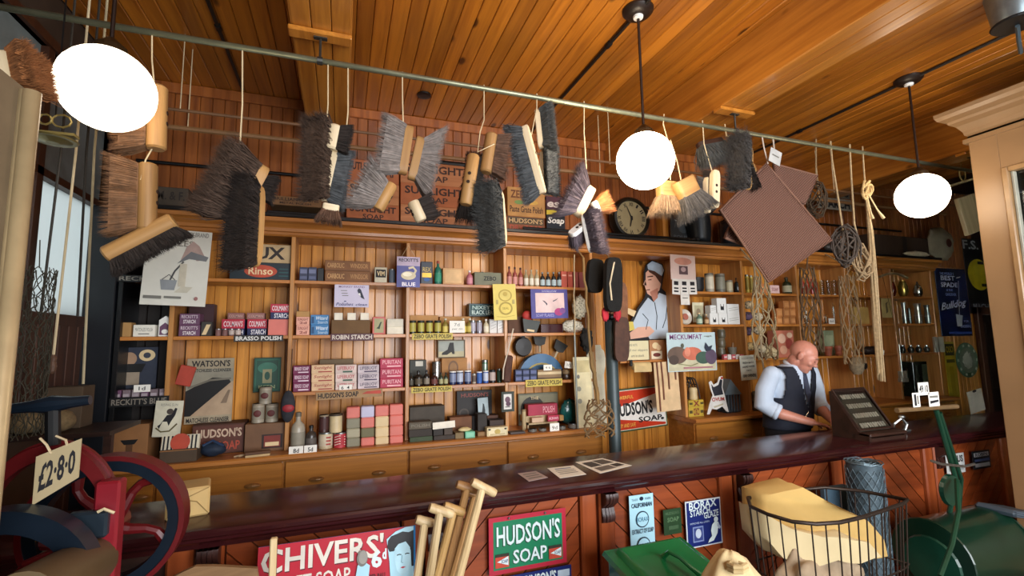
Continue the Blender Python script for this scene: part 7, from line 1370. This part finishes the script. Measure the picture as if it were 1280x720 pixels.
# ================================================================== the mangle and the left edge
rm = M('#5c1114', .35, 0, .15, 8); bm_ = M('#17222e', .3, .3)
mo = Vector((-.72, 1.75, 0)); mn = empty('mangle', mo, (0, 0, 0), 'red and black cast iron mangle with flywheel and wooden roller', 'mangle'); U = lambda x, y, Y: at(x, y, Y)-mo
ym = 1.72
def ringseg(cx, cz, r0, r1, y0, y1, a0=0, a1=2*math.pi, n=40, sx=1.0):
    mb = MB(); vs = []; fs = []; full_ = abs(a1-a0) > 6.28; m = n if full_ else n+1
    for k in range(m):
        a = a0+(a1-a0)*k/n
        for r, y in ((r0, y0), (r1, y0), (r1, y1), (r0, y1)): vs.append((cx+r*math.cos(a)*sx, y, cz+r*math.sin(a)))
    for k in range(n):
        k2 = (k+1) % m
        for i in range(4): fs.append((k*4+i, k*4+(i+1) % 4, k2*4+(i+1) % 4, k2*4+i))
    if not full_: fs += [(0, 1, 2, 3), (n*4+3, n*4+2, n*4+1, n*4)]
    return mb.add(vs, fs)
# flywheel with red rim, dark band and curved red spokes
wc = U(135, 655, 1.95); rz_ = (at(135, 568, 1.95)-at(135, 655, 1.95)).z
smooth_by_angle(ringseg(wc.x, wc.z, rz_*.93, rz_, wc.y-.035, wc.y+.035).build('flywheel_rim', rm, mn)); smooth_by_angle(ringseg(wc.x, wc.z, rz_*.78, rz_*.93, wc.y-.03, wc.y+.03).build('flywheel_band', bm_, mn))
for k in range(5):
    a = k*2*math.pi/5+.5; pts = [(wc.x+rz_*t*math.cos(a+.5*math.sin(t*3)), wc.y, wc.z+rz_*t*math.sin(a+.5*math.sin(t*3))) for t in (.12, .3, .5, .65, .8)]
    MB().tube(pts, [.022, .017, .014, .014, .018], 8).build('spoke', rm, mn)
MB().lathe([(.045, -.05), (.045, .05)], tuple(wc), 16, 'y').build('hub', rm, mn)
MB().tube([tuple(wc), (wc.x, wc.y-.45, wc.z)], .018, 8).build('axle', iron, mn)
# arched top frame
ac = U(62, 668, ym); ar = (at(62, 553, ym)-at(62, 668, ym)).z
smooth_by_angle(ringseg(ac.x, ac.z, ar*.84, ar, -.075, -.03, .0, math.pi-.0, 28, .66).build('arch_frame', rm, mn)); smooth_by_angle(ringseg(ac.x, ac.z, ar*.92, ar*1.03, -.05, -.035, .0, math.pi, 28, .66).build('arch_flange', rm, mn))
for s_ in (-1, 1): MB().box(ac.x+s_*ar*.585-.022, ac.x+s_*ar*.585+.022, -.085, -.025, 0, ac.z+.03, .006).build('frame_leg', rm, mn)
pp = U(138, 600, 1.66); MB().box(pp.x-.028, pp.x+.03, pp.y-.02, pp.y+.03, 0, pp.z, .006).build('upright', M('#7d1722', .35, 0, .1), mn)
for zz in (.16, .24): MB().lathe([(.014, -.012), (.012, -.02)], (pp.x, pp.y-.01, pp.z-zz+.07), 8, 'y').build('bolt', iron, mn)
sc0 = U(66, 556, ym-.05); sc1 = U(66, 505, ym-.05); MB().tube([sc0, sc1], .017, 10).build('screw_post', iron, mn)
t0 = U(14, 511, ym-.05); t1 = U(113, 500, ym-.05); smooth_by_angle(MB().tube([t0, t0.lerp(t1, .25), t0.lerp(t1, .5), t0.lerp(t1, .75), t1], [.013, .016, .024, .016, .013], 10).build('screw_handle', bm_, mn))
r0 = U(112, 702, 1.66); r1 = U(20, 760, 1.3); dv = (r1-r0).normalized()
smooth_by_angle(MB().tube([r0-dv*.01, r0, r0+dv*.01, r1], [.05, .062, .066, .066], 20).build('wooden_roller', M('#5f4e30', .5, 0, .12, 5), mn), 50)
lw = U(-5, 745, 1.55); ringr = .2
smooth_by_angle(ringseg(lw.x, lw.z, ringr*.74, ringr, lw.y-.03, lw.y+.03).build('gear_wheel', bm_, mn))
for k in range(4): a = k*math.pi/2+.6; MB().tube([(lw.x+.03*math.cos(a), lw.y, lw.z+.03*math.sin(a)), (lw.x+ringr*.4*math.cos(a+.25), lw.y, lw.z+ringr*.4*math.sin(a+.25)), (lw.x+ringr*.78*math.cos(a), lw.y, lw.z+ringr*.78*math.sin(a))], .014, 8).build('gear_spoke', rm, mn)
bb = U(110, 658, 1.62); MB().box(bb.x-.05, bb.x+.04, bb.y, bb.y+.03, bb.z-.035, bb.z+.035, .006).build('bearing_block', M('#26323c', .35, .4), mn)
MB().tube([U(122, 640, 1.6), U(130, 636, 1.6), U(143, 641, 1.6)], .004, 5).build('string_tie', string_m, mn)
tq = [(45, 571), (102, 548), (98, 597), (40, 632)]
ps = [at(x, y, 1.58) for x, y in tq]; c = sum(ps, Vector())/4
o = MB().add([p-c for p in ps]+[p-c+Vector((0, .003, 0)) for p in ps], [(3, 2, 1, 0), (4, 5, 6, 7), (0, 1, 5, 4), (1, 2, 6, 5), (2, 3, 7, 6), (3, 0, 4, 7)]).build('price_ticket', M('#a89874', .7, 0, .06), None, c); tag(o, 'buff price ticket marked £2-8-0 tied on the red mangle', 'price ticket')
vs, fs = text_mesh('£2·8·0', .03, 0)
def B2(u, v): u = .1+.8*u; v = .2+.6*(1-v); q = (ps[0]*(1-u)+ps[1]*u)*(1-v)+(ps[3]*(1-u)+ps[2]*u)*v-c; return (q.x, q.y-.001, q.z)
MB().add([B2(u, v) for u, v in vs], fs).build('lettering', ink, o)
MB().tube([at(50, 548, 1.6)-c, at(58, 556, 1.59)-c, at(64, 567, 1.58)-c], .003, 5).tube([at(70, 545, 1.6)-c, at(82, 550, 1.59)-c, at(84, 557, 1.58)-c], .003, 5).build('string', string_m, o)
# cream moulded column of the left shop window
X0c = at(-40, 300, 1.25).x; Xc = at(26, 300, 1.25).x
col = struct(MB().box(X0c-.3, at(14, 300, 1.25).x, FY, 1.25, 0, at(30, 112, 1.25).z).build('trim_7', M('#6b5d48', .5)))
for xx, rr in ((at(19, 300, 1.25).x, .012), (at(27, 300, 1.25).x, .016)): MB().lathe([(rr, 0), (rr, at(35, 118, 1.25).z)], (xx, 1.235, 0), 12).build('moulding', M('#a3906c', .35, .2), col, smooth=True)
for k in range(4): MB().ell((at(6, 160+k*30, 1.25).x, 1.25, at(6, 150+k*28, 1.25).z), (.006, .004, .006), 8, 6).build('stud', M('#8f8060', .4), col)
# things by the side window
o = net('wire_netting', 'grey wire netting roll standing by the side window', 'netting', (50, 300), (22, 335, 56, 545), 2.3, M('#4c4b40', .5, .5), 77, .0016, .09, 16, 16, 4, .9)
for k, (xa, xb, yb, l, m) in enumerate(((95, 66, 452, 'pale cord with a turned acorn bobbin before the window', string_m), (118, 104, 480, 'long pale cane hanging before the side window', M('#a59878', .6)), (76, 50, 400, 'dark thin cane hanging first before the side window', M('#2f2a22', .6)), (108, 97, 396, 'dark thin cane hanging nearest the window frame', M('#26221c', .6)))):
    a = at(xa, 190, 2.5); b = at(xb, yb, 2.5); o = MB().tube([(a.x, 2.5, CZ), (a.x, 2.5, a.z), (b.x, 2.5, b.z)], .005, 6).build('hanging_cane', m); tag(o, l, 'cane')
    if k == 0: MB().lathe([(.004, .03), (.014, .015), (.01, 0), (.016, -.02), (.012, -.04), (.004, -.05)], (b.x, 2.5, b.z), 10).build('bobbin', M('#5a4030'), o)
o = empty('brass_scale', at(68, 160, 2.2), (0, 0, 0), 'ornate brass scale bracket behind the globe lamp by the window', 'scale')
MB().box(-.06, .07, -.02, .02, -.03, -.02).tube([(-.03+.02*math.cos(t*.7), 0, .03+.02*math.sin(t*.7)) for t in range(9)], .004, 5, True).tube([(.02+.03*math.cos(t*.7), 0, .03+.025*math.sin(t*.7)) for t in range(9)], .004, 5, True).build('scrollwork', M('#8a7d4c', .4, .5), o)
MB().lathe([(.07, -.05), (.075, -.045), (.02, -.06)], (0, 0, 0), 16).build('pan', M('#8a7d4c', .35, .6), o); MB().tube([(0, 0, .05), (-.05, .1, .8)], .003, 4).build('wire', iron, o)
zs_ = at(60, 540, 2.85).z
for k, (x, r_, l) in enumerate(((36, (.07, .05, .05), 'dim buff string ball behind the mangle handle, nearer the window'), (78, (.06, .05, .05), 'dim buff string ball behind the mangle handle, nearer the shelving'))):
    q = at(x, 520, 2.85); lumpy('string_ball', l, 'string ball', (q.x, 2.83, zs_+.05), r_, M('#6d5a3c', .9, 0, .3, 60), .06, 3, 50+k)
box_item('dim_box', 'dim brown paper box behind the mangle on left shelf', 'box', (52, 104, 484), zs_, 2.92, .12, M('#4a3a28', .8), [('t', .1, .4, .6, .8, 'SOAP', M('#2f2418'))])
st = MB().box(-1.40, -1.0, 2.74, 3.1, -.02, 0).box(-1.40, -1.37, 2.74, 3.1, -zs_, -.02).build('side_shelf', darkwood, None, (0, 0, zs_)); tag(st, 'dim dark side shelf against the window wall', 'shelf')
MB().box(-1.03, -1.0, 2.76, 2.79, -zs_, -.02).build('leg', darkwood, st)
# galvanised bucket hanging at the upper right corner
o = smooth_by_angle(MB().lathe([(.09, -.11), (.095, -.1), (.12, .12), (.126, .125), (.115, .12), (.085, -.1)], n=28).build('zinc_bucket', M('#93a5ac', .3, .8, .15, 20), None, at(1268, 6, 1.3))); tag(o, 'zinc bucket hanging at the upper right corner', 'bucket'); MB().lathe([(.1, -.112), (.105, -.105), (.1, -.098)], n=28).build('foot_ring', iron, o); MB().tube([(-.12, 0, .11), (-.08, 0, .24), (0, 0, .29), (.08, 0, .24), (.12, 0, .11)], .004, 6).tube([(0, 0, .29), (0, 0, CZ-o.location.z)], .003, 5).build('handle', iron, o)
MB().tube([(.0, 0, -.12), (.12, .05, -.15), (.25, .1, -.16)], .01, 6).build('bracket_bar', M('#3d4a50', .5), o)
# ================================================================== the shopkeeper behind the counter
PC = Vector((3.40, 2.95, 0))
man = empty('person', PC, (0, 0, math.radians(-86)), 'bald man in dark waistcoat, tie and white rolled sleeves looking down at the counter', 'person')
def capsule(mb, pts, rs, n=16, flat=1.0):
    mb.tube(pts, rs, n)
    for p, r in ((pts[0], rs[0]), (pts[-1], rs[-1])): mb.ell(p, (r, r, r), n, 10)
def torso_rings(grow, z0=.82, z1=1.41, n=40, m=24):
    key = [(.78, -.02, .115, .165), (.88, -.02, .125, .175), (1.0, -.005, .135, .170), (1.12, .01, .135, .172), (1.24, .03, .128, .185), (1.32, .045, .112, .19), (1.37, .06, .09, .165), (1.41, .075, .062, .085), (1.44, .085, .055, .06)]
    def ev(z):
        for a, b in zip(key[:-1], key[1:]):
            if z <= b[0] or b is key[-1]:
                t = max(0, min(1, (z-a[0])/(b[0]-a[0]))); t = t*t*(3-2*t); return [a[i]+(b[i]-a[i])*t for i in range(4)]
    rings = []
    for j in range(m+1):
        z = z0+(z1-z0)*j/m; _, cx, rx, ry = ev(z)
        ring_ = []
        for i in range(n):
            a = 2*math.pi*i/n; c, s = math.cos(a), math.sin(a)
            ring_.append((cx+(rx+grow)*math.copysign(abs(c)**.85, c), (ry+grow)*math.copysign(abs(s)**.85, s), z))
        rings.append(ring_)
    return rings
def remesh(o, vox, sm=4):
    md = o.modifiers.new('join', 'REMESH'); md.mode = 'VOXEL'; md.voxel_size = vox; md.use_smooth_shade = True
    m2 = o.modifiers.new('soft', 'SMOOTH'); m2.factor = .5; m2.iterations = sm
skin = M('#c98873', .45, 0, .1, 12, .06, 90); skin.node_tree.nodes['Principled BSDF'].inputs['Subsurface Weight'].default_value = .12
skin.node_tree.nodes['Principled BSDF'].inputs['Subsurface Radius'].default_value = (.01, .004, .002)
HC = Vector((.165, 0, 1.463)); HR = Matrix.Rotation(math.radians(30), 3, 'Z') @ Matrix.Rotation(math.radians(34), 3, 'Y')
def hd(v): return HC+HR @ Vector(v)
mb = MB()
# head: cranium, jaw, brow, nose, lips, ears in head space (x forward, z up)
def hell(c, r, nu=24, nv=16, fn=None):
    t = MB().ell(c, r, nu, nv, fn); mb.add([hd(v) for v in t.v], t.f)
hell((-.018, 0, .035), (.098, .076, .088)); hell((.03, 0, .0), (.066, .066, .085)); hell((.035, 0, -.058), (.055, .052, .052)); hell((.062, 0, -.088), (.028, .03, .022))
hell((.072, 0, .032), (.022, .052, .014)); hell((.088, 0, .002), (.016, .013, .03)); hell((.102, 0, -.018), (.016, .016, .013)); hell((.093, .012, -.022), (.01, .009, .008)); hell((.093, -.012, -.022), (.01, .009, .008))
hell((.082, 0, -.05), (.013, .025, .006)); hell((.08, 0, -.062), (.012, .022, .006)); hell((.06, .04, -.02), (.022, .022, .022)); hell((.06, -.04, -.02), (.022, .022, .022))
for s in (-1, 1): hell((-.012, s*.078, -.002), (.02, .009, .034)); hell((-.02, s*.083, .008), (.016, .006, .024))
capsule(mb, [Vector((.06, 0, 1.36)), Vector((.085, 0, 1.40)), hd((-.03, 0, -.05))], [.068, .06, .058])
loft(mb, torso_rings(-.012))
# arms: shoulder, elbow, wrist
RA = [Vector((.04, -.20, 1.335)), Vector((.0, -.25, 1.21)), Vector((-.01, -.265, 1.09)), Vector((.09, -.2, 1.03)), Vector((.20, -.08, .985)), Vector((.225, -.05, .975))]
LA = [Vector((.06, .20, 1.335)), Vector((.06, .25, 1.21)), Vector((.06, .26, 1.09)), Vector((.15, .2, 1.03)), Vector((.25, .13, .99)), Vector((.28, .11, .98))]
for A in (RA, LA): capsule(mb, A, [.045, .045, .045, .043, .031, .028])
def hand(base, d, side, curl):
    """palm and five fingers; d forward direction, side = direction of the thumb"""
    d = d.normalized(); up = Vector((0, 0, 1)); sd = d.cross(up).normalized()*side; up = sd.cross(d).normalized()*side
    up = up if up.z > 0 else -up
    t = MB()
    for k in range(4):
        o_ = (k-1.5)*.0195; a = base+d*.01-sd*o_*.8; b = base+d*.085-sd*o_
        capsule(mb, [a, b], [.0145, .0135], 10)
        L = (.03, .034, .032, .025)[k]; p = b; ang = 0; pts = [b]
        for j in range(3):
            ang += curl*(.5 if j == 0 else .8); p = p+(d*math.cos(ang)-up*math.sin(ang))*L*(1, .75, .6)[j]; pts.append(p)
        capsule(mb, pts, [.0105, .0098, .009, .0078], 10)
    p = base+d*.025+sd*.03; capsule(mb, [p-sd*.01, p+d*.03+sd*.022-up*.004, p+d*.055+sd*.028-up*.014, p+d*.078+sd*.026-up*.026], [.015, .0125, .011, .009], 10)
hand(RA[5], Vector((.5, .8, -.25)), -1, .45); hand(LA[5], Vector((.9, -.3, -.15)), 1, .5)
for s in (-1, 1): capsule(mb, [Vector((-.02, s*.09, .88)), Vector((0, s*.1, .48)), Vector((-.02, s*.1, .08))], [.085, .06, .045]); capsule(mb, [Vector((-.03, s*.1, .05)), Vector((.14, s*.11, .035))], [.045, .035])
body = mb.build('body', skin, man); remesh(body, .0055, 5)
# face details
for s in (-1, 1):
    e = MB(); t = MB().ell((.078, s*.03, .012), (.011, .014, .006), 12, 8); e.add([hd(v) for v in t.v], t.f); e.build('eyelid', M('#9c5c4c', .5), man, smooth=True)
    e = MB(); t = MB().ell((.0865, s*.03, .008), (.004, .011, .0022), 10, 6); e.add([hd(v) for v in t.v], t.f); e.build('eye', M('#2b1d18', .3), man)
    e = MB(); e.tube([hd((.088, s*.014, .036)), hd((.09, s*.03, .041)), hd((.08, s*.048, .034))], .0035, 6); e.build('eyebrow', M('#7a6656', .8), man)
e = MB().tube([hd((.094, -.018, -.056)), hd((.097, 0, -.0555)), hd((.094, .018, -.056))], .002, 5); e.build('mouth_line', M('#6a342c', .6), man)
# shirt: body with sleeves rolled at the elbow
shm = M('#c3d2e4', .75, 0, .05, 8, .35, 26)
mb = MB(); loft(mb, torso_rings(.006, .84, 1.405))
for A, rr in ((RA, (.066, .07, .072, .064)), (LA, (.066, .07, .072, .064))):
    capsule(mb, [A[0]+Vector((0, -.012 if A is RA else .012, -.005)), A[1], A[2], A[2].lerp(A[3], .55)], rr)
shirt = mb.build('shirt', shm, man); remesh(shirt, .009, 4)
for A in (RA, LA):
    d = (A[3]-A[2]).normalized(); c = A[2].lerp(A[3], .75); MB().tube([c-d*.022, c-d*.01, c+d*.014, c+d*.022], [.05, .064, .064, .05], 18).build('rolled_cuff', shm, man, smooth=True)
MB().tube([Vector((.085+.062*math.cos(t*math.pi/10), .066*math.sin(t*math.pi/10), 1.405+.024*math.cos(t*math.pi/10)*-1)) for t in range(20)], .017, 8, True).build('collar', M('#d5dde8', .7), man, smooth=True)
# waistcoat with V opening
rings = torso_rings(.024, .90, 1.39, 120, 80); n = 120; vs = [p for r in rings for p in r]; fs = []
def keep(p):
    x, y, z = p
    if x > .06 and z > 1.10 and abs(y) < .085*(z-1.10)/.26+.004: return False
    if abs(y) > .178 and z > 1.15: return False
    return True
for j in range(80):
    for i in range(n):
        q = (j*n+i, j*n+(i+1) % n, (j+1)*n+(i+1) % n, (j+1)*n+i)
        if all(keep(vs[k]) for k in q): fs.append(q)
wc_ = MB().add(vs, fs).build('waistcoat', M('#171c2b', .8, 0, .15, 20), man, smooth=True); md = wc_.modifiers.new('thickness', 'SOLIDIFY'); md.thickness = .008; md.offset = -1
for k in range(5): MB().ell((.168-.004*k+.0, .004, 1.08-k*.034), (.004, .006, .006), 8, 6).build('button', M('#3a3d46', .3), man)
MB().tube([(.168, 0, 1.04), (.172, -.05, 1.0), (.15, -.1, .99), (.125, -.135, 1.015)], .0028, 5).build('watch_chain', M('#cfcabc', .25, .8), man)
MB().add([(.142, -.016, 1.385), (.142, .016, 1.385), (.150, .02, 1.35), (.150, -.02, 1.35), (.176, .026, 1.18), (.176, -.026, 1.18), (.172, 0, 1.10), (.160, -.016, 1.385), (.160, .016, 1.385), (.166, .014, 1.35), (.166, -.014, 1.35), (.186, .026, 1.18), (.186, -.026, 1.18)],
    [(7, 8, 9, 10), (10, 9, 11, 12), (12, 11, 6), (0, 3, 10, 7), (3, 5, 12, 10), (1, 8, 9, 2), (2, 9, 11, 4), (0, 7, 8, 1)]).build('necktie', M('#3d4254', .6, 0, .3, 60), man)
mb = MB(); loft(mb, torso_rings(.012, .80, .96))
for s in (-1, 1): capsule(mb, [Vector((-.02, s*.095, .86)), Vector((0, s*.1, .48)), Vector((-.02, s*.1, .09))], [.1, .078, .068])
tr = mb.build('trousers', M('#0f1118', .85), man); remesh(tr, .014, 3)
for s in (-1, 1): MB().ell((.05, s*.105, .04), (.14, .05, .042), 18, 10).build('shoe', M('#120d0a', .3), man, smooth=True)
